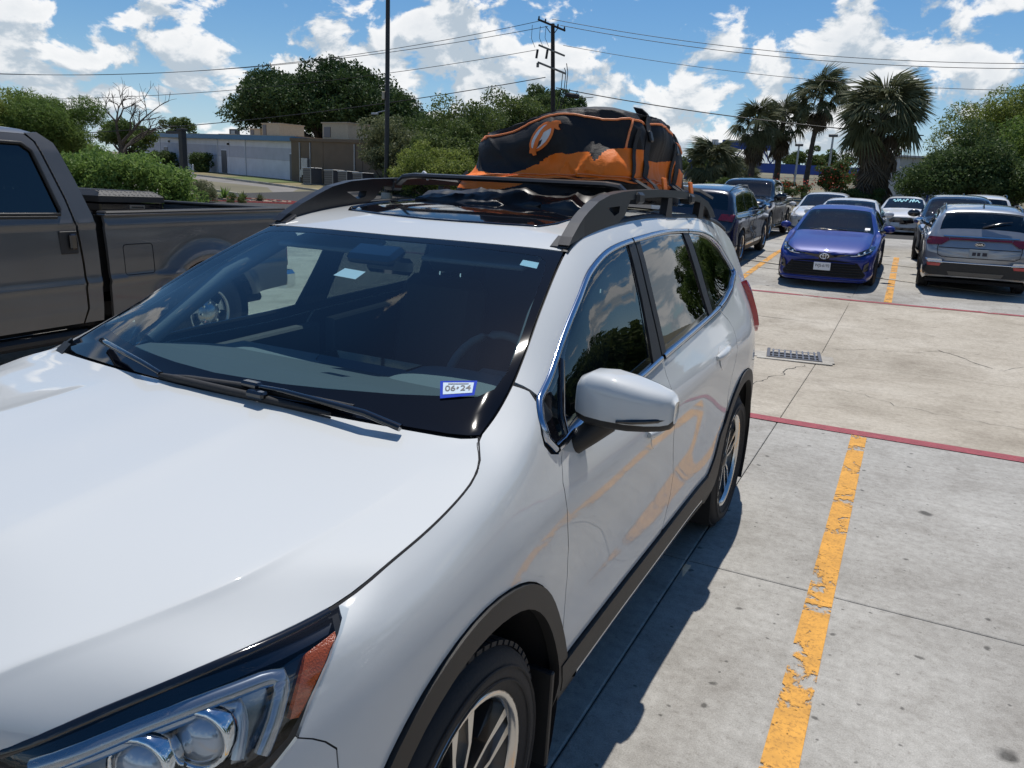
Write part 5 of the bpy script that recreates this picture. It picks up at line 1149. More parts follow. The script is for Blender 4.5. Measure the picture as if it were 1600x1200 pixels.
    fend+=[p for p in arcF if p[0]<.47]+SEAM[1:]+[(-.555,5.12),(-.485,4.45),(-.44,3.9),(-.415,3.5)]
    both('front_fender',S,fend,M['white_paint'],root,st=.04,rim=.016,ins=.0018)
    # bumper below lamp and fender
    arcB=circ(0,.528,151,182,8,ulo=-.9,uhi=0)
    bump=SEAM[::-1]+arcB+[(-.55,8.2),(-.93,8.2),(-.965,6.6),(-.965,3.2),(-.955,0),(-.905,0),(-.905,3.0),(-.91,4.4),(-.87,5.5),(-.77,5.98),(-.65,5.88)]
    both('front_bumper',S,bump,M['white_paint'],root,st=.05,rim=.012,ins=.0018)
    both('lower_grille',S,[(-.966,7.0),(-.93,8.2),(-.55,8.2),(-.5,9),(-.966,9)],M['black_plastic'],root,st=.07,off=.004,rim=.01)
    face_panel('grille_mesh',S,[(-.40,.56),(.40,.56),(.50,.74),(.46,.88),(-.46,.88),(-.50,.74)],M['gloss_black'],root,-1,.008,.02,.08)
    for k in range(4):
        zz=.60+.078*k; w=.41+.06*min(k,2)-.03*(k==3); pts=[]
        for x in np.linspace(-w,w,15): q,_n=fsolve(S,x,zz,-1); pts.append((x,q[1]-.016,zz))
        m=MB(); m.tube(pts,.013,6); m.build('grille_bar',M['chrome'] if k==2 else M['gloss_black'],root)
    # doors
    both('front_door',S,[(.50,5.03),(1.48,5.03)]+DB[0:]+[(1.48,SILLV),(.50,SILLV)]+DF[::-1],M['white_paint'],root,st=.045,rim=.016,ins=.0018)
    arcR1=[S.inv(2.89+.545*math.cos(math.radians(a)),.372+.545*math.sin(math.radians(a)),4.5,None,2.1,2.9) for a in range(136,176,6)]
    arcR1=arcR1+yz([(2.29,.53),(2.235,.492)],2.1,2.6)
    both('rear_door',S,DB[::-1]+[(2.58,5.03)]+DR+arcR1+[(1.52,SILLV)],M['white_paint'],root,st=.045,rim=.016,ins=.0018)
    # roof side, rear pillar and quarter in one pressing
    top=[(.436,3.04),(.5,3.03),(.7,3.03),(1.0,3.04),(1.3,3.07),(2,3.07),(3.0,3.07),(3.5,3.07),(3.72,3.1)]
    dtop=[(3.05,4.93),(3.23,4.80),(3.295,4.58),(3.25,4.33),(3.10,4.12),(2.9,4.02),(2.6,3.97),(.9,3.97),(.60,3.94),(.455,3.96)]
    arcR2=circ(2.89,.528,2,135,20,ulo=2.4,uhi=3.6)
    quarter=top+[(3.72,5.0),(3.72,8.9),(3.5,8.95)]+arcR2+DR[::-1]+[(2.62,5.01),(2.8,5.0)]+dtop
    both('side_frame',S,quarter,M['white_paint'],root,st=.05,rim=.014,ins=.0018)
    # window band: black surround, glass, bright trim
    fr=both('window_surround',S,DLO,M['gloss_black'],root,holes=[gl['front'],gl['rear'],gl['quarter'],gl['vent']],st=.05,off=-.003,rim=.006,ins=.001)
    for nm,g in gl.items():
        both({'front':'front_side_glass','rear':'rear_side_glass','quarter':'quarter_glass','vent':'vent_glass'}[nm],S,g,M['clear_side'] if nm in('front','vent') else M['privacy'],root,st=.06,off=-.005,rim=0,ins=-.004)
    both('pillar_cover',S,[(1.50,4.03),(1.575,4.03),(1.53,4.5),(1.505,4.97),(1.395,4.97),(1.455,4.5)],M['black_plastic'],root,st=.06,off=.002,rim=.006,ins=.001)
    both('pillar_cover',S,[(1.585,4.03),(1.635,4.06),(1.60,4.5),(1.575,4.97),(1.518,4.97),(1.545,4.5)],M['black_plastic'],root,st=.06,off=.002,rim=.006,ins=.001)
    both('pillar_cover',S,[(2.30,4.05),(2.40,4.03),(2.44,4.5),(2.45,4.97),(2.36,4.97),(2.335,4.5)],M['black_plastic'],root,st=.06,off=.002,rim=.006,ins=.001)
    both('pillar_cover',S,[(2.412,4.03),(2.49,4.03),(2.505,4.5),(2.53,4.97),(2.462,4.97),(2.452,4.5)],M['gloss_black'],root,st=.06,off=.001,rim=.006,ins=.001)
    ribbon('vent_divider',S,[(.655,4.16),(.525,4.64),(.503,4.93)],.020,M['gloss_black'],root,off=.0,h=.004)
    trim=[(.395,4.85),(.366,4.55),(.385,4.22),(.45,4.015),(.60,3.985),(.9,4.015),(1.545,4.015)]
    ribbon('window_trim',S,trim,.022,M['satin_chrome'],root,off=.002,h=.006)
    ribbon('window_trim',S,[(1.56,4.015),(2.40,4.015)],.022,M['satin_chrome'],root,off=.002,h=.006)
    ribbon('window_trim',S,[(2.415,4.015),(2.9,4.06),(3.1,4.16),(3.235,4.36),(3.275,4.58),(3.21,4.77),(3.04,4.92),(2.8,4.975),(2.63,4.99)],.022,M['satin_chrome'],root,off=.002,h=.006)
    ribbon('window_trim',S,[(2.605,4.99),(2.3,4.99),(1.53,4.99)],.022,M['satin_chrome'],root,off=.003,h=.007)
    ribbon('window_trim',S,[(1.50,4.99),(.62,4.99),(.47,4.955),(.40,4.87)],.022,M['satin_chrome'],root,off=.003,h=.007)
    # cladding: arches, sill, bright sill strip
    def annulus(y0,ri,ro,a0,a1,ulo,uhi,n=30):
        return circ(y0,ro,a0,a1,n,ulo=ulo,uhi=uhi)+circ(y0,ri,a1,a0,n,ulo=ulo,uhi=uhi)
    both('arch_cladding',S,annulus(0,.466,.526,-6,186,-.75,.75),M['black_plastic'],root,st=.05,off=.010,rim=.03,ins=0)
    ra=circ(2.89,.526,-6,140,24,ulo=2.2,uhi=3.6)+yz([(2.40,.66),(2.33,.56),(2.25,.505),(2.18,.48),(2.20,.36),(2.36,.30)],2.0,2.7,5)+circ(2.89,.466,184,-6,30,ulo=2.2,uhi=3.6)
    both('arch_cladding',S,ra,M['black_plastic'],root,st=.05,off=.010,rim=.03,ins=0)
    both('sill_cladding',S,[(.47,7.92),(2.22,7.92),(2.30,8.42),(.50,8.42)],M['black_plastic'],root,st=.06,off=.013,rim=.025,ins=0)
    both('sill_skirt',S,[(.50,8.50),(2.30,8.50),(2.36,9),(.52,9)],M['black_plastic'],root,st=.06,off=.004,rim=.02,ins=0)
    ribbon('sill_strip',S,[(.62,8.50),(1.4,8.50),(2.18,8.48)],.034,M['satin_chrome'],root,off=.008,h=.006)
    # floor, wells, wheels
    MB().box((0,1.5,.27),(1.66,4.6,.05)).build('floor_pan',M['liner'],root)
    for s in(1,-1):
        for y in(0,2.89):
            arch_liner(root,s*.52,s*.945,y,.372,.485,M['liner']); wheel(root,'wheel',s*.818,y,.372,.372,.245,.262,'twin',s)
        MB().box((s*.90,.415,.34),(.11,.02,.30),.004).build('mud_flap',M['black_plastic'],root)
    # lamps
    lamp(S,root)
    # tail lamp
    tl=[(3.33,4.86),(3.50,4.70),(3.71,4.75),(3.71,5.5),(3.64,5.80),(3.48,5.75),(3.38,5.40)]
    both('tail_lamp',S,tl,M['red_lens'],root,st=.04,off=.030,rim=.035,ins=0); both('tail_lamp',S,[(3.745,4.75),(3.86,4.85),(3.88,5.5),(3.745,5.6)],M['red_lens'],root,st=.04,off=.014,rim=.02,ins=0)
    # mirrors
    door_mirror(root,1)
    # handles
    for (y,z,ul,uh) in((1.285,.972,1.0,1.48),(2.30,1.075,2.0,2.5)):
        c=S.inv(y+.02,z-.012,4.5,None,ul,uh); cup=[(c[0]+.085*math.cos(a),c[1]+.27*math.sin(a)) for a in np.linspace(0,2*math.pi,16,endpoint=False)]
        both('handle_cup',S,cup,M['white_plain'],root,st=.04,off=.0015,rim=.002,ins=0)
        pts=[]
        for t in np.linspace(0,1,9):
            q=S.inv(y-.115+.24*t,z+.012*t,4.5,None,ul-.1,uh+.1); pts.append(Vector(S.ev(q[0],q[1],.004+.012*math.sin(math.pi*min(1,max(0,t)))**.5)[0]))
        m=MB(); m.tube(pts,[.010,.015,.017,.018,.018,.018,.018,.017,.010],10,flat=1.1); me=m.mesh('door_handle',M['white_paint']); a=mob('door_handle',me,root); b=mob('door_handle',flip(me),root)
    # registration and inspection stickers on the inside of the glass
    stick=[(.312,1.735),(.338,2.075),(.392,2.045),(.372,1.70)]
    SP=[np.array(S.ev(u,v,.004)[0]) for u,v in stick]; sn_=np.cross(SP[1]-SP[0],SP[3]-SP[0]); sn_/=np.linalg.norm(sn_)
    def lay(nm,pts,faces,mat,off): return mob(nm,mesh_from(nm,[((SP[0]*(1-x)+SP[1]*x)*(1-y)+(SP[3]*(1-x)+SP[2]*x)*y)+sn_*off for x,y in pts],faces,[mat]),root)
    lay('sticker',[(0,0),(1,0),(1,1),(0,1)],[(0,1,2,3)],M['blue_ink'],0)
    lay('sticker_panel',[(.08,.2),(.92,.17),(.92,.86),(.08,.89)],[(0,1,2,3)],M['sticker'],.0008)
    P,F,_=text_mesh('06',.012); lay('sticker_digits',[(.14+.29*x,.36+.34*y) for x,y in P],F,M['ink'],.0018)
    P,F,_=text_mesh('24',.012); lay('sticker_digits',[(.57+.29*x,.345+.34*y) for x,y in P],F,M['ink'],.0018)
    lay('sticker_mark',[(.455,.47),(.49,.45),(.535,.56),(.50,.60),(.47,.60)],[(0,1,2,3,4)],M['ink'],.0018)
    lay('sticker_mark',[(.22,.77),(.78,.745),(.78,.79),(.22,.815)],[(0,1,2,3)],M['ink'],.0018)
    map_quad('inspection_sticker',S,[(.892,2.02),(.885,2.42),(.918,2.40),(.922,2.02)],[(0,0),(1,0),(1,1),(0,1)],[(0,1,2,3)],M['sticker'],root,-.002)
    map_quad('toll_tag',S,[(.742,-.05),(.735,.30),(.775,.32),(.782,-.02)],[(0,0),(1,0),(1,1),(0,1)],[(0,1,2,3)],M['plate'],root,-.004)
    # roof rails and crossbars
    for s in(1,-1): roof_rail(root,s)
    for y,zz in((1.79,1.812),(2.62,1.825)):
        m=MB(); n=20; V=[];F=[]; sec=[(-.034,0),(-.026,.011),(0,.016),(.026,.009),(.036,0),(.024,-.009),(-.024,-.009)]
        for i in range(n+1):
            x=-.60+1.2*i/n; e=max(0,(abs(x)-.50)/.10); z=zz-.055*e**2.2
            for a,b in sec: V.append((x,y+a*(1-.25*e),z+b))
        k=len(sec)
        for i in range(n):
            for j in range(k): F.append((i*k+j,(i+1)*k+j,(i+1)*k+(j+1)%k,i*k+(j+1)%k))
        F+=[tuple(range(k)),tuple(range(n*k,n*k+k))[::-1]]; m.add(V,F,False)
        o=m.build('crossbar',M['rail_plastic'],root)
        for s in(1,-1): MB().box((s*.607,y,zz-.045),(.062,.085,.05),.012).build('crossbar_foot',M['rail_plastic'],o)
    interior(root,S)
    return root,S
def lamp(S,root):
    out=[(-.398,3.06),(-.39,3.35),(-.405,3.6),(-.43,3.95),(-.475,4.45),(-.548,5.15),(-.597,5.62),(-.65,5.86),(-.77,5.96),(-.87,5.45),(-.905,4.4),(-.902,3.06),(-.76,3.03),(-.6,3.03),(-.48,3.03)]
    both('headlamp_lens',S,out,M['lens'],root,st=.035,off=.001,rim=.0,ins=.003)
    both('headlamp_bucket',S,out,M['dark_alloy'],root,st=.05,off=-.075,rim=-.07,ins=.006)
    both('lamp_bezel',S,[(-.41,3.12),(-.44,3.62),(-.53,3.70),(-.70,3.62),(-.895,3.55),(-.895,3.1),(-.7,3.06),(-.5,3.06)],M['gloss_black'],root,st=.04,off=-.016,rim=.03,ins=.003)
    both('lamp_bezel',S,[(-.45,3.85),(-.505,4.5),(-.60,5.45),(-.655,5.78),(-.69,5.75),(-.62,5.0),(-.575,4.4),(-.555,4.0),(-.50,3.75)],M['gloss_black'],root,st=.04,off=-.024,rim=.03,ins=0)
    both('side_reflector',S,[(-.425,3.66),(-.445,4.02),(-.50,4.62),(-.575,5.32),(-.592,5.22),(-.555,4.72),(-.525,4.3),(-.50,3.90)],M['amber'],root,st=.03,off=-.010,rim=.02,ins=0)
    # C-shaped light guide and bright strip
    ribbon('light_guide',S,[(-.885,3.72),(-.75,3.78),(-.65,3.92),(-.585,4.05),(-.560,4.2),(-.575,4.55),(-.61,5.05),(-.655,5.6)],.026,M['lamp_silver'],root,off=-.020,h=.010)
    ribbon('light_guide',S,[(-.885,3.95),(-.75,4.02),(-.67,4.15),(-.640,4.35),(-.655,4.8),(-.69,5.5)],.020,M['white_lens'],root,off=-.034,h=.010)
    both('reflector_plate',S,[(-.585,4.25),(-.635,4.3),(-.70,5.6),(-.665,5.72),(-.605,4.9)],M['lamp_silver'],root,st=.04,off=-.036,rim=.02,ins=0)
    both('reflector_plate',S,[(-.66,4.15),(-.87,3.98),(-.88,4.9),(-.80,5.7),(-.71,5.6),(-.675,4.9)],M['steel'],root,st=.04,off=-.055,rim=.02,ins=0)
    for q in(-.715,-.80):
        p,n=S.ev(q,4.72,-.038)
        for s in(1,-1):
            c=Vector((p[0]*s,p[1],p[2])); d=Vector((n[0]*s*.45,-.9,n[2]*.3)).normalized(); X=d.orthogonal().normalized(); Y_=d.cross(X); m=MB(); V=[];F=[];prof=[(.052,-.03),(.052,.004),(.046,.012),(.040,.008),(.040,-.005)]
            for r,h in prof:
                for k in range(24): a=2*math.pi*k/24; V.append(c+X*r*math.cos(a)+Y_*r*math.sin(a)+d*h)
            for i in range(len(prof)-1):
                for k in range(24): F.append((i*24+k,i*24+(k+1)%24,(i+1)*24+(k+1)%24,(i+1)*24+k))
            m.add(V,F,True); o=m.build('projector_ring',M['chrome'],root)
            m=MB(); V=[];F=[]
            for i in range(7):
                th=i/6*1.35
                for k in range(20): a=2*math.pi*k/20; V.append(c+(X*math.cos(a)+Y_*math.sin(a))*.040*math.sin(th)/math.sin(1.35)+d*(.026*math.cos(th)-.006))
            for i in range(6):
                for k in range(20): F.append((i*20+k,i*20+(k+1)%20,(i+1)*20+(k+1)%20,(i+1)*20+k))
            m.add(V,F,True); m.build('projector_lens',M['white_lens'],root)
def door_mirror(root,s):
    st=[(.893,1.224,.050,.040),(.900,1.226,.061,.050),(.93,1.229,.074,.070),(.98,1.228,.076,.084),(1.04,1.222,.070,.085),(1.09,1.217,.061,.075),(1.125,1.214,.053,.060),(1.143,1.212,.045,.044),(1.151,1.211,.030,.024)]
    n=48; V=[]
    for x,zc,hz,hy in st:
        for k in range(n):
            a=2*math.pi*k/n; c,q=math.cos(a),math.sin(a); e=2/3.5
            V.append((s*x,.615+.35*(x-.9)*.5+hy*math.copysign(abs(c)**e,c),zc+hz*math.copysign(abs(q)**e,q)))
    F=[]
    for i in range(len(st)-1):
        for k in range(n): F.append((i*n+k,(i+1)*n+k,(i+1)*n+(k+1)%n,i*n+(k+1)%n))
    F+=[tuple(range(n))[::-1],tuple(range((len(st)-1)*n,len(st)*n))]
    if s>0: F=[f[::-1] for f in F]
    V=np.array(V)
    def cut(x): return 1.176+.10*max(0,(abs(x)-.96))
    up=[];lo=[];bk=[]; fk={}
    for f in F:
        k_=sorted(i%n for i in f)[0] if len(f)<8 else 0; a_=2*math.pi*(k_+.5)/n; fk[f]=math.sin(a_)>-.42
    for f in F:
        c=V[list(f)].mean(0); (bk if (c[1]>.615+.175*(abs(c[0])-.9)+.035 and len(f)<8) else up if fk[f] else lo).append(f)
    def sub(nm,fs,mat,par,sc=1.0):
        ids=sorted({i for f in fs for i in f}); mp={i:j for j,i in enumerate(ids)}
        return mob(nm,mesh_from(nm,V[ids],[tuple(mp[i] for i in f) for f in fs],[mat],True),par)
    o=sub('door_mirror',lo,M['black_plastic'],root); sub('mirror_cap',up,M['white_paint'],o); sub('mirror_glass',bk,M['chrome'],o)
    m=MB(); m.tube([(s*.885,.60,1.085),(s*.93,.615,1.125),(s*.965,.63,1.165)],[.040,.042,.050],12,flat=.8); m.build('mirror_stalk',M['black_plastic'],o)
    m=MB(); pts=[(s*x,.615+.175*(x-.9)-hy*.985,1.182+.10*(x-.96)) for x,hy in((1.02,.0875),(1.06,.084),(1.09,.074),(1.12,.058),(1.138,.040))]; m.tube(pts,[.004,.007,.007,.007,.005],6); m.build('turn_lamp',M['gloss_black'],o)
def roof_rail(root,s):
    top=[(1.035,1.602),(1.07,1.628),(1.15,1.672),(1.24,1.712),(1.33,1.746),(1.45,1.772),(1.6,1.788),(1.8,1.80),(2.1,1.812),(2.45,1.816),(2.8,1.803),(3.0,1.775),(3.12,1.735),(3.20,1.692)]
    bot=[(3.08,1.688),(3.0,1.732),(2.93,1.752),(2.8,1.770),(2.45,1.783),(2.1,1.779),(1.8,1.767),(1.68,1.757),(1.62,1.700),(1.55,1.672),(1.4,1.655),(1.2,1.628),(1.10,1.612)]
    hole=[(1.42,1.725),(1.56,1.733),(1.55,1.708),(1.50,1.696)]
    Q,T=cdt(top+bot,[hole],.06); V=[];F=[];w=.021; xc=s*.607
    # lean slightly inwards towards the top
    for dx in(w,-w):
        for y,z in Q: V.append((xc+s*dx-s*.10*(z-1.7)*.6+ (s*.02*max(0,1.2-y)*4 if y<1.2 else 0),y,z))
    k=len(Q); F=[tuple(t) for t in T]+[tuple(t[::-1]+k) for t in T]
    e={}
    for t in T:
        for a,b in((t[0],t[1]),(t[1],t[2]),(t[2],t[0])): e[(a,b)]=1
    F+=[(a+k,b+k,b,a) for a,b in e if (b,a) not in e]
    if s<0: F=[f[::-1] for f in F]
    o=mob('roof_rail',mesh_from('roof_rail',V,F,[M['rail_plastic']]),root)
    b=o.modifiers.new('bevel','BEVEL'); b.width=.006; b.segments=2; b.limit_method='ANGLE'; b.angle_limit=.6
    MB().box((xc,1.068,1.607),(.062,.075,.012),.004,Matrix.Rotation(.5,3,'X')).build('rail_base',M['rail_plastic'],o)
    for y in(2.25,2.86): MB().prism([(y-.05,1.685),(y+.06,1.685),(y+.03,1.778),(y-.03,1.778)],xc-.017,xc+.017).build('rail_leg',M['rail_plastic'],o)
def interior(root,S):
    prof=[(.30,1.165),(.48,1.175),(.66,1.150),(.84,1.115),(.93,1.075),(.955,1.02),(.93,.86),(.88,.72),(.75,.62),(.30,.62)]
    MB().prism(prof,-.715,.715,bev=.02).build('dashboard',M['dash'],root)
    d=MB(); V=[];F=[];n=14
    for i in range(n+1):
        a=math.pi*i/n
        for y,hh in((.62,.02),(.74,.055),(.90,.060),(.96,.035)): V.append((.37+.235*math.cos(a),y,1.105+hh*(math.sin(a)**.6)))
    for i in range(n):
        for j in range(3): F.append((i*4+j,i*4+j+1,(i+1)*4+j+1,(i+1)*4+j))
    d.add(V,F,True); d.build('instrument_hood',M['dash_pad'],root)
    MB().box((-.02,.86,1.10),(.44,.16,.10),.03).build('centre_screen',M['gloss_black'],root)
    MB().box((-.42,.80,1.105),(.52,.20,.05),.02).build('dash_pad',M['dash_pad'],root)
    MB().box((0,1.45,.62),(.24,1.0,.44),.05).build('console',M['dash'],root)
    steering_wheel(root,.37,1.06,1.085)
    for x in(.37,-.37):
        seat(root,x,1.52,.66,.52)
        seat(root,x,2.36,.68,.50)
        seat(root,x*.9,3.1,.72,.46)
    # door linings, roof lining, rear deck
    for s in(1,-1):
        MB().prism([(.52,.5),(.52,1.08),(1.46,1.12),(1.46,.5)],s*.80-.03,s*.80+.03,bev=.01).build('door_lining',M['dash'],root)
        MB().prism([(1.54,.5),(1.54,1.13),(2.45,1.19),(2.45,.5)],s*.79-.03,s*.79+.03,bev=.01).build('door_lining',M['dash'],root)
        m=MB(); m.tube([(s*.72,.50,1.18),(s*.66,.80,1.40),(s*.60,1.10,1.545)],[.03,.035,.03],8); m.build('pillar_lining',M['dash_pad'],root)
    m=MB(); m.box((0,.94,1.485),(.20,.03,.06),.018); m.cyl((0,.93,1.53),(0,.88,1.555),.012,n=8); m.build('rearview_mirror',M['gloss_black'],root)
    MB().box((0,.86,1.525),(.20,.10,.04),.015,Matrix.Rotation(.42,3,'X')).build('camera_housing',M['gloss_black'],root)
    for s in(1,-1): MB().box((s*.33,1.02,1.535),(.40,.16,.016),.005,Matrix.Rotation(.2,3,'X')).build('sun_visor',M['dash_pad'],root)
    MB().box((0,3.3,.85),(1.3,.7,.5),.05).build('cargo_load',M['seat'],root)
# ---------------------------------------------------------------- roof bag
def roof_bag():
    z0=1.748
    root=empty('roof_bag',(-1.60,3.76,z0)); tag(root,'soft black and orange rooftop cargo bag strapped on the roof rack','cargo bag')
    hx,hy=.46,.575; NU,NVv=420,200; rng=random.Random(5)
    waves=[(rng.uniform(-9,9),rng.uniform(-9,9),rng.uniform(4,14),rng.uniform(0,6.28),rng.uniform(.001,.005)) for _ in range(26)]
    dA=np.linspace(0,2*np.pi,6001); dc,ds=np.cos(dA),np.sin(dA); dx_=hx*np.sign(dc)*np.abs(dc)**(2/5.2); dy_=hy*np.sign(ds)*np.abs(ds)**(2/5.2)
    arc=np.concatenate([[0],np.cumsum(np.hypot(np.diff(dx_),np.diff(dy_)))]); A=np.interp(np.arange(NU)/NU*arc[-1],arc,dA); Aw=np.append(A,2*np.pi); T=np.linspace(0,1,NVv+1); a,t=np.meshgrid(A,T)
    ex=np.where(t<.6,2/5.2,2/(5.2-2.2*np.clip((t-.6)/.4,0,1))); c,sn=np.cos(a),np.sin(a)
    c=np.sign(c)*np.abs(c)**ex; sn=np.sign(sn)*np.abs(sn)**ex
    q=np.clip((t-.72)/.28,0,1); z=np.where(t<.72,.39*t/.72,.39+.055*np.sin(q*np.pi/2)); tp=.15+.02*np.clip((-c+.1)/1.0,0,1)**2; k=np.where(t<.72,1-.02*np.cos(t*5)-tp*(t/.72)**2.0,(1-.02*np.cos(3.6)-tp)*(1-q))
    x=hx*c*k; y=hy*sn*k
    z=z*(1-np.where(t>.3,1,t/.3)*.33*np.clip(-x/hx+.05,0,1)**1.3-.42*np.clip(y/hy+.12,0,1)**1.5+.05*np.clip(.6-np.abs(x/hx-.25),0,1))
    x=x+.055*z/.4+.022; y=y-.02*(1-(2*t-1)**2)+.07*(z/.4)
    V=np.stack([x,y,z],-1)
    gu=np.roll(V,-1,1)-np.roll(V,1,1); gv=np.gradient(V,axis=0); N_=np.cross(gu,gv); N_/=np.maximum(np.linalg.norm(N_,axis=2,keepdims=True),1e-9)
    D=sum(am*np.sin(kx*x*1.6+ky*y*1.6+kz*z*2+ph) for kx,ky,kz,ph,am in waves)*np.where(t<.7,.8,.4)
    fold=lambda v,p=3: (1-np.abs(np.sin(v)))**p            # narrow crest, as cloth folds
    fr=(y<-.15)&(t>.02)&(t<.72); G=lambda u,v,u0,v0,su,sv: np.exp(-((u-u0)/su)**2-((v-v0)/sv)**2)
    f=-.050*G(x,z,-.16,.19,.16,.085)-.016*G(x,z,.05,.16,.12,.05)
    an=np.arctan2(z-.36,x+.36); r=np.hypot(x+.36,z-.36); f+=.016*fold(an*5.5+.4)*np.exp(-r*3.2)*np.clip(r*8,0,1)
    f+=.020*fold(15*x+9*z+1.5*np.sin(9*z))*G(x,z,.27,.15,.17,.085)+.012*fold(31*x-17*z)*G(x,z,.2,.15,.2,.07)
    f+=.010*fold(22*x+.6*np.sin(20*z))*G(x,z,.36,.28,.10,.14)
    f+=.014*np.exp(-((z-.085+.012*np.sin(7*x))/.014)**2)
    D=D+np.where(fr,f,0)
    sd=(x>.3)&(t<.72); D=D+np.where(sd,.010*fold(13*y+6*z)-.030*(np.exp(-((y+.27)/.045)**2)+np.exp(-((y-.19)/.045)**2))*(z/.35),0)
    D=D+.004*fold(40*x+25*y+13*z,2)*np.sin(3*x+5*y)*(t<.75)
    cr=np.array([[mnoise.ridged_multi_fractal(Vector((p[0]*3.2,p[1]*3.2,p[2]*4.5+2)),1.0,2.1,4,1.0,2.0) for p in row] for row in V[::2,::2]]); cr=np.repeat(np.repeat(cr,2,0),2,1)[:NVv+1,:NU]
    for _ in range(2): cr=(np.roll(cr,1,1)+cr*2+np.roll(cr,-1,1))/4; cr[1:-1]=(cr[:-2]+cr[1:-1]*2+cr[2:])/4
    D=D+.007*(cr-cr.mean())*np.where(t<.72,1,.5)
    D[-3:]*=np.linspace(.6,.1,3)[:,None]
    V=V+N_*D[...,None]
    gu=np.roll(V,-1,1)-np.roll(V,1,1); gv=np.gradient(V,axis=0); N2=np.cross(gu,gv); N2/=np.maximum(np.linalg.norm(N2,axis=2,keepdims=True),1e-9)
    C=V[:-1]; X,Y,Z=C[...,0],C[...,1],C[...,2]
    lf=.105+.12/(1+np.exp(-(X-.06)*15))+np.clip(-(X+.27),0,1)*.62+.010*np.sin(17*X)-.045*np.exp(-((X-.335)/.022)**2)-.012*np.exp(-((X-.2)/.03)**2)
    ls=.205+.012*np.sin(9*Y)-.03*(Y>.2); lim=np.where(Y<-.3,lf,np.where(X>.3,ls,.2)); low=np.where(Y<-.3,.03+.075/(1+np.exp(-(X-.02)*12))+.006*np.sin(11*X),.07)
    zone=((Z>low)&(Z<lim)).astype(int)
    idx=np.arange(NVv)[:,None]*NU+np.arange(NU)[None]; nx=np.arange(NVv)[:,None]*NU+(np.arange(NU)[None]+1)%NU
    F=np.stack([idx,nx,nx+NU,idx+NU],-1).reshape(-1,4); zf=zone.reshape(-1); flat=V.reshape(-1,3)
    for nm,kk,mt in(('bag_cover',0,'bag_black'),('orange_band',1,'bag_orange')):
        fs=F[zf==kk]; ids=np.unique(fs); mp=np.zeros(len(flat),int); mp[ids]=np.arange(len(ids))
        mob(nm,mesh_from(nm,flat[ids],np.ascontiguousarray(mp[fs]),[M[mt]],True),root)
    mob('bag_base',mesh_from('bag_base',flat[:NU],[tuple(range(NU))[::-1]],[M['bag_black']]),root)
    def pt(a,t,off=.004):
        i=float(np.interp(a%(2*math.pi),Aw,np.arange(NU+1))); i0=int(math.floor(i))%NU; f=i-math.floor(i); j=min(t*NVv,NVv-1.001); j0=int(j); g=j-j0
        p=lambda A:(A[j0,i0]*(1-f)+A[j0,(i0+1)%NU]*f)*(1-g)+(A[j0+1,i0]*(1-f)+A[j0+1,(i0+1)%NU]*f)*g
        return Vector(p(V)+p(N2)*off)
    # piping round the shoulder and down the corners, zip flap seam
    m=MB(); m.tube([pt(A[2*k],.655,.003) for k in range(210)],.005,6,closed=True); m.build('piping',M['piping'],root)
    for a in(-.72,.72,math.pi-.72):
        m=MB(); m.tube([pt(a,t,.003) for t in np.linspace(.44,.655,14)],.0055,6); m.build('piping',M['piping'],root)
    a=math.pi+.72; m=MB(); m.tube([pt(a,t,.003) for t in np.linspace(.655,.72,5)],.005,6); m.build('piping',M['piping'],root)
    m=MB(); m.tube([pt(A[2*k],.175+.008*math.sin(k*.5),.004) for k in range(210)],.005,6,closed=True); m.build('zip_flap',M['logo_orange'],root)
    m=MB(); m.tube([pt(A[2*k],.205+.004*math.sin(k*.7),.003) for k in range(210)],.003,5,closed=True); m.build('seam_cord',M['piping'],root)
    # emblem on the front face: a slanted lens crossed by a spanner-like stroke
    fm=np.where((V[...,1]<-.25)&(t>.06)&(t<.74),0,9.)
    def em(lx,ly,off):
        u=c0[0]+lx*math.cos(ang)-ly*math.sin(ang); w=c0[1]+lx*math.sin(ang)+ly*math.cos(ang)
        d=(V[...,0]-u)**2+(V[...,2]-w)**2+fm; j,i=np.unravel_index(d.argmin(),d.shape)
        du=(V[j,(i+1)%NU]-V[j,i-1])/2; dv=(V[j+1,i]-V[j-1,i])/2; Mx=np.array([[du[0],dv[0]],[du[2],dv[2]]])
        try: s_=np.clip(np.linalg.solve(Mx,[u-V[j,i,0],w-V[j,i,2]]),-1,1)
        except Exception: s_=(0,0)
        return Vector(V[j,i]+du*s_[0]+dv*s_[1]+N2[j,i]*off)
    c0=(.062,.272); ang=math.radians(46); L_,Wd=.078,.043
    def patch(nm,pts,mat,off,st=.012):
        Q,T_=cdt(pts,[],st); mob(nm,mesh_from(nm,[em(x,y,off) for x,y in Q],[tuple(q) for q in T_],[mat],True),root)
    lens=[(L_*math.cos(q),Wd*math.sin(q)*(1+.15*math.cos(q))) for q in np.linspace(0,2*math.pi,28,endpoint=False)]
    patch('emblem',lens,M['logo_orange'],.004); patch('emblem_field',[(x*.84,y*.70) for x,y in lens],M['logo_white'],.0055)
    sw=[(q*.88,w*.9) for q,w in [(-.098,-.026),(-.080,-.036),(-.066,-.022),(-.02,-.008),(.03,.002),(.078,-.014),(.088,-.040),(.102,-.052),(.104,-.034),(.112,-.026),(.122,-.034),(.126,-.020),(.112,-.002),(.09,.012),(.03,.022),(-.03,.012),(-.066,-.002),(-.090,.006),(-.104,-.004),(-.094,-.014)]]
    patch('emblem_stroke',sw,M['logo_orange'],.007,.01); patch('emblem_dark_mark',[(-.058,-.015),(-.02,-.020),(.0,-.013),(-.018,-.006),(-.05,-.006)],M['ink'],.0065,.01)  # second patch: small black ink mark on the emblem field
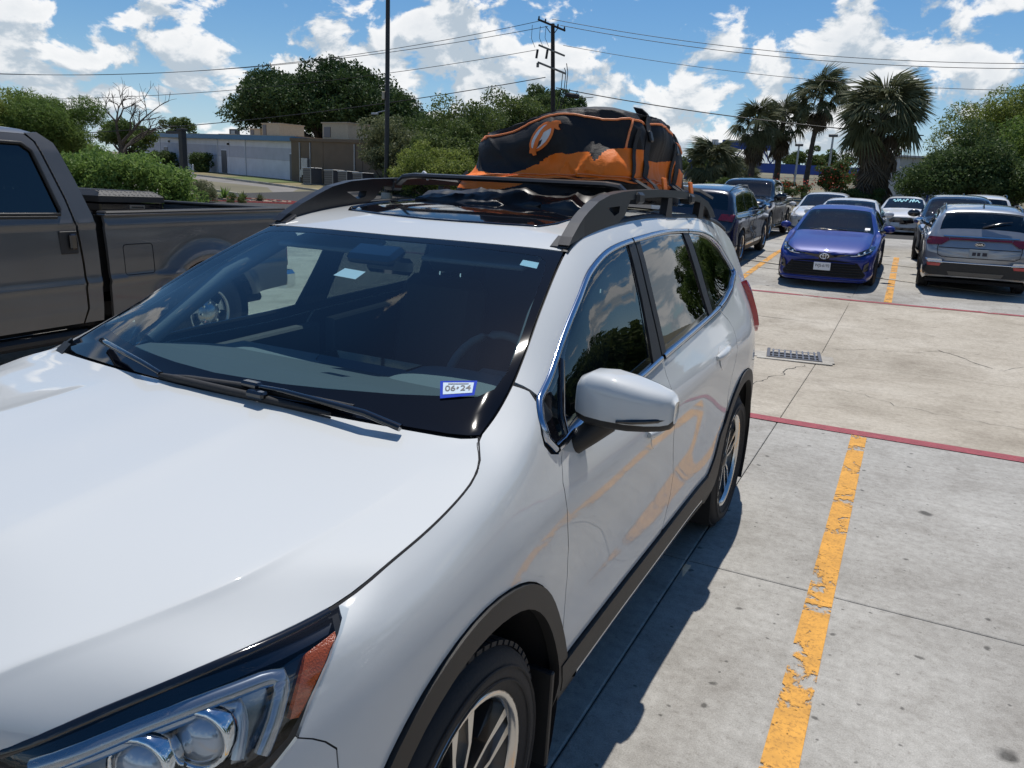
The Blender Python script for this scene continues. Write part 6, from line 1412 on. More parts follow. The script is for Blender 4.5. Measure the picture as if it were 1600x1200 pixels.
    # webbing straps over the left-hand flank down to the rail
    def strap(pts,w,nm='strap',nrm=Vector((.9,-.1,.35))):
        V_=[];F_=[];Pp=[Vector(p) for p in pts]
        for i,p in enumerate(Pp):
            tt=(Pp[min(i+1,len(Pp)-1)]-Pp[max(i-1,0)]).normalized(); s=tt.cross(nrm).normalized(); nn=s.cross(tt).normalized()
            for qq,h in((-w/2,.002),(w/2,.002),(w/2,-.002),(-w/2,-.002)): V_.append(p+s*qq+nn*h)
        for i in range(len(Pp)-1):
            for k in range(4): F_.append((i*4+k,i*4+(k+1)%4,(i+1)*4+(k+1)%4,(i+1)*4+k))
        e=(len(Pp)-1)*4; F_+=[(0,1,2,3),(e+3,e+2,e+1,e)]
        return mob(nm,mesh_from(nm,V_,F_,[M['strap']]),root)
    def sidea(yv): return min(np.linspace(-1.0,1.0,160),key=lambda a:abs(pt(a,.45,0).y-yv))
    for yv,w in((-.30,.045),(.17,.045)):
        aa=sidea(yv); over=[pt(aa,tq,.010) for tq in np.linspace(.80,.22,14)]; e=Vector((.578,over[-1].y-.02,.050))
        strap(over+[over[-1].lerp(e,.5)+Vector((.012,0,.0)),e],w)
        ab=sidea(yv-.10); o2=[pt(ab,tq,.008) for tq in np.linspace(.58,.20,8)]; strap(o2+[Vector((.590,o2[-1].y+.03,.045))],.026)
        MB().box(pt(aa,.55,.018),(.014,.040,.05),.005,Matrix.Rotation(-.3,3,'Y')).build('buckle',M['black_steel'],root)
        MB().box(Vector((.565,over[-1].y+.10,.085)),(.010,.06,.075),.003,Matrix.Rotation(-.2,3,'Y')).build('strap_label',M['bag_orange'],root)
    aa=sidea(.44); o3=[pt(aa,tq,.010) for tq in np.linspace(.75,.2,10)]; strap(o3+[Vector((.575,o3[-1].y,.045))],.024)
    aa=-math.pi*.795; l0=pt(aa,.30,.010); l1=pt(aa-.04,.12,.016)
    strap([l0,l1,Vector((-.52,-.62,.075))],.028,'strap',Vector((-.5,-.8,.2))); MB().box(Vector((-.50,-.60,.085)),(.05,.016,.022),.004,Matrix.Rotation(.7,3,'Y')).build('buckle',M['logo_white'],root)
    strap([pt(.62,.28,.008),pt(.62,.28,.008)+Vector((.09,.05,-.01)),pt(.62,.28,.008)+Vector((.16,.08,-.05))],.026,'loose_strap_end')
    return root
def roof_mat():
    root=empty('roof_mat',(-1.60,3.62,1.685)); tag(root,'crumpled black protective mat hanging under the roof bag onto the sunroof','mat')
    nx,ny=110,44; V=[];F=[];rng=random.Random(9); wv=[(rng.uniform(3,16),rng.uniform(2,12),rng.uniform(0,6),rng.uniform(.003,.010)) for _ in range(12)]
    for j in range(ny+1):
        for i in range(nx+1):
            x=-.47+.96*i/nx; f=j/ny; y=-.62+1.22*f
            edge=min(1,f*9)
            w_=x+.10*mnoise.noise(Vector((x*3,y*3,1))); z=.022+.052*edge+.030*(1-abs(mnoise.noise(Vector((w_*4.5,y*6+w_*2,3.3)))))**3*(.5+.7*math.exp(-f*5))+.020*mnoise.fractal(Vector((x*6,y*9,0)),1,2,4)*(.4+.8*math.exp(-f*4))-.035*max(0,abs(x)-.3)*2
            V.append((x,y+(.03*math.sin(11*x) if j==0 else 0),min(z,.112)))
    F=[(j*(nx+1)+i,j*(nx+1)+i+1,(j+1)*(nx+1)+i+1,(j+1)*(nx+1)+i) for j in range(ny) for i in range(nx)]
    b=len(V); V+=[(x,y,z-.05+.0) for x,y,z in V[:nx+1]]; F+=[(b+i,b+i+1,i+1,i) for i in range(nx)]
    mob('mat_sheet',mesh_from('mat_sheet',V,F,[M['mat_black']],True),root)
# ================================================================ the other vehicles
def car_surf(s):
    """body surface of an ordinary car from a side profile and a few widths"""
    Yf,Yr,W_=s['Yf'],s['Yr'],s['W']; prof=np.array(s['prof']); cow,wt,re=s['cowl'],s['wtop'],s['rend']
    base=[Yf,Yf+.025,Yf+.08,Yf+.2,Yf+.45,(Yf+cow)/2,cow-.06,cow,cow+.12,cow+.3,(cow+wt)/2+.08,wt-.05,wt,wt+.15,(wt+re)/2,re]+s['tail']+[Yr-.45,Yr-.2,Yr-.08,Yr-.025,Yr]
    us=sorted(set(round(float(q),3) for q in base if Yf<=q<=Yr)); us=[u for i,u in enumerate(us) if i==0 or u-us[i-1]>.012]
    plan=lambda u: float(np.interp(min(u-Yf,1.0),[0,.025,.08,.2,.45,1.0],s.get('nosew',[0,.62,.80,.90,.965,1]))*np.interp(min(Yr-u,1.0),[0,.025,.08,.2,.45,1.0],s.get('tailw',[0,.72,.86,.925,.97,1])))
    L=[[] for _ in range(10)]; zr=max(prof[:,1]); zbF,zbR=s['belt']; cl=s.get('clear',.2)
    for u in us:
        zt=float(pchip(prof[:,0],prof[:,1],[u])[0]); zb=float(np.interp(u,[cow,Yr-.3],[zbF,zbR])); pl=plan(u)
        g=min(1,max(0,(zt-zb-.02)/(zr-zb-.02))); zb=min(zb,zt-.075)
        We=(.86*W_*(1-g)+s['Wr']*g)*pl; Wb=(.975*W_*(1-g)+s.get('Wb',.945)*W_*g)*pl; Wm=W_*pl
        low=float(np.interp(u,[Yf,Yf+.3,Yr-.4,Yr],[cl-.02,cl,cl+.02,cl+.14]))
        cr=s.get('crown',.035); pk=s.get('peak',0)*(1-g)
        L[0].append((u,0,u,zt)); L[1].append((u,We*.45,u,zt-cr*.22+pk*.2)); L[2].append((u,We*.82,u,zt-cr*.75+pk)); L[3].append((u,We,u,zt-cr*1.25-.012))
        L[4].append((u,We+(.045 if g>.5 else .03)*pl+(Wb-We)*.12,u,zt-cr*1.25-.05-.03*g-.0*(1-g))); L[5].append((u,Wb,u,zb if g>0 else min(zb,zt-.12)))
        z6=zb-.13 if g>0 else min(zb-.10,zt-.20); z6=max(z6,low+.22)
        L[6].append((u,Wm,u,z6)); L[7].append((u,Wm*.972,u,low+(z6-low)*.52)); L[8].append((u,Wm*.985,u,low+(z6-low)*.22)); L[9].append((u,Wm*.93,u,low))
    return Surf(L,Yf,Yr,creases=(3,),nu=260,endres=70)
def fsolve(S,X,Z,end):
    """first surface point seen from the front (end=-1) or rear (+1) at width X and height Z -> point, normal"""
    Ym=(S.G[...,1]-(S.u0 if end<0 else S.u1))*-end; d=(S.G[...,0]-abs(X))**2+(S.G[...,2]-Z)**2+np.where(Ym>.75,9,0)+(Ym*.02)**2
    k=np.argpartition(d,30,axis=None)[:30]; i,j=np.unravel_index(k,d.shape); m=d[i,j]<d[i,j].min()+.0006; i,j=i[m],j[m]; y=S.G[i,j,1]*end; q=np.argmax(y); p=S.G[i[q],j[q]].copy(); n=S.N[i[q],j[q]].copy(); p[0]=X; p[2]=Z
    if X<0: n[0]*=-1
    return p,n
def face_panel(name,S,poly,mat,parent,end,off=.008,h=.02,st=.09,mir=False):
    """panel laid on the nose or tail; poly in (x,z)"""
    Q,T=cdt(poly,[],st); P=[fsolve(S,x,z,end) for x,z in Q]; y=np.array([p[1] for p,n in P])
    V=[(x,y[i]+end*off,z) for i,(x,z) in enumerate(Q)]; k=len(V); V+=[(x,yy-end*(h+off),z) for x,yy,z in V]
    F=[tuple(t) for t in T]+[tuple(t[::-1]+k) for t in T]; e={}
    for t in T:
        for a,b in((t[0],t[1]),(t[1],t[2]),(t[2],t[0])): e[(a,b)]=1
    F+=[(a+k,b+k,b,a) for a,b in e if (b,a) not in e]
    if end>0: F=[f[::-1] for f in F]
    me=mesh_from(name,V,F,[mat]); mob(name,me,parent)
    if mir: mob(name,flip(me),parent)
def car(name,label,cat,s,loc,away=False,yaw=0,group=None,root=None):
    S=car_surf(s); x,y=loc; z=terr(x,y); dy=1.2; pitch=math.atan((terr(x,y+dy+1.4)-terr(x,y+dy-1.4))/2.8) if not away else -math.atan((terr(x,y-dy+1.4)-terr(x,y-dy-1.4))/2.8)
    root=empty(name,(x,y,z),rz=(math.pi if away else 0)+yaw,rx=pitch); tag(root,label,cat,group)
    wb,r=s['wb'],s['r']; cow,wt,re=s['cowl'],s['wtop'],s['rend']; pt=M[s['paint']]; gm=M[s.get('glass','car_glass')]; gr=M[s.get('rglass','privacy')]
    def opening(y0):
        rr=r*1.17; c=[]
        for i in range(19):
            a=math.radians(-4+188*i/18); c.append(S.inv(y0+rr*math.cos(a),max(r+rr*math.sin(a),s.get('clear',.2)+.02),4.5,None,y0-rr-.15,y0+rr+.15))
        return [(c[0][0],9.4)]+c+[(c[-1][0],9.4)]
    op=[opening(0),opening(wb)]
    wsp=[(cow+.02,-.05),(cow+.02,2.78),(cow+.15,2.82),(wt-.03,2.8),(wt-.02,-.05)]
    P=s['pillars']; side=[]
    a0=cow+s.get('tri',.26)
    ends=[a0]+P+[s['gend']]
    for i in range(len(ends)-1):
        u0=ends[i]+(.035 if i else 0); u1=ends[i+1]-(.035 if i<len(ends)-2 else 0); l=s.get('lean',.05)
        if i==0: g=[(u0,4.90),(u0+.12,4.5),(max(u0+.3,min(wt,u1-.2)),4.12),(u1-.01,4.12),(u1,4.92)]
        elif i==len(ends)-2: g=[(u0,4.12),(u1-s.get('qslope',.28),4.14),(u1-.06,4.55),(u1,4.86),(u1-.06,4.92),(u0,4.92)]
        else: g=[(u0,4.12),(u1,4.12),(u1,4.92),(u0,4.92)]
        side.append(g)
    rg=None
    if 'rglass_u' in s: u0,u1=s['rglass_u']; rg=[(u0,-.05),(u0,2.62),((u0+u1)/2,2.72),(u1,2.5),(u1,-.05)]
    holes=[wsp]+side+op+([rg] if rg else [])
    panel('body',S,[(s['Yf'],0),(s['Yf'],9),(s['Yr'],9),(s['Yr'],0)],pt,root,holes=holes,st=.075,rim=0,mirror=True,ins=0)
    sym=lambda g:[(u,abs(v) if v>0 else 0) for u,v in g]
    def cg(nm,g,mat,off=-.004):
        top=[p for p in g if p[1]>0]; full=[(u,-v) for u,v in top][::-1]+top; panel(nm,S,full,mat,root,st=.10,off=off,rim=0,ins=-.006)
    cg('windshield',wsp,gm)
    if rg: cg('rear_glass',rg,gr)
    for g in side: both('side_glass',S,g,gr if (g is not side[0]) else gm,root,st=.10,off=-.004,rim=0,ins=-.008)
    tm=M[s.get('trim','gloss_black')]
    ribbon('window_trim',S,[(a0-.03,4.93),(a0+.10,4.45),(max(a0+.3,wt-.02),4.03),(s['gend']-s.get('qslope',.28)+.03,4.03),(s['gend']-.03,4.5),(s['gend']+.03,4.92)],.026,tm,root,off=.0,h=.005)
    ribbon('window_trim',S,[(a0-.03,4.97),(s['gend']+.02,4.97)],.026,tm,root,off=.0,h=.005)
    # joints of hood and doors
    for q in [(cow+.03,P[0],5.05)]: pass
    ribbon('door_joint',S,[(a0-.06,5.05),(a0-.05,6),(a0-.02,8.3)],.008,M['liner'],root,off=.001,h=.0012)
    for p in P[:s.get('doors',2)]: ribbon('door_joint',S,[(p,5.05),(p,6.2),(p-.02,8.3)],.008,M['liner'],root,off=.001,h=.0012)
    ribbon('hood_joint',S,[(s['Yf']+.16,2.9),((s['Yf']+cow)/2,2.93),(cow-.02,2.93)],.008,M['liner'],root,off=.001,h=.0012)
    for i,p in enumerate(P[:2]):
        c=S.inv(p-.17,np.interp(p,[cow,s['Yr']],s['belt'])-.11,4.5); m=MB(); pp=[Vector(S.ev(c[0]-.09+.18*t,c[1],.004+.026*math.sin(math.pi*t)**.5)[0]) for t in np.linspace(0,1,7)]; m.tube(pp,.013,6); me=m.mesh('door_handle',M['chrome'] if s.get('chrome_handle') else pt); mob('door_handle',me,root); mob('door_handle',flip(me),root)
    both('sill_cladding',S,[(r*1.18,8.3),(wb-r*1.18,8.3),(wb-r*1.18,9),(r*1.18,9)],M['black_plastic'],root,st=.15,off=.006,rim=.01,ins=0)
    if s.get('clad'):
        for y0 in(0,wb):
            ro,ri=r*1.33,r*1.17; out=[]
            for rr,aa in((ro,range(-4,185,12)),(ri,range(184,-5,-12))):
                for a in aa: out.append(S.inv(y0+rr*math.cos(math.radians(a)),max(r+rr*math.sin(math.radians(a)),s.get('clear',.2)+.02),4.5,None,y0-ro-.15,y0+ro+.15))
            both('arch_cladding',S,out,M['black_plastic'],root,st=.10,off=.008,rim=.015,ins=0)
    MB().box((0,(s['Yf']+s['Yr'])/2,s.get('clear',.2)+.04),(s['W']*1.7,s['Yr']-s['Yf']-.3,.06)).build('floor_pan',M['liner'],root)
    for sd in(1,-1):
        for y0 in(0,wb):
            arch_liner(root,sd*.50,sd*(s['W']-.03),y0,r,r*1.20,M['liner']); wheel(root,'wheel',sd*(s['W']-.115),y0,r,r,.22,r*.68,s.get('rim','plain'),sd)
        mz=np.interp(cow+.25,[cow,s['Yr']],s['belt'])+.07; mx=s['W']*.98
        m=MB(); m.sphere((sd*(mx+.12),cow+.36,mz+.03),.1,14,8,(1.25*s.get('mir',1),.75,.82*s.get('mir',1))); o=m.build('door_mirror',M[s.get('mirpaint',s['paint'])],root); MB().cyl((sd*(mx-.06),cow+.34,mz-.04),(sd*(mx+.06),cow+.35,mz),.035,.03,8).build('mirror_stalk',M['gloss_black'],o); MB().lathe([(0,0),(.08,0),(.085,-.01)],12,(sd*(mx+.12),cow+.432,mz+.03),'y').build('mirror_glass',M['chrome'],o)
    # cabin
    MB().prism([(cow+.05,s['belt'][0]-.08),(cow+.5,s['belt'][0]-.04),(cow+.75,s['belt'][0]-.14),(cow+.72,.5),(cow+.05,.5)],-.66,.66).build('dashboard',M['dash_pad'],root)
    sw=MB(); sw.tube([(.17*math.cos(2*math.pi*k/16),0,.17*math.sin(2*math.pi*k/16)) for k in range(16)],.016,5,closed=True); o=sw.build('steering_wheel',M['dash'],root,(.36,cow+.82,s['belt'][0]-.06)); o.rotation_euler.x=-.4
    for sx in(.36,-.36):
        seat(root,sx,cow+1.25,s['seat'],.5,M['dash'])
        if s.get('rows',2)>1: seat(root,sx,cow+2.05,s['seat'],.5,M['dash'])
    MB().box((0,wt-.06,float(np.max(np.array(s['prof'])[:,1]))-.16),(.22,.03,.07),.015).build('rearview_mirror',M['gloss_black'],root)
    for k in(.28,-.22): m=MB(); m.tube([Vector(S.ev(cow+.05,k*6.5 if k<0 else 2.0,.012)[0]),Vector(S.ev(cow+.07,k*1.5-.2,.012)[0])],.009,5); m.build('wiper',M['gloss_black'],root)
    return root,S
def plate_text(root,s,x,y,z,end,w=.305,h=.152,mat='plate'):
    p=MB().box((x,y,z),(w,.012,h),.004).build('licence_plate',M[mat],root)
    if s: text_on('plate_letters',s,M['ink'],p,(x-end*w*-.43 if end>0 else x-w*.43,y+end*.0085,z-h*.22),(-1 if end>0 else 1,0,0),(0,0,1),w*.86,h*.50,.004)
    return p
def blue_sedan():
    s=dict(Yf=-.97,Yr=3.91,W=.915,prof=[(-.97,.66),(-.90,.72),(-.70,.80),(-.2,.90),(.45,.985),(.85,1.16),(1.35,1.375),(1.9,1.43),(2.4,1.40),(3.1,1.16),(3.45,1.08),(3.85,1.04),(3.91,.95)],cowl=.45,wtop=1.35,rend=2.4,tail=[2.75,3.1,3.45],belt=(.93,1.03),Wr=.60,wb=2.825,r=.335,paint='blue_paint',pillars=[1.58,2.45],gend=3.05,rglass_u=(2.5,3.15),seat=.45,clear=.16,peak=.012,mir=.9)
    root,S=car('blue_sedan','deep blue sedan facing the viewer with a white front plate','car',s,(-1.39,16.98))
    # pinched upper grille with badge, wide slatted lower grille, headlights
    face_panel('upper_grille',S,[(-.52,.675),(-.12,.60),(.12,.60),(.52,.675),(.50,.69),(.13,.655),(-.13,.655),(-.50,.69)],M['gloss_black'],root,-1,.010,.03)
    face_panel('lower_grille',S,[(-.72,.24),(.72,.24),(.76,.30),(.60,.52),(.20,.56),(-.20,.56),(-.60,.52),(-.76,.30)],M['liner'],root,-1,.006,.03)
    for k in range(6):
        w=.71-.02*k-(.05 if k>3 else 0); zz=.265+.05*k; pts=[]
        for x in np.linspace(-w,w,13): p,n=fsolve(S,x,zz,-1); pts.append((x,p[1]-.016,zz))
        m=MB(); m.tube(pts,.012,5,flat=.6); m.build('grille_bar',M['blue_paint'] if k==5 else M['gloss_black'],root)
    pts=[]
    for x in np.linspace(-.78,.78,15): p,n=fsolve(S,x,.205,-1); pts.append((x,p[1]-.02,.205))
    m=MB(); m.tube(pts,.02,6); m.build('bumper_lip',M['blue_paint'],root)
    face_panel('headlight',S,[(.50,.66),(.62,.645),(.80,.70),(.855,.80),(.78,.80),(.60,.73)],M['gloss_black'],root,-1,.012,.03,.05,mir=True)
    for sx in(1,-1):
        for xx,zz in((.60,.685),(.69,.712),(.775,.748)):
            p,n=fsolve(S,sx*xx,zz,-1); o=MB(); o.sphere((p[0],p[1]-.014,p[2]),.028,10,6); o.build('lamp_lens',M['chrome'],root)
        pts=[]
        for t in np.linspace(0,1,8): x,zz=sx*(.46+.36*t),.655-.005*t+.10*t*t; p,n=fsolve(S,x,zz,-1); pts.append((x,p[1]-.022,zz))
        m=MB(); m.tube(pts,.008,5); m.build('chrome_strip',M['chrome'],root)
        face_panel('fog_recess',S,[(sx*.70,.36),(sx*.80,.38),(sx*.79,.55),(sx*.72,.50)],M['gloss_black'],root,-1,.008,.02,.06)
    p,n=fsolve(S,0,.63,-1); y=p[1]-.03
    b=MB(); el=lambda a,bb,cx,cz: [(cx+a*math.cos(2*math.pi*k/24),y,cz+bb*math.sin(2*math.pi*k/24)) for k in range(24)]
    b.tube(el(.078,.053,0,.63),.009,6,closed=True); b.tube(el(.026,.050,0,.63),.007,6,closed=True); b.tube(el(.052,.020,0,.655),.007,6,closed=True); b.build('badge',M['chrome'],root)
    MB().box((0,y+.018,.63),(.20,.02,.13),.03).build('badge_plate',M['gloss_black'],root)
    p,n=fsolve(S,-.02,.43,-1); plate_text(root,'WJS-6193',-.02,p[1]-.03,.435,-1)
    o=MB(); q=S.ev(.62,2.0,.003)[0]; o.box(q,(.10,.01,.07),.002,Matrix.Rotation(-.9,3,'X')); o.build('windshield_sticker',M['plate'],root)
    for uv_ in((.46,.6),(.46,1.6)): m=MB(); m.tube([Vector(S.ev(.475,uv_[0]-1.2,.014)[0]),Vector(S.ev(.49,uv_[0]+.2,.014)[0])],.01,5); m.build('wiper_blade',M['chrome'] if 0 else M['gloss_black'],root)
def grey_crossover():
    s=dict(Yf=-.90,Yr=3.58,W=.928,prof=[(-.90,.78),(-.82,.88),(-.5,.97),(.38,1.09),(.75,1.27),(1.2,1.535),(1.7,1.605),(2.4,1.60),(3.02,1.545),(3.14,1.50),(3.36,1.20),(3.45,1.07),(3.53,.92),(3.58,.78)],cowl=.38,wtop=1.2,rend=3.0,tail=[3.08,3.14,3.25,3.36],belt=(1.02,1.12),Wr=.63,Wb=.92,wb=2.67,r=.355,paint='grey_blue_paint',pillars=[1.45,2.32],gend=3.0,seat=.62,rglass_u=(3.15,3.345),clear=.2,clad=True,tailw=[0,.80,.92,.96,.985,1],rim='twin',trim='chrome',mirpaint='grey_blue_paint')
    root,S=car('grey_crossover','steel grey compact crossover seen from behind with a red light bar','car',s,(1.19,20.2),away=True)
    E=1
    # red tail lamps joined by a thin bar
    face_panel('tail_lamp',S,[(.50,1.015),(.62,.925),(.86,.915),(.88,.985),(.84,1.06),(.52,1.055)],M['dark_red_lens'],root,E,.016,.03,.06,mir=True)
    face_panel('light_bar',S,[(-.50,1.02),(.50,1.02),(.50,1.052),(-.50,1.052)],M['dark_red_lens'],root,E,.014,.02,.12)
    face_panel('bumper_cladding',S,[(-.86,.36),(.86,.36),(.89,.56),(.60,.60),(-.60,.60),(-.89,.56)],M['black_plastic'],root,E,.016,.04,.12)
    face_panel('skid_plate',S,[(-.42,.37),(.42,.37),(.46,.44),(-.46,.44)],M['dark_alloy'],root,E,.030,.03,.12)
    face_panel('rear_reflector',S,[(.55,.585),(.80,.60),(.86,.66),(.58,.655)],M['white_lens'],root,E,.022,.03,.06,mir=True)
    face_panel('rear_fog_lamp',S,[(.60,.53),(.80,.53),(.82,.585),(.58,.58)],M['red_lens'],root,E,.026,.03,.06,mir=True)
    for sx in(1,-1):
        pts=[]
        for x,z in((.66,1.0),(.68,.86),(.66,.74),(.58,.70)): p,n=fsolve(S,sx*x,z,E); pts.append((sx*x,p[1]+.003,z))
        m=MB(); m.tube(pts,.005,4); m.build('tailgate_joint',M['liner'],root)
    for z,w in((.70,.58),(.875,.66)):
        pts=[]
        for x in np.linspace(-w,w,9): p,n=fsolve(S,x,z,E); pts.append((x,p[1]+.003,z))
        m=MB(); m.tube(pts,.006,4); m.build('tailgate_joint',M['liner'],root)
    pts=[]
    for x in np.linspace(-.80,.80,15): p,n=fsolve(S,x,.605,E); pts.append((x,p[1]+.022,.605))
    m=MB(); m.tube(pts,.012,6); m.build('chrome_strip',M['chrome'],root)
    p,n=fsolve(S,0,.80,E); plate_text(root,None,0,p[1]+.012,.79,1,mat='plate_shaded')
    q=root.children[-1]
    for x0,w in((-.10,.075),(-.005,.05),(.07,.06)): MB().box((x0,p[1]+.0195,.785),(w,.003,.062)).build('plate_letters',M['ink'],q)
    p,n=fsolve(S,0,.955,E); b=MB(); b.lathe([(.0,.012),(.06,.012),(.066,.006),(.066,-.01)],24,(0,p[1],.955),'y'); 
    for i,v in enumerate(b.v): b.v[i]=(v[0]*1.25,v[1],.955+(v[2]-.955)*.62)
    o=b.build('badge',M['gloss_black'],root); text_on('badge_letters','KIA',M['chrome'],o,(.055,p[1]+.0145,.938),(-1,0,0),(0,0,1),.11,.034,.01)
    b=MB(); b.tube([(.078*math.cos(2*math.pi*k/24),p[1]+.012,.955+.040*math.sin(2*math.pi*k/24)) for k in range(24)],.004,5,closed=True); b.build('badge_ring',M['chrome'],o)
    # rear wiper, spoiler, fin, rails
    q=Vector(S.ev(3.335,-.0,.02)[0]); m=MB(); m.tube([q,q+Vector((-.28,-.03,.09)),q+Vector((-.46,-.045,.12))],[.02,.012,.008],6); m.build('rear_wiper',M['gloss_black'],root)
    panel('roof_spoiler',S,[(2.98,-2.8),(2.98,2.8),(3.135,2.75),(3.135,-2.75)],M['grey_blue_paint'],root,st=.1,off=.022,rim=.03)
    m=MB(); m.add([(-.02,2.62,1.575),(.02,2.62,1.575),(.012,2.84,1.57),(-.012,2.84,1.57),(0,2.80,1.66),(0,2.77,1.655)],[(0,1,5),(1,2,4,5),(2,3,4),(3,0,5,4),(0,3,2,1)]); m.build('roof_fin',M['gloss_black'],root)
    for sx in(1,-1): m=MB(); m.tube([Vector(S.ev(u,2.75*sx,o_)[0]) for u,o_ in((1.3,.0),(1.5,.04),(2.2,.05),(2.8,.04),(3.0,.0))],.014,6); m.build('roof_rail',M['gloss_black'],root)
    face_panel('rear_glass_trim',S,[(-.60,1.075),(.60,1.075),(.62,1.09),(-.62,1.09)],M['chrome'],root,E,.010,.02,.12)
def dark_suv():
    s=dict(Yf=-.92,Yr=3.92,W=.955,prof=[(-.92,.86),(-.85,.97),(-.5,1.05),(.4,1.14),(.75,1.34),(1.15,1.62),(1.7,1.715),(2.6,1.72),(3.35,1.66),(3.48,1.60),(3.72,1.22),(3.8,1.1),(3.88,.9),(3.92,.75)],cowl=.4,wtop=1.15,rend=3.3,tail=[3.4,3.48,3.6,3.72],belt=(1.07,1.14),Wr=.65,Wb=.92,wb=2.92,r=.375,paint='navy_paint',pillars=[1.45,2.42],gend=3.42,rglass_u=(3.5,3.70),seat=.66,clear=.22,trim='chrome',chrome_handle=True,glass='privacy',tailw=[0,.80,.92,.96,.985,1],rows=2)
    root,S=car('dark_suv','dark navy sport utility vehicle with chrome window trim seen from behind','car',s,(-4.32,21.1),away=True)
    face_panel('tail_lamp',S,[(.55,1.02),(.86,.99),(.90,1.14),(.60,1.15)],M['dark_red_lens'],root,1,.014,.03,.08,mir=True)
    face_panel('bumper_cladding',S,[(-.86,.40),(.86,.40),(.9,.58),(-.9,.58)],M['black_plastic'],root,1,.014,.03,.15)
    p,n=fsolve(S,0,.85,1); plate_text(root,None,0,p[1]+.012,.85,1)
    for sx in(1,-1): m=MB(); m.tube([Vector(S.ev(u,2.85*sx,o_)[0]) for u,o_ in((1.3,.0),(1.5,.05),(2.4,.06),(3.0,.05),(3.3,.0))],.016,6); m.build('roof_rail',M['gloss_black'],root)
def pickup(paint,label,loc,away=False,group=None,yaw=0):
    s=dict(Yf=-1.0,Yr=4.85,W=1.0,prof=[(-1.0,1.02),(-.94,1.12),(-.6,1.22),(.45,1.27),(.78,1.46),(1.2,1.78),(1.7,1.86),(2.5,1.86),(2.86,1.80),(2.93,1.70),(3.02,1.36),(3.1,1.33),(4.0,1.33),(4.80,1.33),(4.85,1.25)],cowl=.45,wtop=1.2,rend=2.8,tail=[2.86,2.93,3.02,3.1],belt=(1.17,1.2),Wr=.70,Wb=.93,wb=3.65,r=.41,paint=paint,pillars=[1.75],gend=2.78,qslope=.12,seat=.75,clear=.28,doors=1,mir=1.5,mirpaint='gloss_black',nosew=[0,.82,.92,.97,.99,1],tailw=[0,.93,.97,.99,1,1],rim='plain',crown=.028,chrome_handle=True)
    root,S=car('pickup_truck',label,'pickup truck',s,loc,away=away,group=group,yaw=yaw)
    face_panel('grille',S,[(-.52,.70),(.52,.70),(.58,1.02),(-.58,1.02)],M['gloss_black'],root,-1,.02,.03,.15)
    for k in range(4): MB().box((0,fsolve(S,0,.75+k*.08,-1)[0][1]-.03,.75+k*.08),(1.06,.03,.03),.008).build('grille_bar',M['chrome'],root)
    face_panel('headlight',S,[(.62,.82),(.90,.84),(.92,1.04),(.64,1.04)],M['white_lens'],root,-1,.018,.03,.1,mir=True)
    face_panel('front_bumper',S,[(-.93,.42),(.93,.42),(.96,.64),(-.96,.64)],M['chrome'],root,-1,.05,.06,.15)
    face_panel('rear_bumper',S,[(-.93,.46),(.93,.46),(.95,.66),(-.95,.66)],M['chrome'],root,1,.05,.06,.15)
    face_panel('tail_lamp',S,[(.84,.85),(.98,.85),(.98,1.2),(.84,1.2)],M['dark_red_lens'],root,1,.012,.03,.1,mir=True)
    for sx in(1,-1):
        MB().box((sx*.98,1.7,.36),(.10,1.9,.06),.02).build('side_step',M['chrome'],root)
        ribbon('bed_joint',S,[(2.97,4.2),(2.97,8.6)],.02,M['liner'],root,off=.001,h=.002) if sx>0 else None
    MB().box((0,3.95,1.345),(1.5,1.65,.03),.01).build('bed_cover',M['black_plastic'],root)
    return root,S
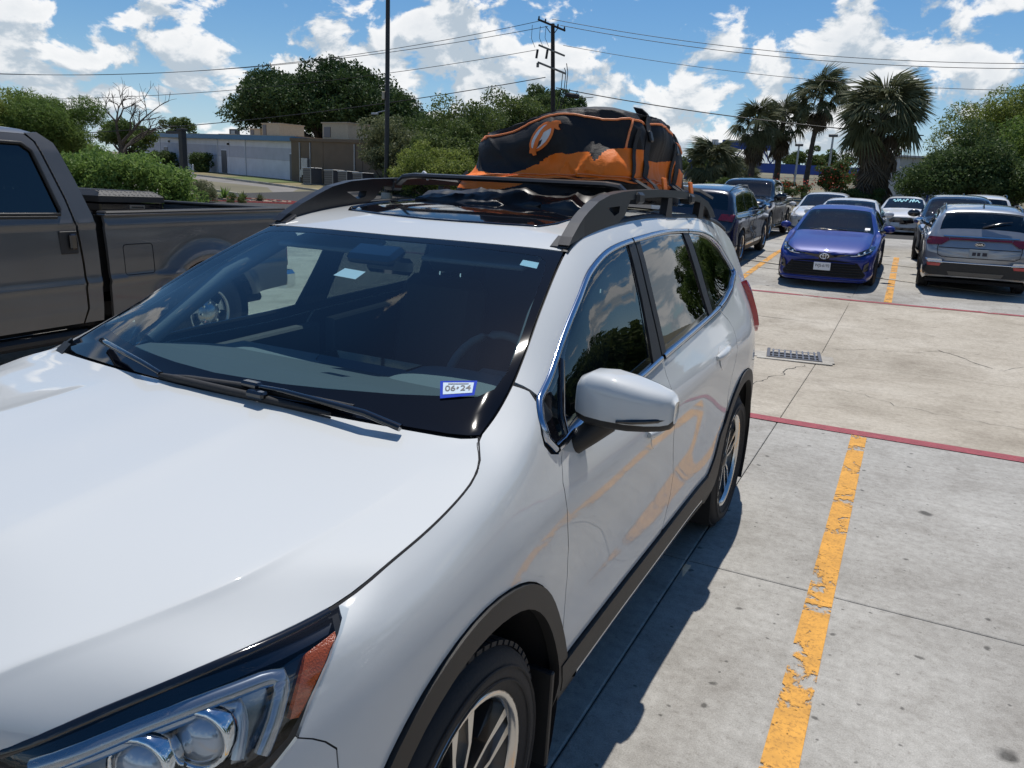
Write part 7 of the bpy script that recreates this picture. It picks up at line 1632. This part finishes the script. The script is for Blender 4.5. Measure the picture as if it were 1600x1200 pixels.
def white_sedans():
    s=dict(Yf=-.93,Yr=3.72,W=.90,prof=[(-.93,.66),(-.86,.74),(-.6,.83),(.4,1.0),(.8,1.18),(1.3,1.38),(1.8,1.435),(2.3,1.41),(3.0,1.15),(3.3,1.08),(3.66,1.04),(3.72,.95)],cowl=.4,wtop=1.3,rend=2.3,tail=[2.65,3.0,3.3],belt=(.94,1.03),Wr=.60,wb=2.7,r=.325,paint='white_plain',pillars=[1.5,2.32],gend=2.95,rglass_u=(2.4,3.05),seat=.45,clear=.17)
    root,S=car('white_sedan','white sedan half hidden behind the blue sedan','car',s,(-1.55,22.1))
    face_panel('grille',S,[(-.5,.38),(.5,.38),(.55,.58),(-.55,.58)],M['gloss_black'],root,-1,.01,.03,.12); face_panel('headlight',S,[(.50,.66),(.80,.68),(.84,.76),(.6,.74)],M['white_lens'],root,-1,.012,.03,.08,mir=True)
    root,S=car('white_hatchback','white car further back of which mostly the roof shows above the blue sedan','car',dict(s,prof=[(-.93,.70),(-.86,.80),(-.6,.9),(.4,1.06),(.8,1.25),(1.3,1.46),(1.8,1.52),(2.6,1.5),(3.2,1.2),(3.4,1.1),(3.66,1.06),(3.72,.95)],rend=2.6,tail=[2.9,3.2,3.4],belt=(.98,1.06)),(-2.75,27.8))
    face_panel('headlight',S,[(.50,.72),(.80,.74),(.84,.82),(.6,.80)],M['white_lens'],root,-1,.012,.03,.08,mir=True); face_panel('grille',S,[(-.5,.38),(.5,.38),(.55,.62),(-.55,.62)],M['gloss_black'],root,-1,.01,.03,.12)
    root,S=car('white_sedan','white sedan with pale blue lettering painted across its windshield','car',dict(s,W=.925),(-.33,34.0))
    face_panel('grille',S,[(-.40,.50),(-.18,.44),(.18,.44),(.40,.50),(.46,.60),(.30,.69),(-.30,.69),(-.46,.60)],M['gloss_black'],root,-1,.014,.03,.1); face_panel('headlight',S,[(.46,.66),(.78,.70),(.84,.77),(.56,.74)],M['gloss_black'],root,-1,.012,.03,.08,mir=True)
    face_panel('lower_grille',S,[(-.62,.22),(.62,.22),(.56,.31),(-.56,.31)],M['gloss_black'],root,-1,.012,.03,.12); face_panel('fog_recess',S,[(.60,.30),(.80,.34),(.80,.46),(.68,.42)],M['gloss_black'],root,-1,.01,.03,.08,mir=True)
    p,n=fsolve(S,0,.42,-1); plate_text(root,None,-.22,p[1]-.02,.42,-1)
    # hand-painted strokes across the upper windshield
    for k,(v0,w,u) in enumerate(((-1.5,.35,1.02),(-1.05,.3,1.05),(-.6,.35,1.0),(-.1,.32,1.06),(.4,.36,1.0),(.85,.3,1.05),(1.35,.35,1.02))):
        m=MB(); m.tube([Vector(S.ev(u+.12*math.sin(t*6.3+k),v0+w*t*1.3,.004)[0]) for t in np.linspace(0,1,9)],.022,5,flat=.15); m.build('windshield_writing',M['cyan_writing'],root)
    # car at far left showing only its bright windshield above the sunroof edge
    car('white_sedan','white parked car glimpsed under the roof rack crossbar on the left','car',s,(-13.2,24.3))
    car('white_sedan','pale car roof showing left of the dark pickup behind the bag','car',s,(-9.0,32.5))
def dark_cars():
    s=dict(Yf=-.95,Yr=3.85,W=.92,prof=[(-.95,.75),(-.88,.85),(-.6,.95),(.4,1.08),(.75,1.28),(1.2,1.53),(1.7,1.63),(2.6,1.62),(3.2,1.52),(3.5,1.18),(3.6,1.1),(3.8,.95),(3.85,.85)],cowl=.4,wtop=1.2,rend=3.1,tail=[3.2,3.35,3.5],belt=(1.02,1.1),Wr=.63,wb=2.8,r=.36,paint='black_paint',pillars=[1.45,2.4],gend=3.2,rglass_u=(3.24,3.48),seat=.6,clear=.2,mir=1.2)
    root,S=car('black_crossover','black crossover nose to nose with the grey one, peeking out on its left','car',s,(1.05,22.3))
    face_panel('headlight',S,[(.50,.80),(.80,.82),(.86,.92),(.6,.90)],M['white_lens'],root,-1,.012,.03,.08,mir=True); face_panel('turn_lamp',S,[(.74,.94),(.84,.93),(.86,.97),(.76,.98)],M['amber'],root,-1,.016,.03,.08,mir=True)
    face_panel('grille',S,[(-.5,.5),(.5,.5),(.55,.8),(-.55,.8)],M['gloss_black'],root,-1,.01,.03,.12)
    root,S=car('white_crossover_far','white crossover with black roof rails behind the grey one','car',dict(s,paint='white_plain',rglass_u=(3.24,3.48)),(2.15,34.5),away=True)
    root.name='white_crossover'
    for sx in(1,-1): m=MB(); m.tube([Vector(S.ev(u,2.8*sx,o_)[0]) for u,o_ in((1.3,.0),(1.5,.06),(2.2,.07),(2.9,.06),(3.1,.0))],.018,6); m.build('roof_rail',M['gloss_black'],root)
    face_panel('tail_lamp',S,[(.60,1.0),(.84,.98),(.86,1.1),(.62,1.1)],M['red_lens'],root,1,.014,.03,.08,mir=True)
    root,S=car('black_crossover','dark car at the right edge behind the grey crossover','car',dict(s,paint='navy_paint'),(4.05,24.4))
    face_panel('headlight',S,[(.50,.80),(.80,.82),(.86,.92),(.6,.90)],M['white_lens'],root,-1,.012,.03,.08,mir=True)
# ---------------------------------------------------------------- big grey pickup on the left
def grey_truck():
    root=empty('grey_pickup_truck',(-6.965,1.27,.006),rx=math.atan(.027)); tag(root,'dusty dark grey heavy duty crew cab pickup parked at the left','pickup truck')
    HW=1.015; pt=M['truck_grey']
    def xs(y,z):
        """half width of the sheet metal at height z"""
        x=HW-.018*((z-.86)/.45)**2 if z<1.33 else HW-.018-.25*(z-1.33)-.05*max(0,z-1.85)**1.2*6
        x+=.018*math.exp(-((z-.83)/.024)**2)+.014*math.exp(-((z-1.30)/.018)**2)
        x-=.02*max(0,.62-z)/.2
        return x
    def flare(y,z,y0):
        r=math.hypot(y-y0,z-.41); return .055*math.exp(-((r-.57)/.085)**2) if z>.3 else 0
    def sp(name,poly,mat,holes=(),st=.035,off=0,rim=.03,fl=None,mirror=True,xf=None):
        Q,T=cdt(inset(poly,.002),holes,st); f=xf or xs
        h_=lambda y,z: f(y,z)+(flare(y,z,fl) if fl is not None else 0)
        V=[(h_(y,z)+off,y,z) for y,z in Q]; k=len(V); Nr=[(1,-(h_(y+.004,z)-h_(y-.004,z))/.008,-(h_(y,z+.004)-h_(y,z-.004))/.008) for y,z in Q]
        V+=[v for v in V]+[(x-rim,y,z) for x,y,z in V]; cy,cz=np.mean(Q,0); Nr+=[(0,y-cy,z-cz) for y,z in Q]*2; Nr=[tuple(np.array(q)/max(np.linalg.norm(q),1e-6)) for q in Nr]
        T_=[tuple(t) for t in T]; e={}
        for t in T:
            for a,b in((t[0],t[1]),(t[1],t[2]),(t[2],t[0])): e[(a,b)]=1
        F=T_+[(a+2*k,b+2*k,b+k,a+k) for a,b in e if (b,a) not in e]
        me=mesh_from(name,V,F,[mat],True,Nr); o=mob(name,me,root)
        e2=[]
        if mirror: mob(name,flip(me),root)
        return o
    arch=lambda y0,r,a0,a1,n=18: [(y0+r*math.cos(math.radians(a0+(a1-a0)*i/n)),.41+r*math.sin(math.radians(a0+(a1-a0)*i/n))) for i in range(n+1)]
    # cab: rear door, front door, fender
    rwin=[(1.82,1.40),(2.59,1.385),(2.60,1.42),(2.50,1.86),(2.44,1.915),(1.84,1.925)]
    fwin=[(.72,1.40),(1.74,1.40),(1.75,1.925),(1.32,1.91),(1.22,1.87)]
    sp('rear_door',[(1.785,.50),(2.68,.50),(2.72,.62),(2.715,1.0),(2.70,1.26),(2.66,1.5),(2.545,1.93),(2.49,1.985),(1.795,1.995)],pt,[rwin])
    sp('front_door',[(.62,.50),(1.775,.50),(1.785,1.995),(1.30,1.985),(1.18,1.93),(.60,1.38)],pt,[fwin])
    sp('front_fender',[(-.95,.62),(-.62,.62)]+arch(0,.52,156,15)+[(.61,.52),(.605,1.30),(.58,1.36),(-.95,1.26)],pt,fl=0)
    sp('cab_corner',[(2.69,.50),(2.865,.50),(2.87,1.30),(2.86,1.38),(2.79,1.65),(2.70,1.93),(2.60,2.005),(2.50,1.995),(2.56,1.93),(2.675,1.5),(2.715,1.26),(2.73,1.0),(2.735,.62)],pt)
    # seal, glass and trim of the windows
    for g in(rwin,fwin):
        sp('side_glass',g,M['privacy'],off=-.012,rim=.004,st=.12); 
        m=MB(); P=densify(g,.08); m.tube([(xs(y,z)+.001,y,z) for y,z in P],.014,6,closed=True); me=m.mesh('window_seal',M['black_plastic']); mob('window_seal',me,root); mob('window_seal',flip(me),root)
        m=MB(); a,b=g[0],g[1]; m.tube([(xs(a[0],a[1]-.02)+.004,a[0],a[1]-.02),(xs(b[0],b[1]-.02)+.004,b[0]-.03,b[1]-.02)],.012,6); me=m.mesh('belt_strip',M['black_plastic']); mob('belt_strip',me,root); mob('belt_strip',flip(me),root)
    for y in(2.53,1.40):
        c=xs(y,1.16); b=MB(); b.box((c+.002,y+.09,1.165),(.016,.15,.185),.010); me=b.mesh('handle_plate',M['black_plastic']); 
        for q in(0,1):
            o=mob('handle_plate',me if q==0 else flip(me),root); sx=1 if q==0 else -1
            MB().box((sx*(c+.024),y+.115,1.172),(.030,.06,.125),.012).build('door_handle',M['gloss_black'],o)
    # roof, windshield, hood, back of the cab
    def skin(name,sec,mat,smooth=True):
        """sec: rows of (y, [(x,z)...])"""
        V=[];F=[]; n=None
        for y,r in sec:
            full=[(-x,z) for x,z in r[::-1] if x>1e-6]+r; n=len(full); V+=[(x,y,z) for x,z in full]
        for i in range(len(sec)-1):
            for k in range(n-1): F.append((i*n+k,i*n+k+1,(i+1)*n+k+1,(i+1)*n+k))
        return mob(name,mesh_from(name,V,F,[mat],smooth),root)
    e=lambda z:xs(0,z)
    skin('roof',[(1.16,[(0,1.93),(.5,1.925),(.75,1.91),(e(1.90)-.01,1.87)]),(1.3,[(0,1.995),(.5,1.985),(.74,1.965),(e(1.95),1.94)]),(1.6,[(0,2.045),(.5,2.04),(.74,2.02),(e(1.985),1.985)]),(2.1,[(0,2.055),(.5,2.05),(.74,2.03),(e(1.99),1.992)]),(2.5,[(0,2.045),(.5,2.04),(.74,2.02),(e(1.985),1.985)]),(2.62,[(0,2.015),(.5,2.01),(.74,1.995),(e(1.95)-.02,1.95)]),(2.68,[(0,1.96),(.5,1.955),(.74,1.94),(e(1.92)-.04,1.91)])],pt)
    skin('rear_wall',[(2.68,[(0,1.96),(.5,1.955),(.74,1.94),(.80,1.90)]),(2.80,[(0,1.5),(.5,1.5),(.85,1.5),(.93,1.5)]),(2.862,[(0,1.2),(.5,1.2),(.9,1.2),(.985,1.2)]),(2.862,[(0,.5),(.5,.5),(.9,.5),(.98,.5)])],pt)
    skin('rear_window',[(2.705,[(0,1.88),(.45,1.88)]),(2.795,[(0,1.52),(.45,1.52)])],M['privacy'])
    skin('windshield',[(.50,[(0,1.32),(.5,1.32),(.86,1.32)]),(1.155,[(0,1.92),(.45,1.915),(.74,1.88)])],M['privacy'])
    skin('hood',[(-.98,[(0,1.15),(.5,1.14),(.85,1.10),(.97,1.02)]),(-.8,[(0,1.27),(.5,1.26),(.85,1.23),(.985,1.20)]),(0,[(0,1.34),(.5,1.33),(.85,1.30),(.99,1.26)]),(.5,[(0,1.35),(.5,1.34),(.85,1.32),(1.0,1.30)])],pt)
    MB().prism([(-.98,.62),(-.98,1.15),(-.95,1.15),(-.95,.62)],-.96,.96).build('grille_frame',M['chrome'],root)
    for k in range(3): MB().box((0,-.995,.78+k*.13),(1.2,.03,.07),.01).build('grille_bar',M['gloss_black'],root)
    for sx in(1,-1): MB().box((sx*.80,-.99,.98),(.30,.04,.26),.03).build('headlight',M['white_lens'],root)
    MB().box((0,-1.08,.55),(2.0,.2,.24),.05).build('front_bumper',M['chrome'],root)
    # bed
    bx=lambda y,z: HW+.005-.018*((z-.86)/.45)**2+.018*math.exp(-((z-.83)/.024)**2)+.014*math.exp(-((z-1.305)/.018)**2)
    fuel=smooth_poly([(3.09,.86),(3.16,.86),(3.31,.86),(3.38,.86),(3.38,.92),(3.38,1.06),(3.38,1.12),(3.31,1.12),(3.16,1.12),(3.09,1.12),(3.09,1.06),(3.09,.92)],2)
    sp('bed_side',[(2.945,.52)]+[(3.30,.52)]+[p for p in arch(3.97,.53,168,14)]+[(4.62,.55),(5.02,.58),(5.05,1.30),(5.04,1.375),(2.95,1.375),(2.945,1.3)],pt,[fuel],fl=3.97,xf=bx,st=.035)
    sp('fuel_door',fuel,pt,off=-.001,rim=.02,xf=bx,st=.06,mirror=False)
    m=MB(); m.tube([(bx(y,z)-.002,y,z) for y,z in fuel],.005,4,closed=True); m.build('fuel_door_joint',M['liner'],root)
    for sx in(1,-1):
        m=MB(); m.box((sx*(HW-.055),3.995,1.385),(.13,2.09,.035),.012); m.build('bed_rail_cap',pt if 0 else M['black_plastic'],root)
        m=MB(); m.box((sx*(HW-.045),3.995,1.372),(.115,2.1,.022),.008); m.build('bed_rail',pt,root)
        MB().box((sx*(HW-.13),3.99,1.05),(.03,2.05,.62)).build('bed_inner_wall',M['black_plastic'],root)
        MB().box((sx*.62,3.97,.93),(.4,1.0,.3),.06).build('wheel_house',M['black_plastic'],root)
        MB().box((sx*(HW-.04),5.05,1.0),(.06,.05,.45),.02).build('tail_lamp',M['red_lens'],root)
        MB().box((sx*.66,2.905,1.0),(.5,.03,.8)).build('gap_liner',M['liner'],root)
        MB().box((sx*(HW-.10),1.7,.40),(.16,2.1,.09),.03).build('side_step',M['black_plastic'],root)
        MB().box((sx*(HW-.16),1.7,.52),(.05,2.3,.14)).build('rocker',M['liner'],root)
        for y in(0,3.97): arch_liner(root,sx*.55,sx*(HW-.02),y,.41,.50,M['liner']); wheel(root,'wheel',sx*.885,y,.41,.41,.27,.235,'truck',sx)
        m=MB(); m.tube([(sx*.93,.66,1.33),(sx*1.12,.62,1.36)],.025,6); o=m.build('door_mirror',M['black_plastic'],root); MB().box((sx*1.24,.62,1.45),(.24,.12,.36),.04).build('mirror_shell',M['black_plastic'],o)
    MB().box((0,3.99,.74),(1.78,2.1,.04)).build('bed_floor',M['black_plastic'],root); MB().box((0,2.95,1.06),(1.80,.03,.62)).build('bed_front_wall',M['black_plastic'],root)
    MB().box((0,5.03,1.04),(1.70,.06,.66),.02).build('tailgate',pt,root); MB().box((0,5.03,1.383),(1.72,.09,.03),.01).build('tailgate_cap',M['black_plastic'],root); MB().box((0,5.16,.62),(1.9,.2,.2),.04).build('rear_bumper',M['chrome'],root)
    MB().box((0,2.2,.55),(1.5,5.2,.12)).build('frame',M['liner'],root); MB().box((0,1.6,.62),(1.85,2.4,.1)).build('cab_floor',M['liner'],root)
    m=MB(); m.cyl((-.8,3.97,.41),(.8,3.97,.41),.06,n=10); m.sphere((0,3.97,.41),.18,12,8); m.build('rear_axle',M['liner'],root)
    MB().cyl((.6,4.1,.40),(.6,5.0,.42),.05,n=10).build('exhaust_pipe',M['liner'],root)
    for x in(.45,-.45): seat(root,x,1.2,.86,.55); seat(root,x,2.1,.88,.55)
    MB().prism([(.55,1.25),(.8,1.27),(1.0,1.15),(1.0,.7),(.55,.7)],-.85,.85).build('dashboard',M['dash'],root)
    # tool chest behind the cab: a thing of its own
    t=empty('tool_chest',(-6.945,1.27+3.28,.006+.027*3.28+.12)); tag(t,'black diamond plate tool chest lying across the truck bed','tool box')
    MB().box((0,0,1.05),(1.70,.60,.58),.012).build('chest_body',M['gloss_black'],t)
    l=MB(); V=[(x*.865,y*.32,1.345) for x,y in((-1,-1),(1,-1),(1,1),(-1,1))]+[(-.865,-.32,1.395),(.865,-.32,1.395),(.80,-.26,1.44),(-.80,-.26,1.44),(.865,.32,1.395),(-.865,.32,1.395),(.80,.26,1.44),(-.80,.26,1.44)]
    l.add(V,[(0,1,5,4),(1,2,8,5),(2,3,9,8),(3,0,4,9),(4,5,6,7),(5,8,10,6),(8,9,11,10),(9,4,7,11),(7,6,10,11),(3,2,1,0)]); l.build('chest_lid',M['black_plastic'],t)
    s=MB()
    for i in range(38):
        for j in range(11): s.box((-.77+i*.0416,-.24+j*.048,1.4415),(.036,.011,.005),.002,Matrix.Rotation(.8 if (i+j)%2 else -.8,3,'Z'))
    for j in range(14):
        for k in range(2): s.box((.846-.035*k,-.29+j*.045,1.408+.024*k),(.030,.011,.006),.002,Matrix.Rotation(.60,3,'Y')@Matrix.Rotation(.8 if (j+k)%2 else -.8,3,'Z'))
    o=s.build('tread_plate',M['rail_plastic'],t); o['kind']='stuff'
    b=MB().box((.853,.05,1.305),(.010,.15,.035),.004).build('maker_plate',M['bld_tan'],t); MB().box((.859,.05,1.305),(.003,.12,.012)).build('plate_stripe',M['gloss_black'],b)
# ================================================================ put it together
build_ground(); markings(); left_side()
pale_building(); brown_building(); small_posts(); utility_pole(); right_back()
vegetation(); palms()
CAR,CS=crossover(); roof_bag(); roof_mat(); drain(); cracks()
grey_truck(); blue_sedan(); grey_crossover(); dark_suv()
pickup('black_paint','glossy black full size pickup facing the viewer behind the dark navy vehicle',(-4.95,25.6))
white_sedans(); dark_cars()
pickup('silver_paint','silver pickup parked across the aisle to the right, outside the picture',(9.6,2.5),group='pickups right of the picture'); pickup('silver_paint','silver pickup parked across the aisle to the right, outside the picture',(9.6,16.6),group='pickups right of the picture')
